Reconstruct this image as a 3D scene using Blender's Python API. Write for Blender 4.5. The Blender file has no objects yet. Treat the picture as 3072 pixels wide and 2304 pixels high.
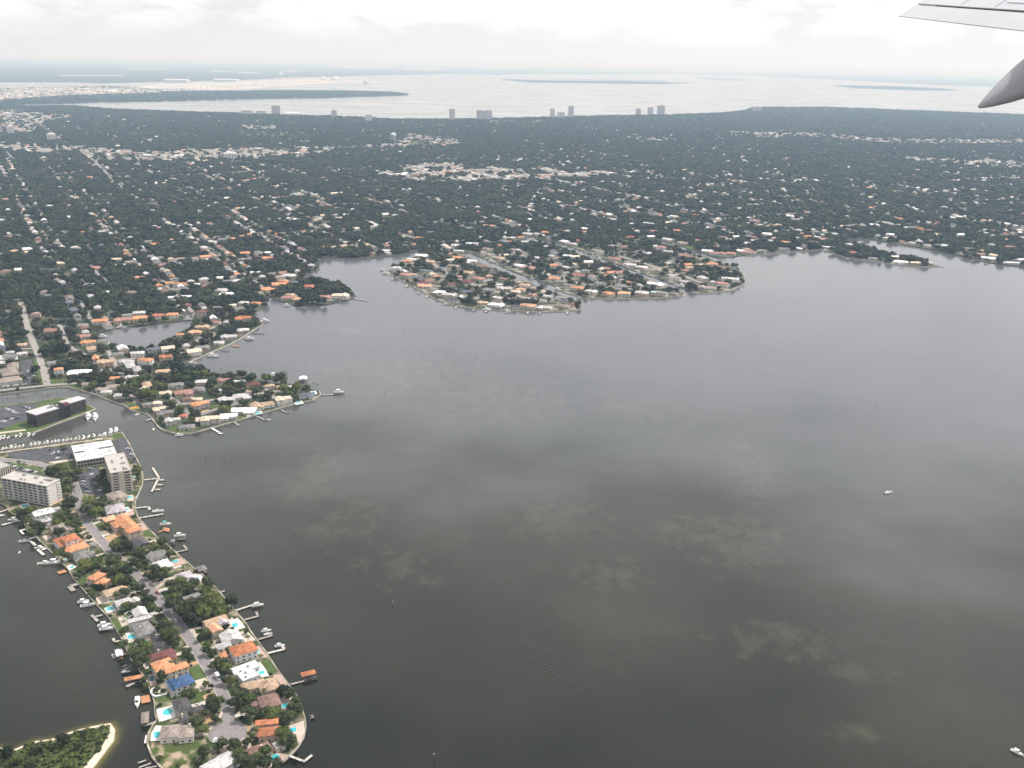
import bpy, bmesh, math, random
import numpy as np
from mathutils import Vector, Matrix, geometry, noise as mnoise

random.seed(7); rng = np.random.default_rng(7)
scene = bpy.context.scene
COL = scene.collection
R = math.radians

# ------------------------------------------------------------------ camera
ALT = 430.0                       # metres above the water
FPX, HOR, ROLL = 2976.0, 186.0, 1.03
PITCH = math.atan((1152 - HOR) * math.cos(R(ROLL)) / FPX)
cam_data = bpy.data.cameras.new('camera')
cam = bpy.data.objects.new('camera', cam_data); COL.objects.link(cam)
CAMROT = Matrix.Rotation(math.pi / 2 - PITCH, 4, 'X') @ Matrix.Rotation(R(ROLL), 4, 'Z')
cam.matrix_world = Matrix.Translation((0, 0, ALT)) @ CAMROT
cam_data.sensor_width = 36.0; cam_data.lens = 36.0 * FPX / 3072
cam_data.clip_start = 0.5; cam_data.clip_end = 400000
scene.camera = cam

# ------------------------------------------------------------------ sky, sun, exposure
SUN_AZ, SUN_EL = 62.0, 54.0       # clockwise from the view direction, above the horizon
sundir = Vector((math.sin(R(SUN_AZ)) * math.cos(R(SUN_EL)), math.cos(R(SUN_AZ)) * math.cos(R(SUN_EL)), math.sin(R(SUN_EL))))
world = bpy.data.worlds.new('World'); scene.world = world; world.use_nodes = True
wn, wl = world.node_tree.nodes, world.node_tree.links
wn.clear()
def N(nt, t, **kw):
    n = nt.nodes.new(t)
    for k, v in kw.items(): setattr(n, k, v)
    return n
wt = world.node_tree
out = N(wt, 'ShaderNodeOutputWorld'); bg = N(wt, 'ShaderNodeBackground'); bg.inputs[1].default_value = 0.1
sky = N(wt, 'ShaderNodeTexSky', sky_type='NISHITA', sun_disc=False)
sky.sun_elevation = R(SUN_EL); sky.sun_rotation = R(SUN_AZ); sky.dust_density = 3.0; sky.air_density = 1.2
tc = N(wt, 'ShaderNodeTexCoord')
mp = N(wt, 'ShaderNodeMapping'); mp.inputs['Scale'].default_value = (9, 9, 30)
n1 = N(wt, 'ShaderNodeTexNoise'); n1.inputs['Scale'].default_value = 1.0; n1.inputs['Detail'].default_value = 9; n1.inputs['Roughness'].default_value = 0.56
n1.inputs['Distortion'].default_value = 0.35
wl.new(tc.outputs['Generated'], mp.inputs[0]); wl.new(mp.outputs[0], n1.inputs['Vector'])
cr = N(wt, 'ShaderNodeValToRGB')                     # heap clouds: shaded bases to white heads
cr.color_ramp.elements[0].position = 0.40; cr.color_ramp.elements[0].color = (7.5, 7.6, 7.8, 1)
cr.color_ramp.elements[1].position = 0.58; cr.color_ramp.elements[1].color = (10.3, 10.25, 10.15, 1)
e = cr.color_ramp.elements.new(0.48); e.color = (9.1, 9.1, 9.15, 1)
wl.new(n1.outputs['Fac'], cr.inputs[0])
sep = N(wt, 'ShaderNodeSeparateXYZ'); wl.new(tc.outputs['Generated'], sep.inputs[0])
mr = N(wt, 'ShaderNodeMapRange'); mr.inputs[1].default_value = 0.012; mr.inputs[2].default_value = 0.05   # flat bright haze right at the horizon
wl.new(sep.outputs['Z'], mr.inputs[0])
mixh = N(wt, 'ShaderNodeMix', data_type='RGBA'); mixh.inputs[6].default_value = (7.75, 7.75, 7.75, 1)
wl.new(mr.outputs[0], mixh.inputs[0]); wl.new(cr.outputs[0], mixh.inputs[7])
mixs = N(wt, 'ShaderNodeMix', data_type='RGBA'); mre = N(wt, 'ShaderNodeMapRange'); mre.inputs[1].default_value = 0.0; mre.inputs[2].default_value = 0.4; mre.inputs[3].default_value = 0.97; mre.inputs[4].default_value = 0.72
wl.new(sep.outputs['Z'], mre.inputs[0]); wl.new(mre.outputs[0], mixs.inputs[0])      # more gaps overhead than edge-on
wl.new(sky.outputs[0], mixs.inputs[6]); wl.new(mixh.outputs[2], mixs.inputs[7])
# thin cloud is brighter towards the veiled sun
dot = N(wt, 'ShaderNodeVectorMath', operation='DOT_PRODUCT'); dot.inputs[1].default_value = sundir
wl.new(tc.outputs['Generated'], dot.inputs[0])
mr2 = N(wt, 'ShaderNodeMapRange'); mr2.inputs[1].default_value = -0.2; mr2.inputs[2].default_value = 1.0; mr2.inputs[3].default_value = 0.92; mr2.inputs[4].default_value = 1.22
wl.new(dot.outputs['Value'], mr2.inputs[0])
mul = N(wt, 'ShaderNodeVectorMath', operation='SCALE'); wl.new(mixs.outputs[2], mul.inputs[0]); wl.new(mr2.outputs[0], mul.inputs[3])
wl.new(mul.outputs[0], bg.inputs[0]); wl.new(bg.outputs[0], out.inputs[0])

sun_d = bpy.data.lights.new('sun', 'SUN'); sun_d.energy = 3.9; sun_d.angle = R(3.0); sun_d.color = (1.0, 0.965, 0.92)
sun = bpy.data.objects.new('sun', sun_d); COL.objects.link(sun)
sun.rotation_euler = (-sundir).to_track_quat('-Z', 'Y').to_euler()

vs = scene.view_settings
vs.view_transform = 'Standard'; vs.look = 'None'; vs.exposure = 0.22; vs.gamma = 1.0
try: vs.use_curve_mapping = False
except Exception: pass
scene.cycles.max_bounces = 4; scene.cycles.diffuse_bounces = 2; scene.cycles.volume_bounces = 0
scene.cycles.use_denoising = True

# ------------------------------------------------------------------ from a place in the photograph to a place on the ground
KX = {'K0': (0, 0, 0.72), 'K1': (350, 1800, 3.2917), 'K2': (200, 1550, 2.949), 'K3': (0, 1300, 3.16), 'K4': (0, 1130, 3.858),
      'K5': (0, 900, 3.687), 'K6': (400, 1050, 3.16), 'K7': (100, 750, 2.765), 'K8': (1100, 600, 3.16), 'K9': (1600, 600, 3.16),
      'K10': (2200, 550, 2.537), 'K11': (0, 130, 2.212), 'K12': (1000, 130, 2.212), 'K13': (2000, 0, 2.0634),
      'K14': (0, 1480, 5.53), 'K15': (0, 1280, 5.821), 'K16': (0, 1030, 5.925), 'K17': (2650, 0, 4.879), 'K18': (0, 2100, 5.267), 'F': (0, 0, 1.0)}
M3 = CAMROT.to_3x3(); M3I = M3.inverted()
def FP(k, u, v):
    o = KX[k]; return o[0] + u / o[2], o[1] + v / o[2]
def GP(x, y, z=0.0):
    d = M3 @ Vector((x - 1536, 1152 - y, -FPX)); t = (z - ALT) / d.z
    return Vector((d.x * t, d.y * t, z))
def G(k, u, v, z=0.0):
    return GP(*FP(k, u, v), z)
def GL(k, pts, z=0.0): return [G(k, u, v, z) for u, v in pts]
def PROJ(p):
    q = M3I @ (Vector(p) - Vector((0, 0, ALT)))
    return 1536 + q.x / -q.z * FPX, 1152 - q.y / -q.z * FPX
def DEPTH(p): return -(M3I @ (Vector(p) - Vector((0, 0, ALT)))).z
def WPX(k, u, v, wpx):        # crop pixels at a ground point -> metres
    return wpx / KX[k][2] * DEPTH(G(k, u, v, 3)) / FPX
LAND = 1.3
HAZE = 5.5e-5

# ------------------------------------------------------------------ materials
MATS = {}
def mat(name, col, rough=0.85, var=0.12, scale=0.35, rnd=0.0, bump=0.0, spec=0.3, metal=0.0, col2=None, detail=6, lo=0.35, hi=0.65, coord='Object', stripes=None):
    if name in MATS: return MATS[name]
    m = bpy.data.materials.new(name); m.use_nodes = True; nt = m.node_tree; nt.nodes.clear()
    o = N(nt, 'ShaderNodeOutputMaterial'); b = N(nt, 'ShaderNodeBsdfPrincipled'); nt.links.new(b.outputs[0], o.inputs[0])
    b.inputs['Roughness'].default_value = rough; b.inputs['Metallic'].default_value = metal
    b.inputs['Specular IOR Level'].default_value = spec
    t = N(nt, 'ShaderNodeTexCoord'); nz = N(nt, 'ShaderNodeTexNoise'); nz.inputs['Scale'].default_value = scale; nz.inputs['Detail'].default_value = detail
    nt.links.new(t.outputs[coord], nz.inputs['Vector'])
    r = N(nt, 'ShaderNodeValToRGB'); r.color_ramp.elements[0].position = lo; r.color_ramp.elements[1].position = hi
    if col2 is None:
        a = tuple(c * (1 - var) for c in col); c2 = tuple(min(1, c * (1 + var)) for c in col)
    else: a, c2 = col, col2
    r.color_ramp.elements[0].color = (*a, 1); r.color_ramp.elements[1].color = (*c2, 1)
    nt.links.new(nz.outputs['Fac'], r.inputs[0])
    src = r.outputs[0]
    if rnd > 0:
        oi = N(nt, 'ShaderNodeObjectInfo'); mrr = N(nt, 'ShaderNodeMapRange'); mrr.inputs[3].default_value = 1 - rnd; mrr.inputs[4].default_value = 1 + rnd
        nt.links.new(oi.outputs['Random'], mrr.inputs[0])
        sc = N(nt, 'ShaderNodeVectorMath', operation='SCALE'); nt.links.new(src, sc.inputs[0]); nt.links.new(mrr.outputs[0], sc.inputs[3]); src = sc.outputs[0]
    nt.links.new(src, b.inputs['Base Color'])
    hsrc = nz.outputs['Fac']
    if stripes:
        w = N(nt, 'ShaderNodeTexWave'); w.inputs['Scale'].default_value = stripes; w.inputs['Distortion'].default_value = 0.4; nt.links.new(t.outputs['Object'], w.inputs['Vector'])
        hsrc = w.outputs['Fac']
    if bump > 0:
        bp = N(nt, 'ShaderNodeBump'); bp.inputs['Strength'].default_value = bump; bp.inputs['Distance'].default_value = 0.3
        nt.links.new(hsrc, bp.inputs['Height']); nt.links.new(bp.outputs[0], b.inputs['Normal'])
    MATS[name] = m; return m

ROOF = {  # key: (phrase, colour)
 'orange': ('orange tile', (0.52, 0.235, 0.12)), 'terracotta': ('terracotta tile', (0.42, 0.155, 0.075)), 'peach': ('peach tile', (0.58, 0.32, 0.20)),
 'rose': ('dusty rose tile', (0.34, 0.18, 0.15)), 'rust': ('rust red', (0.36, 0.12, 0.085)), 'maroon': ('maroon', (0.15, 0.055, 0.05)),
 'brown': ('brown', (0.20, 0.12, 0.095)), 'taupe': ('taupe', (0.27, 0.22, 0.19)), 'tan': ('tan', (0.44, 0.31, 0.21)), 'cream': ('cream', (0.62, 0.52, 0.40)),
 'grey': ('grey shingle', (0.20, 0.19, 0.185)), 'dark': ('charcoal', (0.075, 0.07, 0.072)), 'slate': ('slate blue', (0.12, 0.13, 0.165)),
 'pale': ('pale grey', (0.46, 0.44, 0.43)), 'white': ('white', (0.78, 0.77, 0.75)), 'blue': ('blue', (0.05, 0.105, 0.22)), 'teal': ('pale teal', (0.36, 0.50, 0.47)), 'lilac': ('pale lilac grey', (0.40, 0.36, 0.38))}
def roofmat(c):
    return mat('roof_' + c, ROOF[c][1], rough=0.8, var=0.34, scale=0.42, rnd=0.16, bump=0.4, stripes=2.2, detail=11, lo=0.30, hi=0.70)
WALLS = [(0.70, 0.66, 0.60), (0.62, 0.55, 0.45), (0.55, 0.42, 0.34), (0.72, 0.70, 0.68), (0.50, 0.47, 0.43)]
def wallmat(i): return mat('stucco_%d' % i, WALLS[i], rough=0.9, var=0.08, scale=0.5)
GLASS = mat('window_glass', (0.03, 0.035, 0.04), rough=0.08, var=0.2, spec=0.6)
DOORM = mat('door_paint', (0.20, 0.12, 0.08), rough=0.6)
WHITE = mat('white_paint', (0.74, 0.73, 0.72), rough=0.55, var=0.05)
GELC = mat('gelcoat', (0.80, 0.80, 0.80), rough=0.25, var=0.04, spec=0.5)
CONC = mat('concrete', (0.50, 0.46, 0.41), rough=0.9, var=0.15, scale=0.8)
CONC2 = mat('beige_concrete', (0.47, 0.42, 0.36), rough=0.9, var=0.12, scale=0.6)
DECKW = mat('weathered_deck', (0.33, 0.30, 0.27), rough=0.9, var=0.2, scale=1.2, rnd=0.12)
DECKO = mat('stained_deck', (0.42, 0.20, 0.10), rough=0.85, var=0.15, scale=1.0)
PILE = mat('timber_pile', (0.10, 0.085, 0.07), rough=0.95)
SEAW = mat('seawall_cap', (0.20, 0.17, 0.13), col2=(0.52, 0.46, 0.38), rough=0.9, scale=0.07, detail=8, lo=0.38, hi=0.62)
ASPH = mat('asphalt', (0.22, 0.20, 0.20), rough=0.95, var=0.14, scale=0.25, detail=10)
LOT = mat('parking_asphalt', (0.075, 0.073, 0.08), rough=0.95, var=0.2, scale=0.15)
PAVE = mat('pale_pavement', (0.48, 0.41, 0.34), rough=0.95, var=0.12, scale=0.3)
SANDP = mat('ochre_paving', (0.43, 0.28, 0.15), rough=0.95, var=0.12, scale=0.3)
PINKP = mat('pink_paving', (0.40, 0.29, 0.24), rough=0.95, var=0.12, scale=0.3)
GRASS = mat('lawn_grass', (0.055, 0.085, 0.020), rough=0.95, col2=(0.085, 0.115, 0.035), scale=0.12, detail=10)
YARD = mat('yard_ground', (0.040, 0.058, 0.018), rough=0.95, col2=(0.30, 0.25, 0.18), scale=0.10, detail=10, lo=0.46, hi=0.68)
SAND = mat('beach_sand', (0.58, 0.49, 0.40), rough=0.95, var=0.1, scale=0.6)
TRUNK = mat('bark', (0.09, 0.07, 0.055), rough=0.95)
DARKM = mat('dark_rubber', (0.02, 0.02, 0.022), rough=0.7)
CANB = mat('blue_canvas', (0.03, 0.07, 0.28), rough=0.8)
POOLW = mat('pool_water', (0.05, 0.42, 0.45), rough=0.05, var=0.12, scale=0.3, spec=0.5)
POOLD = mat('dark_pool_water', (0.035, 0.12, 0.14), rough=0.05, var=0.12, scale=0.3, spec=0.5)
DARKG = mat('dark_glass_wall', (0.060, 0.048, 0.046), rough=0.12, var=0.45, scale=0.25, spec=0.6)
BRICK = mat('red_brown_brick', (0.13, 0.06, 0.055), rough=0.9)
ROOFU = mat('roof_plant', (0.30, 0.29, 0.28), rough=0.7)

def foliage(name, a, b, rnd=0.3):
    m = bpy.data.materials.new(name); m.use_nodes = True; nt = m.node_tree; nt.nodes.clear()
    o = N(nt, 'ShaderNodeOutputMaterial'); p = N(nt, 'ShaderNodeBsdfPrincipled'); nt.links.new(p.outputs[0], o.inputs[0])
    p.inputs['Roughness'].default_value = 0.7; p.inputs['Specular IOR Level'].default_value = 0.2
    t = N(nt, 'ShaderNodeTexCoord'); nz = N(nt, 'ShaderNodeTexNoise'); nz.inputs['Scale'].default_value = 3.0; nz.inputs['Detail'].default_value = 3
    nt.links.new(t.outputs['Object'], nz.inputs['Vector'])
    oi = N(nt, 'ShaderNodeObjectInfo')
    add = N(nt, 'ShaderNodeMath', operation='MULTIPLY_ADD'); add.inputs[1].default_value = 0.55; nt.links.new(oi.outputs['Random'], add.inputs[0]); 
    ms = N(nt, 'ShaderNodeMath', operation='MULTIPLY'); ms.inputs[1].default_value = 0.55; nt.links.new(nz.outputs['Fac'], ms.inputs[0]); nt.links.new(ms.outputs[0], add.inputs[2])
    lz = N(nt, 'ShaderNodeTexNoise'); lz.inputs['Scale'].default_value = 0.014; lz.inputs['Detail'].default_value = 4; nt.links.new(oi.outputs['Location'], lz.inputs['Vector'])   # stands of like trees
    ad2 = N(nt, 'ShaderNodeMath', operation='MULTIPLY_ADD'); ad2.inputs[1].default_value = 0.9; nt.links.new(lz.outputs['Fac'], ad2.inputs[0]); nt.links.new(add.outputs[0], ad2.inputs[2])
    sb2 = N(nt, 'ShaderNodeMath', operation='SUBTRACT'); sb2.inputs[1].default_value = 0.45; nt.links.new(ad2.outputs[0], sb2.inputs[0]); add = sb2
    r = N(nt, 'ShaderNodeValToRGB'); r.color_ramp.elements[0].position = 0.15; r.color_ramp.elements[1].position = 0.9
    r.color_ramp.elements[0].color = (*a, 1); r.color_ramp.elements[1].color = (*b, 1)
    nt.links.new(add.outputs[0], r.inputs[0]); nt.links.new(r.outputs[0], p.inputs['Base Color'])
    return m
LEAF = foliage('leaf_dark', (0.012, 0.021, 0.009), (0.085, 0.098, 0.038))
LEAFF = foliage('leaf_forest', (0.008, 0.013, 0.010), (0.066, 0.070, 0.038))
LEAF2 = foliage('leaf_bright', (0.045, 0.070, 0.018), (0.11, 0.135, 0.035))
LEAF3 = foliage('leaf_lime', (0.060, 0.080, 0.018), (0.15, 0.165, 0.05))
FROND = foliage('palm_frond', (0.045, 0.062, 0.024), (0.095, 0.105, 0.045))

# ------------------------------------------------------------------ mesh helpers
class MB:
    def __init__(s): s.v = []; s.f = []
    def quad(s, *p):
        n = len(s.v); s.v += [tuple(q) for q in p]; s.f.append(tuple(range(n, n + len(p))))
    def box(s, x0, x1, y0, y1, z0, z1):
        n = len(s.v)
        s.v += [(x0, y0, z0), (x1, y0, z0), (x1, y1, z0), (x0, y1, z0), (x0, y0, z1), (x1, y0, z1), (x1, y1, z1), (x0, y1, z1)]
        for f in ((0, 3, 2, 1), (4, 5, 6, 7), (0, 1, 5, 4), (1, 2, 6, 5), (2, 3, 7, 6), (3, 0, 4, 7)): s.f.append(tuple(n + i for i in f))
        return s
    def bar(s, a, b, w, z0, z1):          # a horizontal plank from a to b
        a = Vector(a[:2]); b = Vector(b[:2]); d = (b - a).normalized(); q = Vector((-d.y, d.x)) * w / 2
        n = len(s.v)
        for z in (z0, z1):
            for p in (a - q, b - q, b + q, a + q): s.v.append((p.x, p.y, z))
        for f in ((0, 3, 2, 1), (4, 5, 6, 7), (0, 1, 5, 4), (1, 2, 6, 5), (2, 3, 7, 6), (3, 0, 4, 7)): s.f.append(tuple(n + i for i in f))
        return s
    def ring(s, loops, cap=True):          # loft closed loops
        n = len(s.v); k = len(loops[0])
        for l in loops: s.v += [tuple(p) for p in l]
        for i in range(len(loops) - 1):
            for j in range(k):
                a, b = n + i * k + j, n + i * k + (j + 1) % k
                s.f.append((a, b, b + k, a + k))
        if cap:
            s.f.append(tuple(n + j for j in reversed(range(k)))); s.f.append(tuple(n + (len(loops) - 1) * k + j for j in range(k)))
        return s
    def cyl(s, x, y, r0, r1, z0, z1, k=8):
        return s.ring([[(x + r * math.cos(2 * math.pi * j / k), y + r * math.sin(2 * math.pi * j / k), z) for j in range(k)] for r, z in ((r0, z0), (r1, z1))])
    def mesh(s, name, m):
        me = bpy.data.meshes.new(name); me.from_pydata(s.v, [], s.f); me.materials.append(m); me.update(); return me
    def build(s, name, m, parent=None, smooth=False):
        me = s.mesh(name, m)
        if smooth: me.polygons.foreach_set('use_smooth', [True] * len(me.polygons))
        return link(name, me, parent)
def link(name, me, parent=None, loc=None, rz=None, scale=None):
    o = bpy.data.objects.new(name, me); COL.objects.link(o)
    if parent is not None: o.parent = parent
    if loc is not None: o.location = loc
    if rz is not None: o.rotation_euler = (0, 0, rz)
    if scale is not None: o.scale = scale
    return o
def tag(o, label, cat, group=None):
    o['label'] = label; o['category'] = cat
    if group: o['group'] = group
    return o
def thing(name, label, cat, loc=(0, 0, 0), rz=0.0, group=None):
    o = bpy.data.objects.new(name, None); COL.objects.link(o); o.empty_display_size = 1
    o.location = loc; o.rotation_euler = (0, 0, rz)
    return tag(o, label, cat, group)
def struct(o, label=None, kind='structure'):
    o['kind'] = kind
    if label: o['label'] = label
    return o
def copy_tree(root, label, loc, rz=0.0, scale=None, group=None):
    r = root.copy(); COL.objects.link(r); r.location = loc; r.rotation_euler = (0, 0, rz); r['label'] = label
    if scale is not None: r.scale = scale
    if group: r['group'] = group
    for ch in root.children:
        c = ch.copy(); COL.objects.link(c); c.parent = r
        for g in ch.children:
            d = g.copy(); COL.objects.link(d); d.parent = c
    return r
ORD = ['first', 'second', 'third', 'fourth', 'fifth', 'sixth', 'seventh', 'eighth', 'ninth', 'tenth', 'eleventh', 'twelfth', 'thirteenth', 'fourteenth', 'fifteenth', 'sixteenth', 'seventeenth', 'eighteenth', 'nineteenth', 'twentieth']
def ordn(i):
    if i < 20: return ORD[i]
    n = i + 1; return '%d%s' % (n, {1: 'st', 2: 'nd', 3: 'rd'}.get(n % 10, 'th') if n % 100 not in (11, 12, 13) else 'th')
def inpoly(px, py, poly):
    px = np.asarray(px); py = np.asarray(py); c = np.zeros(px.shape, bool); n = len(poly)
    for i in range(n):
        x0, y0 = poly[i][0], poly[i][1]; x1, y1 = poly[i - 1][0], poly[i - 1][1]
        if y0 == y1: continue
        t = ((y0 > py) != (y1 > py)) & (px < (x1 - x0) * (py - y0) / (y1 - y0) + x0); c ^= t
    return c
def land_mesh(name, outer, holes, top, m, zbot=-2.0, noside=False):
    loops = [[Vector((p[0], p[1], 0)) for p in l] for l in [outer] + list(holes)]
    flat = [p for l in loops for p in l]
    tris = geometry.tessellate_polygon(loops)
    v = [(p.x, p.y, top) for p in flat]; f = []
    for t in tris:
        a, b, c = (flat[i] for i in t)
        f.append(tuple(t) if (b - a).cross(c - a).z > 0 else tuple(reversed(t)))
    if not noside:
        nn = len(v); v += [(p.x, p.y, zbot) for p in flat]; o = 0
        for l in loops:
            k = len(l)
            for j in range(k): f.append((o + j, o + (j + 1) % k, nn + o + (j + 1) % k, nn + o + j))
            o += k
    me = bpy.data.meshes.new(name); me.from_pydata(v, [], f); me.materials.append(m); me.update()
    return link(name, me)
_lay = [0]
def sheet(name, pts, m, label=None, z=LAND + 0.03):
    _lay[0] += 1
    o = land_mesh(name, pts, [], z + 0.004 * (_lay[0] % 12), m, noside=True)
    return struct(o, label)
def strip_pts(line, w):
    L = [Vector(p[:2]) for p in line]; lft = []; rgt = []
    for i, p in enumerate(L):
        d = (L[min(i + 1, len(L) - 1)] - L[max(i - 1, 0)]).normalized(); q = Vector((-d.y, d.x)) * w / 2
        lft.append(p + q); rgt.append(p - q)
    return lft, rgt
def strip(name, line, w, m, z, label=None):
    l, r = strip_pts(line, w); mb = MB()
    for i in range(len(l) - 1): mb.quad((r[i].x, r[i].y, z), (r[i + 1].x, r[i + 1].y, z), (l[i + 1].x, l[i + 1].y, z), (l[i].x, l[i].y, z))
    return struct(mb.build(name, m), label)
# ================================================================== WATER
def water_material():
    m = bpy.data.materials.new('bay_water'); m.use_nodes = True; nt = m.node_tree; nt.nodes.clear(); L = nt.links
    o = N(nt, 'ShaderNodeOutputMaterial'); b = N(nt, 'ShaderNodeBsdfPrincipled'); L.new(b.outputs[0], o.inputs[0])
    b.inputs['IOR'].default_value = 1.333; b.inputs['Roughness'].default_value = 0.14
    t = N(nt, 'ShaderNodeTexCoord')
    # sand and weed beds on the shallow bottom: ragged patches inside a few broad areas
    tot = None
    for (x, y, rx, ry) in ((950, 1420, 110, 110), (1010, 1570, 160, 110), (1200, 1700, 190, 80), (1180, 1130, 420, 100), (1480, 1190, 330, 90), (1650, 1560, 200, 80), (1930, 1220, 190, 60),
                           (2250, 1400, 130, 110), (2330, 1920, 260, 80), (2560, 2010, 150, 50), (2560, 2190, 120, 40), (1850, 1720, 140, 60), (1050, 990, 120, 25), (2150, 1600, 260, 110)):
        c = GP(x, y); ex = (GP(x + rx, y) - c).length; ey = (GP(x, y - ry) - GP(x, y + ry)).length / 2
        sb = N(nt, 'ShaderNodeVectorMath', operation='SUBTRACT'); sb.inputs[1].default_value = c; L.new(t.outputs['Object'], sb.inputs[0])
        ml = N(nt, 'ShaderNodeVectorMath', operation='MULTIPLY'); ml.inputs[1].default_value = (1 / ex, 1 / ey, 0); L.new(sb.outputs[0], ml.inputs[0])
        ln = N(nt, 'ShaderNodeVectorMath', operation='LENGTH'); L.new(ml.outputs[0], ln.inputs[0])
        mr = N(nt, 'ShaderNodeMapRange'); mr.inputs[1].default_value = 1.35; mr.inputs[2].default_value = 0.25; L.new(ln.outputs['Value'], mr.inputs[0])
        if tot is None: tot = mr.outputs[0]
        else:
            mx = N(nt, 'ShaderNodeMath', operation='MAXIMUM'); L.new(tot, mx.inputs[0]); L.new(mr.outputs[0], mx.inputs[1]); tot = mx.outputs[0]
    nz = N(nt, 'ShaderNodeTexNoise'); nz.inputs['Scale'].default_value = 0.075; nz.inputs['Detail'].default_value = 10; nz.inputs['Roughness'].default_value = 0.72; nz.inputs['Distortion'].default_value = 0.15
    mp = N(nt, 'ShaderNodeMapping'); mp.inputs['Scale'].default_value = (0.75, 0.6, 1); L.new(t.outputs['Object'], mp.inputs[0]); L.new(mp.outputs[0], nz.inputs['Vector'])
    ts = N(nt, 'ShaderNodeMath', operation='MULTIPLY_ADD'); ts.inputs[1].default_value = 0.20; L.new(tot, ts.inputs[0]); L.new(nz.outputs['Fac'], ts.inputs[2])
    mk = N(nt, 'ShaderNodeMapRange'); mk.inputs[1].default_value = 0.60; mk.inputs[2].default_value = 0.82; L.new(ts.outputs[0], mk.inputs[0]); mk2 = N(nt, 'ShaderNodeMath', operation='MULTIPLY'); mk2.inputs[1].default_value = 0.6; L.new(mk.outputs[0], mk2.inputs[0]); mk = mk2
    big = N(nt, 'ShaderNodeTexNoise'); big.inputs['Scale'].default_value = 0.004; big.inputs['Detail'].default_value = 5; L.new(t.outputs['Object'], big.inputs['Vector'])
    rb = N(nt, 'ShaderNodeValToRGB'); rb.color_ramp.elements[0].position = 0.35; rb.color_ramp.elements[1].position = 0.68
    rb.color_ramp.elements[0].color = (0.0, 0.0, 0.0, 1); rb.color_ramp.elements[1].color = (0.008, 0.008, 0.005, 1)
    L.new(big.outputs['Fac'], rb.inputs[0])
    # base lightens outward and to the right: painted-in sky reflection besides cloudy shallows
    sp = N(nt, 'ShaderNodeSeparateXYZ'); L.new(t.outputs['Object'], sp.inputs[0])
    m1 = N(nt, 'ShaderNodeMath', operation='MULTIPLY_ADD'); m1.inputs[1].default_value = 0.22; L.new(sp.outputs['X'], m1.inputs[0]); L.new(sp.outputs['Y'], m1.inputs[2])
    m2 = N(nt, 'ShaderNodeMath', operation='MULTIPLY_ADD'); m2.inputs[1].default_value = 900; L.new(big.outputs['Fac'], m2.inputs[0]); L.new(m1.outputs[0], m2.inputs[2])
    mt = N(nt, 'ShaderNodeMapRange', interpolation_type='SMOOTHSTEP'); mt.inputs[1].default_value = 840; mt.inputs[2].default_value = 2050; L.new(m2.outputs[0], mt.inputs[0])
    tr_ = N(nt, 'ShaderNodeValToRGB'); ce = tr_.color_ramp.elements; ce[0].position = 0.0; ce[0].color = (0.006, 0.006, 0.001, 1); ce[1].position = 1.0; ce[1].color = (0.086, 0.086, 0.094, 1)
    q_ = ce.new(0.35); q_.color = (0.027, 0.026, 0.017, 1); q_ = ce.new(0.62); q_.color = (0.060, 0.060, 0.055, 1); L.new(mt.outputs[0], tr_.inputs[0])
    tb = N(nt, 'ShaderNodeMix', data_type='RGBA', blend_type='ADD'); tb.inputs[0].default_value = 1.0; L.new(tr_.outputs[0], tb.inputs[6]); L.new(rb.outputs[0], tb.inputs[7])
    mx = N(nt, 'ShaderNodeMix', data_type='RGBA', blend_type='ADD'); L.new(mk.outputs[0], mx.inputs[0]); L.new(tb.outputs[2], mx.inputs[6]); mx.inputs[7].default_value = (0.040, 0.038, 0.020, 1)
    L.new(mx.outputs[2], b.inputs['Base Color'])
    # wind ripples, and lanes where the breeze roughens the surface
    r1 = N(nt, 'ShaderNodeTexNoise'); r1.inputs['Scale'].default_value = 0.45; r1.inputs['Detail'].default_value = 4
    mp2 = N(nt, 'ShaderNodeMapping'); mp2.inputs['Scale'].default_value = (0.45, 1.3, 1); mp2.inputs['Rotation'].default_value = (0, 0, 0.5); L.new(t.outputs['Object'], mp2.inputs[0]); L.new(mp2.outputs[0], r1.inputs['Vector'])
    bp = N(nt, 'ShaderNodeBump'); bp.inputs['Strength'].default_value = 0.5; bp.inputs['Distance'].default_value = 0.13
    r2 = N(nt, 'ShaderNodeTexNoise'); r2.inputs['Scale'].default_value = 0.13; r2.inputs['Detail'].default_value = 3; L.new(mp2.outputs[0], r2.inputs['Vector'])
    rs_ = N(nt, 'ShaderNodeMath', operation='MULTIPLY_ADD'); rs_.inputs[1].default_value = 2.2; L.new(r2.outputs['Fac'], rs_.inputs[0]); L.new(r1.outputs['Fac'], rs_.inputs[2])
    # an old wake: a lane of parallel ripples
    wa, wb = GP(1400, 1790), GP(1930, 2230); wc = (wa + wb) / 2; wlen = (wb - wa).length / 2
    mpw = N(nt, 'ShaderNodeMapping', vector_type='TEXTURE'); mpw.inputs['Location'].default_value = wc; mpw.inputs['Rotation'].default_value = (0, 0, math.atan2(wb.y - wa.y, wb.x - wa.x)); mpw.inputs['Scale'].default_value = (wlen, 17, 1)
    L.new(t.outputs['Object'], mpw.inputs[0]); sx = N(nt, 'ShaderNodeSeparateXYZ'); L.new(mpw.outputs[0], sx.inputs[0]); fac = None
    for ax_ in (0, 1):
        ab = N(nt, 'ShaderNodeMath', operation='ABSOLUTE'); L.new(sx.outputs[ax_], ab.inputs[0]); mq = N(nt, 'ShaderNodeMapRange'); mq.inputs[1].default_value = 1.0; mq.inputs[2].default_value = 0.3; L.new(ab.outputs[0], mq.inputs[0])
        if fac is None: fac = mq.outputs[0]
        else: mm = N(nt, 'ShaderNodeMath', operation='MULTIPLY'); L.new(fac, mm.inputs[0]); L.new(mq.outputs[0], mm.inputs[1]); fac = mm.outputs[0]
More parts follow.
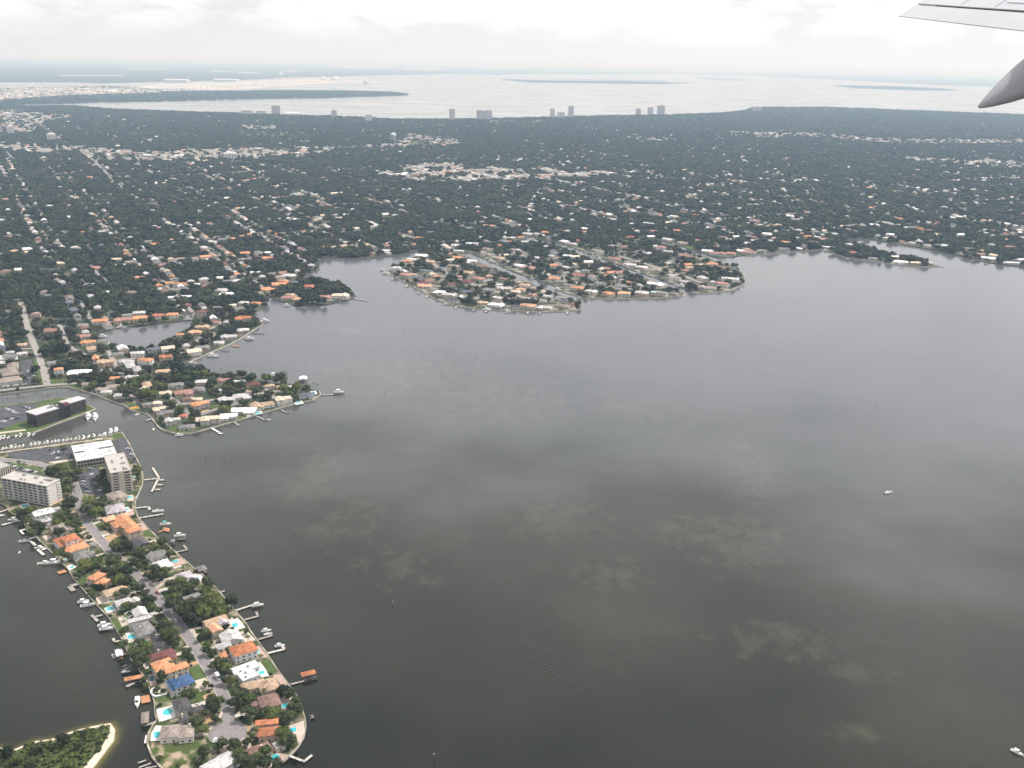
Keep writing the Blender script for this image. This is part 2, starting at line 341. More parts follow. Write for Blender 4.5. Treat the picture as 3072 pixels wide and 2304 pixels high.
    wv = N(nt, 'ShaderNodeTexWave'); wv.inputs['Scale'].default_value = 0.085; wv.inputs['Distortion'].default_value = 1.2; wv.inputs['Detail Scale'].default_value = 0.2
    mpv = N(nt, 'ShaderNodeMapping'); mpv.inputs['Rotation'].default_value = (0, 0, 1.15); L.new(t.outputs['Object'], mpv.inputs[0]); L.new(mpv.outputs[0], wv.inputs['Vector'])
    ws = N(nt, 'ShaderNodeMath', operation='MULTIPLY'); L.new(wv.outputs['Fac'], ws.inputs[0]); L.new(fac, ws.inputs[1])
    wsum = N(nt, 'ShaderNodeMath', operation='MULTIPLY_ADD'); wsum.inputs[1].default_value = 1.6; L.new(ws.outputs[0], wsum.inputs[0]); L.new(rs_.outputs[0], wsum.inputs[2])
    L.new(wsum.outputs[0], bp.inputs['Height']); L.new(bp.outputs[0], b.inputs['Normal'])
    ln2 = N(nt, 'ShaderNodeTexNoise'); ln2.inputs['Scale'].default_value = 0.0022; ln2.inputs['Detail'].default_value = 5; ln2.inputs['Distortion'].default_value = 0.8
    mp3 = N(nt, 'ShaderNodeMapping'); mp3.inputs['Scale'].default_value = (0.7, 1.4, 1); L.new(t.outputs['Object'], mp3.inputs[0]); L.new(mp3.outputs[0], ln2.inputs['Vector'])
    rr = N(nt, 'ShaderNodeMapRange'); rr.inputs[1].default_value = 0.35; rr.inputs[2].default_value = 0.65; rr.inputs[3].default_value = 0.05; rr.inputs[4].default_value = 0.17
    L.new(ln2.outputs['Fac'], rr.inputs[0]); L.new(rr.outputs[0], b.inputs['Roughness'])
    return m
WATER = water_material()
mb = MB()
xs = [-90000, -30000, -8000, -2000, 0, 2000, 8000, 30000, 90000]; ys = [-1500, 300, 1500, 4000, 9000, 20000, 45000, 90000, 140000]
n0 = len(ys)
mb.v = [(x, y, 0) for x in xs for y in ys]
mb.f = [(i * n0 + j, (i + 1) * n0 + j, (i + 1) * n0 + j + 1, i * n0 + j + 1) for i in range(len(xs) - 1) for j in range(n0 - 1)]
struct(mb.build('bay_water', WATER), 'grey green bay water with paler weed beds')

# ================================================================== LAND OUTLINES (waterline)
P1_east = GL('K4', [(1410, 650), (1500, 790), (1560, 920), (1635, 1060), (1660, 1170), (1650, 1260), (1600, 1370), (1570, 1440)]) + \
    GL('K3', [(1285, 640), (1283, 720), (1310, 810), (1480, 985), (1590, 1070), (1690, 1160), (1770, 1230), (1940, 1370)]) + \
    GL('K2', [(1230, 550), (1340, 660), (1480, 830), (1600, 970)]) + \
    GL('K1', [(1310, 300), (1380, 400), (1470, 520), (1600, 720), (1700, 850), (1780, 960), (1830, 1080), (1860, 1180), (1870, 1260), (1850, 1360), (1800, 1450), (1720, 1540), (1580, 1659)])
P1_tip = GL('K1', [(1400, 1760), (1150, 1840), (850, 1850), (600, 1780), (430, 1659), (350, 1560), (310, 1450), (305, 1400), (320, 1320), (360, 1250), (390, 1210)])
P1_west = GL('K1', [(380, 1160), (372, 1020), (335, 910), (290, 800), (215, 690), (130, 580), (64, 416)]) + GL('K2', [(370, 900), (225, 745), (100, 600), (50, 545)]) + \
    GL('K3', [(650, 1300), (560, 1210), (430, 1080), (350, 980), (250, 925)]) + GL('K14', [(370, 440), (150, 330), (110, 250), (0, 180), (-400, 40)])
P1_north = GL('K15', [(-600, 520), (-300, 470), (0, 425), (800, 335), (1090, 290), (1780, 190), (2060, 120)])
P1 = P1_east + P1_tip + P1_west + P1_north
P2 = GL('K16', [(-300, 1180), (0, 1135), (860, 1020), (1100, 985), (1320, 985), (1530, 1095), (1700, 1180), (1640, 1205), (1430, 1285), (1000, 1440), (620, 1590), (400, 1630), (0, 1690), (-300, 1740)])
P3 = GL('K18', [(1480, 1074), (1650, 850), (1800, 650), (1820, 480), (1750, 385), (1600, 405), (1400, 445), (1150, 510), (800, 640), (520, 670), (250, 790), (0, 770), (-500, 820), (-500, 1300), (1300, 1300)])
coast = GL('K16', [(-300, 960), (0, 915), (1000, 790), (1200, 785), (1480, 860), (1760, 940)]) + \
    GL('K4', [(1150, 240), (1290, 290), (1450, 345), (1530, 400), (1700, 440), (1740, 480)])
pen2 = GL('K6', [(170, 650), (240, 740), (290, 770), (400, 800), (530, 800), (650, 770), (900, 700), (1100, 640), (1300, 580), (1500, 525), (1700, 480), (1775, 430), (1765, 400), (1690, 378), (1640, 350), (1540, 335), (1400, 325), (1250, 300), (1100, 260), (900, 245), (700, 215), (560, 185), (450, 165)])
pen3 = GL('K7', [(1290, 935), (1450, 862), (1600, 802), (1750, 722), (1850, 652), (1905, 622), (1890, 592), (1850, 555), (1810, 525), (1890, 495), (1945, 458), (1930, 418), (1965, 395)])
spit4 = GL('K0', [(600, 650), (640, 662), (700, 660), (750, 650), (768, 640), (760, 628), (735, 618), (705, 612), (665, 603), (655, 596), (690, 583), (690, 562), (715, 557), (800, 559), (860, 552), (893, 541)])
isl1 = GL('K8', [(545, 470), (480, 520), (420, 560), (330, 590), (240, 630), (205, 670), (240, 720), (380, 800), (520, 870), (660, 950), (840, 1010), (1000, 1030), (1160, 1045), (1400, 1055), (1700, 1065), (1900, 1062), (2030, 1040), (2040, 1015)])
can1 = GL('K8', [(2010, 985), (1950, 950), (1800, 890), (1650, 838), (1500, 772), (1380, 722), (1250, 667), (1150, 632), (1050, 590), (960, 540), (925, 500), (950, 492), (1000, 508), (1100, 555), (1200, 598), (1300, 640), (1400, 688), (1550, 738), (1700, 790), (1800, 825)])
isl2 = GL('K9', [(220, 850), (330, 890), (430, 918), (500, 933), (700, 940), (900, 941), (1100, 936), (1300, 926), (1420, 916), (1437, 895)])
can2 = GL('K9', [(1400, 870), (1330, 846), (1200, 796), (1050, 738), (900, 688), (780, 634), (640, 590), (500, 538), (380, 490), (280, 450)]) + GL('K8', [(1720, 425), (1560, 400), (1410, 408), (1420, 390), (1520, 372), (1530, 345), (1590, 345), (1600, 372), (1740, 395)]) + \
    GL('K9', [(290, 425), (420, 472), (520, 508), (650, 556), (770, 602), (900, 653), (1010, 695), (1100, 725), (1200, 755), (1300, 790), (1400, 832)])
isl3 = GL('K9', [(1500, 872), (1560, 890), (1660, 892), (1800, 872), (1900, 847), (1990, 810), (2010, 785), (2000, 730), (1975, 690), (1940, 650), (1900, 622), (1830, 612), (1760, 600)])
can3 = GL('K9', [(1740, 585), (1650, 553), (1550, 520), (1450, 488), (1350, 458), (1250, 428), (1100, 390), (1030, 368), (1060, 358), (1200, 388), (1330, 422), (1450, 452), (1550, 484), (1650, 522), (1750, 556)])
coastR = GL('K9', [(1850, 546), (1970, 532), (2100, 522)]) + GL('K10', [(90, 555), (250, 540), (360, 532), (560, 516), (650, 507), (750, 532), (870, 570), (1000, 586), (1180, 612), (1400, 641), (1500, 641), (1560, 634), (1500, 612), (1400, 585), (1280, 562), (1150, 540), (1000, 500), (890, 462), (850, 440), (880, 420), (950, 416), (1050, 426), (1130, 446), (1250, 466), (1400, 487), (1550, 517), (1700, 547), (1800, 577), (1950, 607), (2100, 628), (2212, 641), (2700, 720)])
north = GL('K13', [(2900, 735), (2212, 714), (1800, 699), (1400, 684), (1000, 668), (530, 668), (480, 690), (300, 706), (0, 716)]) + \
    GL('K12', [(1950, 484), (1600, 492), (1300, 500), (1000, 506), (800, 510), (400, 510), (150, 496), (0, 490)]) + GL('K11', [(1900, 484), (1600, 470), (1300, 462), (900, 449), (750, 444), (600, 430), (450, 420), (150, 422), (90, 412), (-700, 418)])
MAIN = coast + pen2 + pen3 + spit4 + isl1 + can1 + isl2 + can2 + isl3 + can3 + coastR + north
MAIN += [Vector((-7600, 5200, 0)), Vector((-900, 800, 0))]
LAGOON = GL('K7', [(545, 720), (560, 690), (680, 655), (800, 640), (930, 632), (1100, 605), (1250, 590), (1340, 582), (1375, 600), (1330, 625), (1210, 690), (1130, 745), (1060, 790), (960, 815), (860, 815), (680, 812), (640, 770)])
POND = GL('K7', [(45, 160), (80, 140), (190, 150), (235, 185), (150, 205), (60, 195)])
CANB2 = GL('K8', [(1280, 270), (1350, 285), (1365, 305), (1290, 290)])
WOODG = mat('wooded_ground', (0.030, 0.040, 0.018), rough=0.95, col2=(0.14, 0.125, 0.095), scale=0.035, detail=12, lo=0.46, hi=0.72)
struct(land_mesh('peninsula', P1, [], LAND, YARD), 'narrow residential peninsula running toward the camera')
struct(land_mesh('office_island', P2, [], LAND, GRASS), 'grassy spit carrying the dark glass office')
struct(land_mesh('beach_spit', P3, [], 0.9, SAND), 'sandy spit at the bottom left corner')
struct(land_mesh('mainland', MAIN, [LAGOON, POND], LAND, WOODG), 'low wooded mainland covered in suburbs')
vegline = GL('K18', [(1330, 1074), (1600, 770), (1740, 520), (1730, 420), (1590, 440), (1380, 480), (1150, 545), (800, 690), (520, 700), (250, 820), (0, 800), (-480, 850), (-480, 1290), (1200, 1290)])
sheet('scrub_ground', vegline, mat('scrub', (0.060, 0.085, 0.022), col2=(0.17, 0.15, 0.075), scale=0.12, lo=0.45, hi=0.75, rough=0.95), 'green scrub behind the beach', z=0.93)
# shallow water over the sand shelf round the spit
def shallow():
    m = bpy.data.materials.new('shallow_water'); m.use_nodes = True; nt = m.node_tree; nt.nodes.clear(); L = nt.links
    o = N(nt, 'ShaderNodeOutputMaterial'); p = N(nt, 'ShaderNodeBsdfPrincipled'); tr = N(nt, 'ShaderNodeBsdfTransparent'); mx = N(nt, 'ShaderNodeMixShader')
    a = N(nt, 'ShaderNodeAttribute'); a.attribute_name = 'depth'
    p.inputs['Base Color'].default_value = (0.21, 0.19, 0.06, 1); p.inputs['Roughness'].default_value = 0.15; p.inputs['IOR'].default_value = 1.33
    L.new(a.outputs['Fac'], mx.inputs[0]); L.new(tr.outputs[0], mx.inputs[1]); L.new(p.outputs[0], mx.inputs[2]); L.new(mx.outputs[0], o.inputs[0])
    pl = [Vector(p_[:2]) for p_ in P3[:13]]; rows = []; rings = (0, 1.6, 3.4, 5.6, 8.5)
    for i, q in enumerate(pl):
        d = (pl[min(i + 1, 12)] - pl[max(i - 1, 0)]).normalized(); nrm = Vector((d.y, -d.x))
        rows.append([q + nrm * r for r in rings])
    v = [(q.x, q.y, 0.05) for r in rows for q in r]; k = len(rings)
    f = [(i * k + j, i * k + j + 1, (i + 1) * k + j + 1, (i + 1) * k + j) for i in range(12) for j in range(k - 1)]
    me = bpy.data.meshes.new('shallow_water'); me.from_pydata(v, [], f); me.materials.append(m)
    at = me.attributes.new('depth', 'FLOAT', 'POINT'); at.data.foreach_set('value', [x for _ in rows for x in (0.8, 0.42, 0.18, 0.06, 0.0)])
    struct(link('shallow_water', me), 'yellowish shallow water round the beach')
shallow()

# far shores and islets
FARL = mat('far_woodland', (0.026, 0.036, 0.022), rough=0.95, col2=(0.075, 0.08, 0.06), scale=0.0016, detail=12)
FARF = mat('far_open_ground', (0.42, 0.39, 0.35), rough=0.95, var=0.2, scale=0.002)
davis = GL('K11', [(-800, 440), (0, 415), (90, 408), (120, 404), (400, 398), (700, 388), (1000, 383), (1300, 377), (1600, 369), (2000, 362), (2212, 358)]) + GL('K12', [(200, 352), (400, 347), (490, 343), (495, 338), (380, 326), (200, 320), (0, 317)]) + \
    GL('K11', [(1800, 316), (1400, 322), (1150, 318), (1000, 312), (900, 296), (700, 290), (400, 296), (0, 303), (-800, 310)])
struct(land_mesh('far_spit', davis, [], 3, FARL, zbot=-3), 'long low wooded spit across the bay')
port = GL('K11', [(900, 289), (1100, 268), (1400, 262), (1700, 250), (1900, 236), (2212, 232)]) + GL('K12', [(60, 240), (230, 252), (400, 254), (530, 258), (400, 262), (200, 263), (0, 268)]) + GL('K11', [(2000, 276), (1900, 285), (1700, 300), (1500, 312), (1250, 308), (1000, 305)])
struct(land_mesh('port_land', port, [], 3, FARF, zbot=-3), 'pale industrial port land across the bay')
farshore = GL('K11', [(-2500, 250), (0, 258), (500, 258), (700, 264), (1000, 256), (1300, 250), (1700, 238), (1900, 226), (2212, 220)]) + GL('K12', [(0, 219), (400, 210), (800, 202), (1000, 205), (1100, 208), (1400, 201), (1700, 207), (1900, 206), (2212, 201)]) + \
    GL('K13', [(200, 462), (500, 467), (1000, 491), (1400, 512), (1700, 527), (2212, 540), (3200, 570)]) + [Vector((90000, 60000, 0)), Vector((90000, 139000, 0)), Vector((-90000, 139000, 0)), Vector((-90000, 30000, 0))]
struct(land_mesh('far_shore', farshore, [], 4, FARL, zbot=-3), 'hazy wooded shore on the horizon')
for nm, k, pts in (('islet', 'K12', [(1100, 236), (1200, 240), (1300, 246), (1600, 250), (1900, 252), (2230, 258), (2400, 262), (2230, 270), (1900, 267), (1600, 263), (1300, 259), (1200, 250)]),
                   ('islet', 'K12', [(1400, 237), (1700, 241), (2212, 247), (2212, 250), (1700, 244)]),
                   ('islet', 'K13', [(160, 482), (330, 486), (490, 496), (480, 500), (300, 494)]),
                   ('islet', 'K13', [(1030, 528), (1200, 530), (1500, 537), (1700, 548), (1805, 560), (1700, 562), (1450, 557), (1150, 545)])):
    struct(land_mesh(nm, GL(k, pts), [], 2.5, FARL, zbot=-3), 'thin low islet in the far bay')
bu = GL('K11', [(-300, 306), (400, 299), (900, 299), (1000, 314), (1250, 320), (900, 338), (500, 348), (250, 366), (0, 384), (-300, 396)])
struct(land_mesh('built_up_ground', bu, [], 5, FARF, noside=True), 'pale built-up ground at the left across the bay')
for k, pts in (('K12', [(0, 145), (380, 150), (400, 163), (0, 164)]), ('K12', [(440, 167), (640, 164), (810, 178), (480, 178)]), ('K12', [(945, 165), (1240, 166), (1230, 173), (960, 172)]),
               ('K11', [(390, 213), (830, 215), (830, 220), (400, 221)]), ('K11', [(1570, 190), (1720, 194), (1720, 203), (1600, 200)]), ('K11', [(1870, 180), (1985, 181), (1985, 189), (1870, 188)]),
               ('K11', [(840, 165), (1100, 168), (1100, 174), (850, 172)]), ('K11', [(1400, 184), (1540, 186), (1540, 192), (1410, 191)])):
    o = land_mesh('open_field', GL(k, pts), [], 10, FARF, noside=True); struct(o, 'pale cleared ground on the far shore')

# ================================================================== ROADS, LOTS, LAWNS
RD = LAND + 0.10
road_main = GL('K3', [(-120, 255), (0, 260), (200, 275), (400, 310), (560, 352), (650, 402), (700, 470), (722, 545), (745, 625), (775, 740), (832, 870), (930, 985), (1025, 1110), (1150, 1220), (1260, 1312)]) + \
    GL('K2', [(700, 600), (800, 720), (890, 840), (1000, 970), (1080, 1080), (1170, 1220), (1260, 1360)]) + GL('K1', [(990, 830), (1040, 930), (1080, 1030), (1105, 1120), (1105, 1250)])
strip('road', road_main, 7.6, ASPH, RD, 'pale asphalt street down the middle of the peninsula')
cc = G('K1', 1098, 1312, LAND)
def disc(c, r, k=40): return [Vector((c.x + r * math.cos(2 * math.pi * j / k), c.y + r * math.sin(2 * math.pi * j / k), 0)) for j in range(k)]
struct(land_mesh('turning_circle', disc(cc, 12.6), [], RD + 0.006, ASPH, noside=True), 'round asphalt turning circle at the end of the street')
# concrete kerbs both sides of the street
l_, r_ = strip_pts(road_main, 8.1)
for side in (l_, r_):
    mbk = MB()
    for i in range(len(side) - 2): mbk.bar(side[i], side[i + 1], 0.4, LAND, RD + 0.12)
    struct(mbk.build('kerb', CONC), 'pale concrete kerb along the street')
ROADS = [(road_main, 7.6), ([cc, cc + Vector((0.1, 0, 0))], 25)]
def road(k, pts, w, m=ASPH, label='narrow grey street among the trees', name='road', z=RD):
    l = GL(k, pts); strip(name, l, w, m, z, label); ROADS.append((l, w))
ROADL = mat('pale_road', (0.29, 0.26, 0.24), rough=0.95, var=0.1, scale=0.2)  # paler road tone than the plain asphalt
road('K5', [(230, 30), (255, 110), (290, 250), (335, 400), (390, 530), (440, 650), (485, 790), (525, 945)], 9.5, ROADL, 'straight pale road coming down to the marina canal', z=RD + 0.01)
road('K5', [(655, 280), (700, 380), (740, 480), (800, 545), (920, 605), (1060, 642), (1140, 618)], 6.5, ROADL, 'curving street west of the lagoon')
road('K5', [(-80, 1020), (0, 1010), (500, 955), (750, 937), (900, 927)], 8, ROADL, 'shore road along the marina canal')
road('K6', [(340, 455), (430, 510), (500, 580), (550, 632), (640, 622), (740, 585), (860, 545), (1000, 508), (1100, 485)], 7.5, ASPH, 'street along the middle of the point')
road('K6', [(1220, 470), (1290, 430), (1330, 405)], 7, ASPH)
road('K5', [(180, 550), (280, 548), (380, 545)], 6, ROADL)
road('K7', [(640, 310), (600, 260), (520, 190), (470, 120)], 8, ROADL)
road('K5', [(1400, 140), (1370, 100), (1340, 50), (1300, 20)], 7, ROADL)
road('K11', [(110, 430), (200, 500), (330, 590), (480, 690), (640, 800), (760, 940)], 15, ROADL, 'straight avenue cutting through the suburbs', z=RD + 0.2)
road('K11', [(0, 690), (40, 725), (120, 800), (200, 830)], 12, ROADL, z=RD + 0.2)
road('K8', [(560, 565), (760, 700), (1000, 805), (1300, 885), (1500, 930), (1720, 960)], 9, ROADL, 'pale street through the crescent island')
road('K8', [(1080, 490), (1350, 590), (1650, 690), (1900, 765), (2110, 815)], 9, ROADL, 'pale street through the middle canal island')
road('K9', [(620, 830), (900, 850), (1150, 850)], 9, ROADL, 'pale street behind the waterfront villas')
road('K9', [(560, 470), (800, 530), (1100, 620), (1400, 720), (1600, 790)], 9, ROADL, 'pale street through the rounded canal island')
road('K9', [(1300, 370), (1550, 440), (1800, 470), (2150, 440)], 9, ROADL)
road('K7', [(1500, 640), (1440, 690), (1380, 740), (1330, 790)], 7, ROADL, 'pale street along the lagoon point')
# parking lots
LOTS = [('K15', [(130, 470), (1240, 350), (1290, 570), (830, 640), (560, 600), (200, 560)], 'asphalt car park beside the white-roofed building'),
        ('K4', [(1310, 755), (1440, 715), (1520, 850), (1610, 1030), (1540, 1005), (1440, 900), (1345, 870)], 'asphalt car park on the point by the water'),
        ('K15', [(1340, 860), (1720, 720), (1720, 900), (1660, 1080), (1850, 1190), (1600, 1215), (1440, 1180)], 'asphalt car park beside the beige condo'),
        ('K15', [(190, 690), (680, 800), (600, 860), (260, 770)], 'asphalt car park behind the white condo'),
        ('K16', [(-60, 1160), (560, 1085), (780, 1055), (520, 1200), (500, 1400), (330, 1430), (-60, 1570)], 'asphalt car park beside the dark glass office'),
        ('K5', [(215, 690), (350, 660), (415, 920), (285, 960)], 'asphalt car park between the offices and the straight road'),
        ('K5', [(-60, 940), (250, 905), (290, 955), (-60, 1000)], 'asphalt car park in front of the long taupe roof')]
LOTP = []
for k, p, lb in LOTS:
    pts = GL(k, p); sheet('parking_lot', pts, LOT, lb, z=LAND + 0.05); LOTP.append(pts)
OPEN = []          # open ground kept free of trees
def patch(name, k, pts, m, label):
    p = GL(k, pts); sheet(name, p, m, label); OPEN.append(p)
for k, p in (('K3', [(520, 292), (700, 262), (725, 368), (690, 372)]), ('K3', [(95, 290), (420, 348), (380, 368), (120, 322)]), ('K1', [(1420, 622), (1510, 592), (1592, 722), (1510, 752)]),
             ('K3', [(1340, 920), (1390, 880), (1475, 980), (1380, 990)]), ('K1', [(720, 690), (805, 650), (885, 772), (780, 802)]), ('K1', [(1210, 320), (1310, 312), (1370, 380), (1260, 392)]),
             ('K2', [(390, 930), (500, 892), (560, 990), (470, 1040)]), ('K15', [(1960, 132), (2120, 125), (2170, 232), (1980, 235)]), ('K1', [(690, 950), (830, 920), (870, 1010), (740, 1030)]), ('K1', [(350, 940), (520, 930), (540, 1000), (390, 1020)]),
             ('K1', [(770, 300), (850, 300), (870, 400), (800, 410)]), ('K1', [(825, 450), (880, 440), (900, 540), (860, 530)]), ('K3', [(890, 880), (960, 850), (1080, 880), (1000, 930)]), ('K3', [(720, 1400), (850, 1330), (820, 1420), (740, 1440)]),
             ('K6', [(300, 765), (420, 700), (640, 745), (520, 795), (400, 795)]), ('K6', [(470, 640), (560, 640), (590, 690), (500, 690)]), ('K6', [(730, 530), (920, 510), (900, 540), (740, 560)]), ('K6', [(980, 640), (1060, 620), (1040, 660), (990, 665)]),
             ('K5', [(720, 940), (900, 925), (925, 1005), (800, 970)]), ('K5', [(550, 880), (740, 880), (740, 925), (570, 935)]), ('K5', [(1370, 1155), (1480, 1130), (1520, 1180), (1440, 1185)]), ('K5', [(370, 660), (400, 650), (490, 930), (440, 940)]),
             ('K8', [(1170, 800), (1280, 790), (1300, 820), (1190, 825)]), ('K9', [(1440, 440), (1530, 445), (1520, 475), (1450, 465)]), ('K7', [(1510, 820), (1600, 780), (1580, 810), (1520, 830)]), ('K7', [(1470, 385), (1530, 370), (1540, 405), (1480, 405)])):
    patch('lawn', k, p, GRASS, 'patch of mown green lawn')
for k, p, m in (('K1', [(770, 812), (880, 780), (945, 890), (830, 930)], PAVE), ('K1', [(850, 960), (935, 928), (975, 960), (880, 1062)], SANDP), ('K1', [(700, 1200), (770, 1145), (890, 1150), (930, 1120), (960, 1200), (890, 1245)], SANDP),
                ('K1', [(985, 1222), (1040, 1100), (1060, 1120), (1020, 1200)], PAVE), ('K1', [(760, 1322), (905, 1318), (905, 1352), (760, 1372)], PAVE), ('K2', [(1085, 1010), (1180, 985), (1235, 1015), (1140, 1070)], PAVE), ('K2', [(745, 602), (1000, 522), (1000, 552), (800, 642)], PAVE),
                ('K2', [(1020, 1172), (1072, 1150), (1095, 1200), (1040, 1215)], PAVE), ('K3', [(985, 1002), (1120, 950), (1160, 972), (1045, 1040)], SANDP), ('K3', [(838, 872), (950, 842), (965, 862), (885, 892)], PAVE), ('K3', [(745, 952), (840, 930), (852, 948), (752, 968)], PAVE),
                ('K3', [(790, 992), (860, 962), (1000, 1120), (905, 1060)], PINKP), ('K2', [(1275, 1060), (1340, 1045), (1360, 1110), (1290, 1140)], PAVE), ('K1', [(890, 600), (960, 590), (970, 610), (900, 630)], PAVE), ('K1', [(1270, 1260), (1360, 1255), (1330, 1310), (1280, 1320)], SANDP),
                ('K1', [(1290, 1385), (1380, 1390), (1300, 1420), (1240, 1480), (1210, 1400)], PAVE), ('K1', [(1180, 1140), (1280, 1080), (1290, 1100), (1210, 1160)], PAVE), ('K1', [(1190, 790), (1240, 770), (1260, 800), (1210, 830)], PAVE), ('K1', [(1000, 620), (1130, 580), (1140, 610), (1040, 640)], PINKP),
                ('K1', [(1540, 760), (1610, 745), (1700, 850), (1640, 870)], PINKP), ('K1', [(1390, 560), (1500, 545), (1510, 580), (1400, 590)], PINKP), ('K1', [(720, 640), (800, 610), (810, 625), (730, 660)], PINKP), ('K14', [(780, 220), (1060, 90), (1110, 110), (850, 230)], SANDP),
                ('K15', [(840, 640), (1280, 580), (1290, 605), (960, 665)], PAVE), ('K5', [(-60, 1480), (280, 1440), (290, 1455), (-60, 1500)], PAVE), ('K6', [(640, 590), (720, 570), (720, 600), (650, 605)], SANDP), ('K6', [(580, 650), (640, 640), (620, 690), (580, 690)], PAVE)):
    patch('driveway', k, p, m, 'paved drive or forecourt beside a house')
# promenade behind the marina
strip('promenade', GL('K15', [(-200, 490), (0, 468), (400, 412), (800, 362), (1080, 322), (1180, 308), (1800, 225)]), 5.0, PAVE, LAND + 0.085, 'pale promenade along the marina wall')
# built-up ground of the canal islands: paving, pale yards, little grass
SUBURB = mat('paved_yards', (0.036, 0.044, 0.022), rough=0.95, col2=(0.27, 0.235, 0.19), scale=0.05, detail=10, lo=0.46, hi=0.66)
ISL = [isl1 + can1[:11], can1[11:] + isl2 + can2[:10], can2[19:] + isl3 + can3[:8]]
for p in ISL: struct(land_mesh('island_ground', p, [], LAND + .02, SUBURB, noside=True), 'pale yards and paving between the island houses')
# vacant plot at the tip
VAC = mat('rough_plot', (0.060, 0.085, 0.022), rough=0.95, col2=(0.36, 0.28, 0.19), scale=0.11, detail=9, lo=0.48, hi=0.62)
vac = GL('K1', [(330, 1420), (600, 1400), (870, 1370), (900, 1450), (800, 1560), (700, 1700), (560, 1740), (440, 1640), (360, 1540)])
sheet('vacant_plot', vac, VAC, 'rough grass and bare sand on the empty plot at the tip'); OPEN.append(vac)

# ================================================================== SEAWALLS
def seawall(line, label, w=0.9, top=LAND + 0.28, m=SEAW, closed=False):
    t = thing('seawall', label, 'seawall', (line[0][0], line[0][1], 0), 0, 'seawalls'); o0 = Vector((line[0][0], line[0][1], 0))
    cap = MB(); face = MB(); L = [Vector((p[0], p[1], 0)) - o0 for p in line]
    l, r = strip_pts(L, w)
    for i in range(len(L) - 1):
        for (mb_, z0, z1, k) in ((cap, top - 0.25, top, 1.0), (face, -1.5, top - 0.25, 0.7)):
            c0, c1 = (l[i] + r[i]) / 2, (l[i + 1] + r[i + 1]) / 2
            q = [c0 + (r[i] - c0) * k, c1 + (r[i + 1] - c1) * k, c1 + (l[i + 1] - c1) * k, c0 + (l[i] - c0) * k]
            mb_.ring([[(a.x, a.y, z0) for a in q], [(a.x, a.y, z1) for a in q]])
    cap.build('cap', m, t); face.build('face', CONC, t)
seawall(P1_east, 'long pale seawall along the right side of the near peninsula', w=0.8)
seawall(P1_tip, 'curved cream seawall round the tip of the near peninsula', w=1.2)
seawall(P1_west[:-5], 'seawall along the left side of the near peninsula', w=0.45)
seawall(P1_north[1:], 'seawall in front of the marina promenade')
seawall(P2[1:-1], 'seawall round the grassy spit of the dark office')
seawall(coast, 'seawall along the canal beside the shore road')
seawall(pen2[:13], 'brownish seawall round the middle point', w=1.3)
seawall(pen3[:8], 'seawall along the point beside the lagoon', w=1.0)
seawall(isl1[3:], 'seawall round the crescent shaped island', w=0.8)
seawall(isl2, 'pale straight seawall in front of the orange roofed waterfront villas', w=1.4)
seawall(isl3, 'seawall round the rounded canal island', w=0.8)
seawall(coastR[3:18], 'seawall along the thin spit on the right', w=1.0)
# ================================================================== HOUSES
FOOT = []                     # (x, y, rz, halfw, halfd, top) of every building, to keep trees off them
def roof_mb(w, d, kind, pitch=0.40, ov=0.6):
    mb = MB(); W, D = w / 2 + ov, d / 2 + ov; sw = W < D
    if sw: W, D = D, W
    h = D * pitch; z0, z1 = -0.12, 0.16
    def P(x, y, z): return (y, -x, z) if sw else (x, y, z)
    if kind == 'hip': rx = max(W - D, 0.3)
    else: rx = W
    lo = [P(-W, -D, z0), P(W, -D, z0), P(W, D, z0), P(-W, D, z0)]; hi = [P(-W, -D, z1), P(W, -D, z1), P(W, D, z1), P(-W, D, z1)]
    a, b = P(-rx, 0, z1 + h), P(rx, 0, z1 + h)
    mb.v = lo + hi + [a, b]
    mb.caps = [(a, b)] + ([(hi[0], a), (hi[3], a), (hi[1], b), (hi[2], b)] if kind == 'hip' else [])
    mb.f = [(3, 2, 1, 0), (0, 1, 5, 4), (1, 2, 6, 5), (2, 3, 7, 6), (3, 0, 4, 7), (4, 5, 9, 8), (6, 7, 8, 9), (5, 6, 9), (7, 4, 8)]
    return mb, h
def flat_mb(w, d):
    mb = MB(); W, D = w / 2 + 0.25, d / 2 + 0.25
    mb.box(-W, W, -D, D, 0, 0.3)
    for a in ((-W, W, -D, -D + 0.3), (-W, W, D - 0.3, D), (-W, -W + 0.3, -D + 0.3, D - 0.3), (W - 0.3, W, -D + 0.3, D - 0.3)): mb.box(*a, 0.3, 0.75)
    return mb
WIN = MB().box(-0.75, 0.75, -0.05, 0.05, 0, 1.25).mesh('window', GLASS)
WINF = MB().box(-0.85, 0.85, -0.03, 0.03, -0.1, 1.35).mesh('frame', WHITE)
DOR = MB().box(-0.55, 0.55, -0.05, 0.05, 0, 2.1).mesh('door', DOORM)
VENT = MB().box(-.28, .28, -.28, .28, -.4, .55).mesh('vent', ROOFU)
CHIM = MB().box(-.55, .55, -.4, .4, 0, 3.6).box(-.65, .65, -.5, .5, 3.6, 3.8).mesh('chimney', wallmat(1))
UNIT = MB().box(-0.9, 0.9, -0.7, 0.7, 0, 1.0).mesh('roof_unit', ROOFU)
SKYL = MB().box(-1.4, 1.4, -0.6, 0.6, 0, 0.35).mesh('skylight', GLASS)
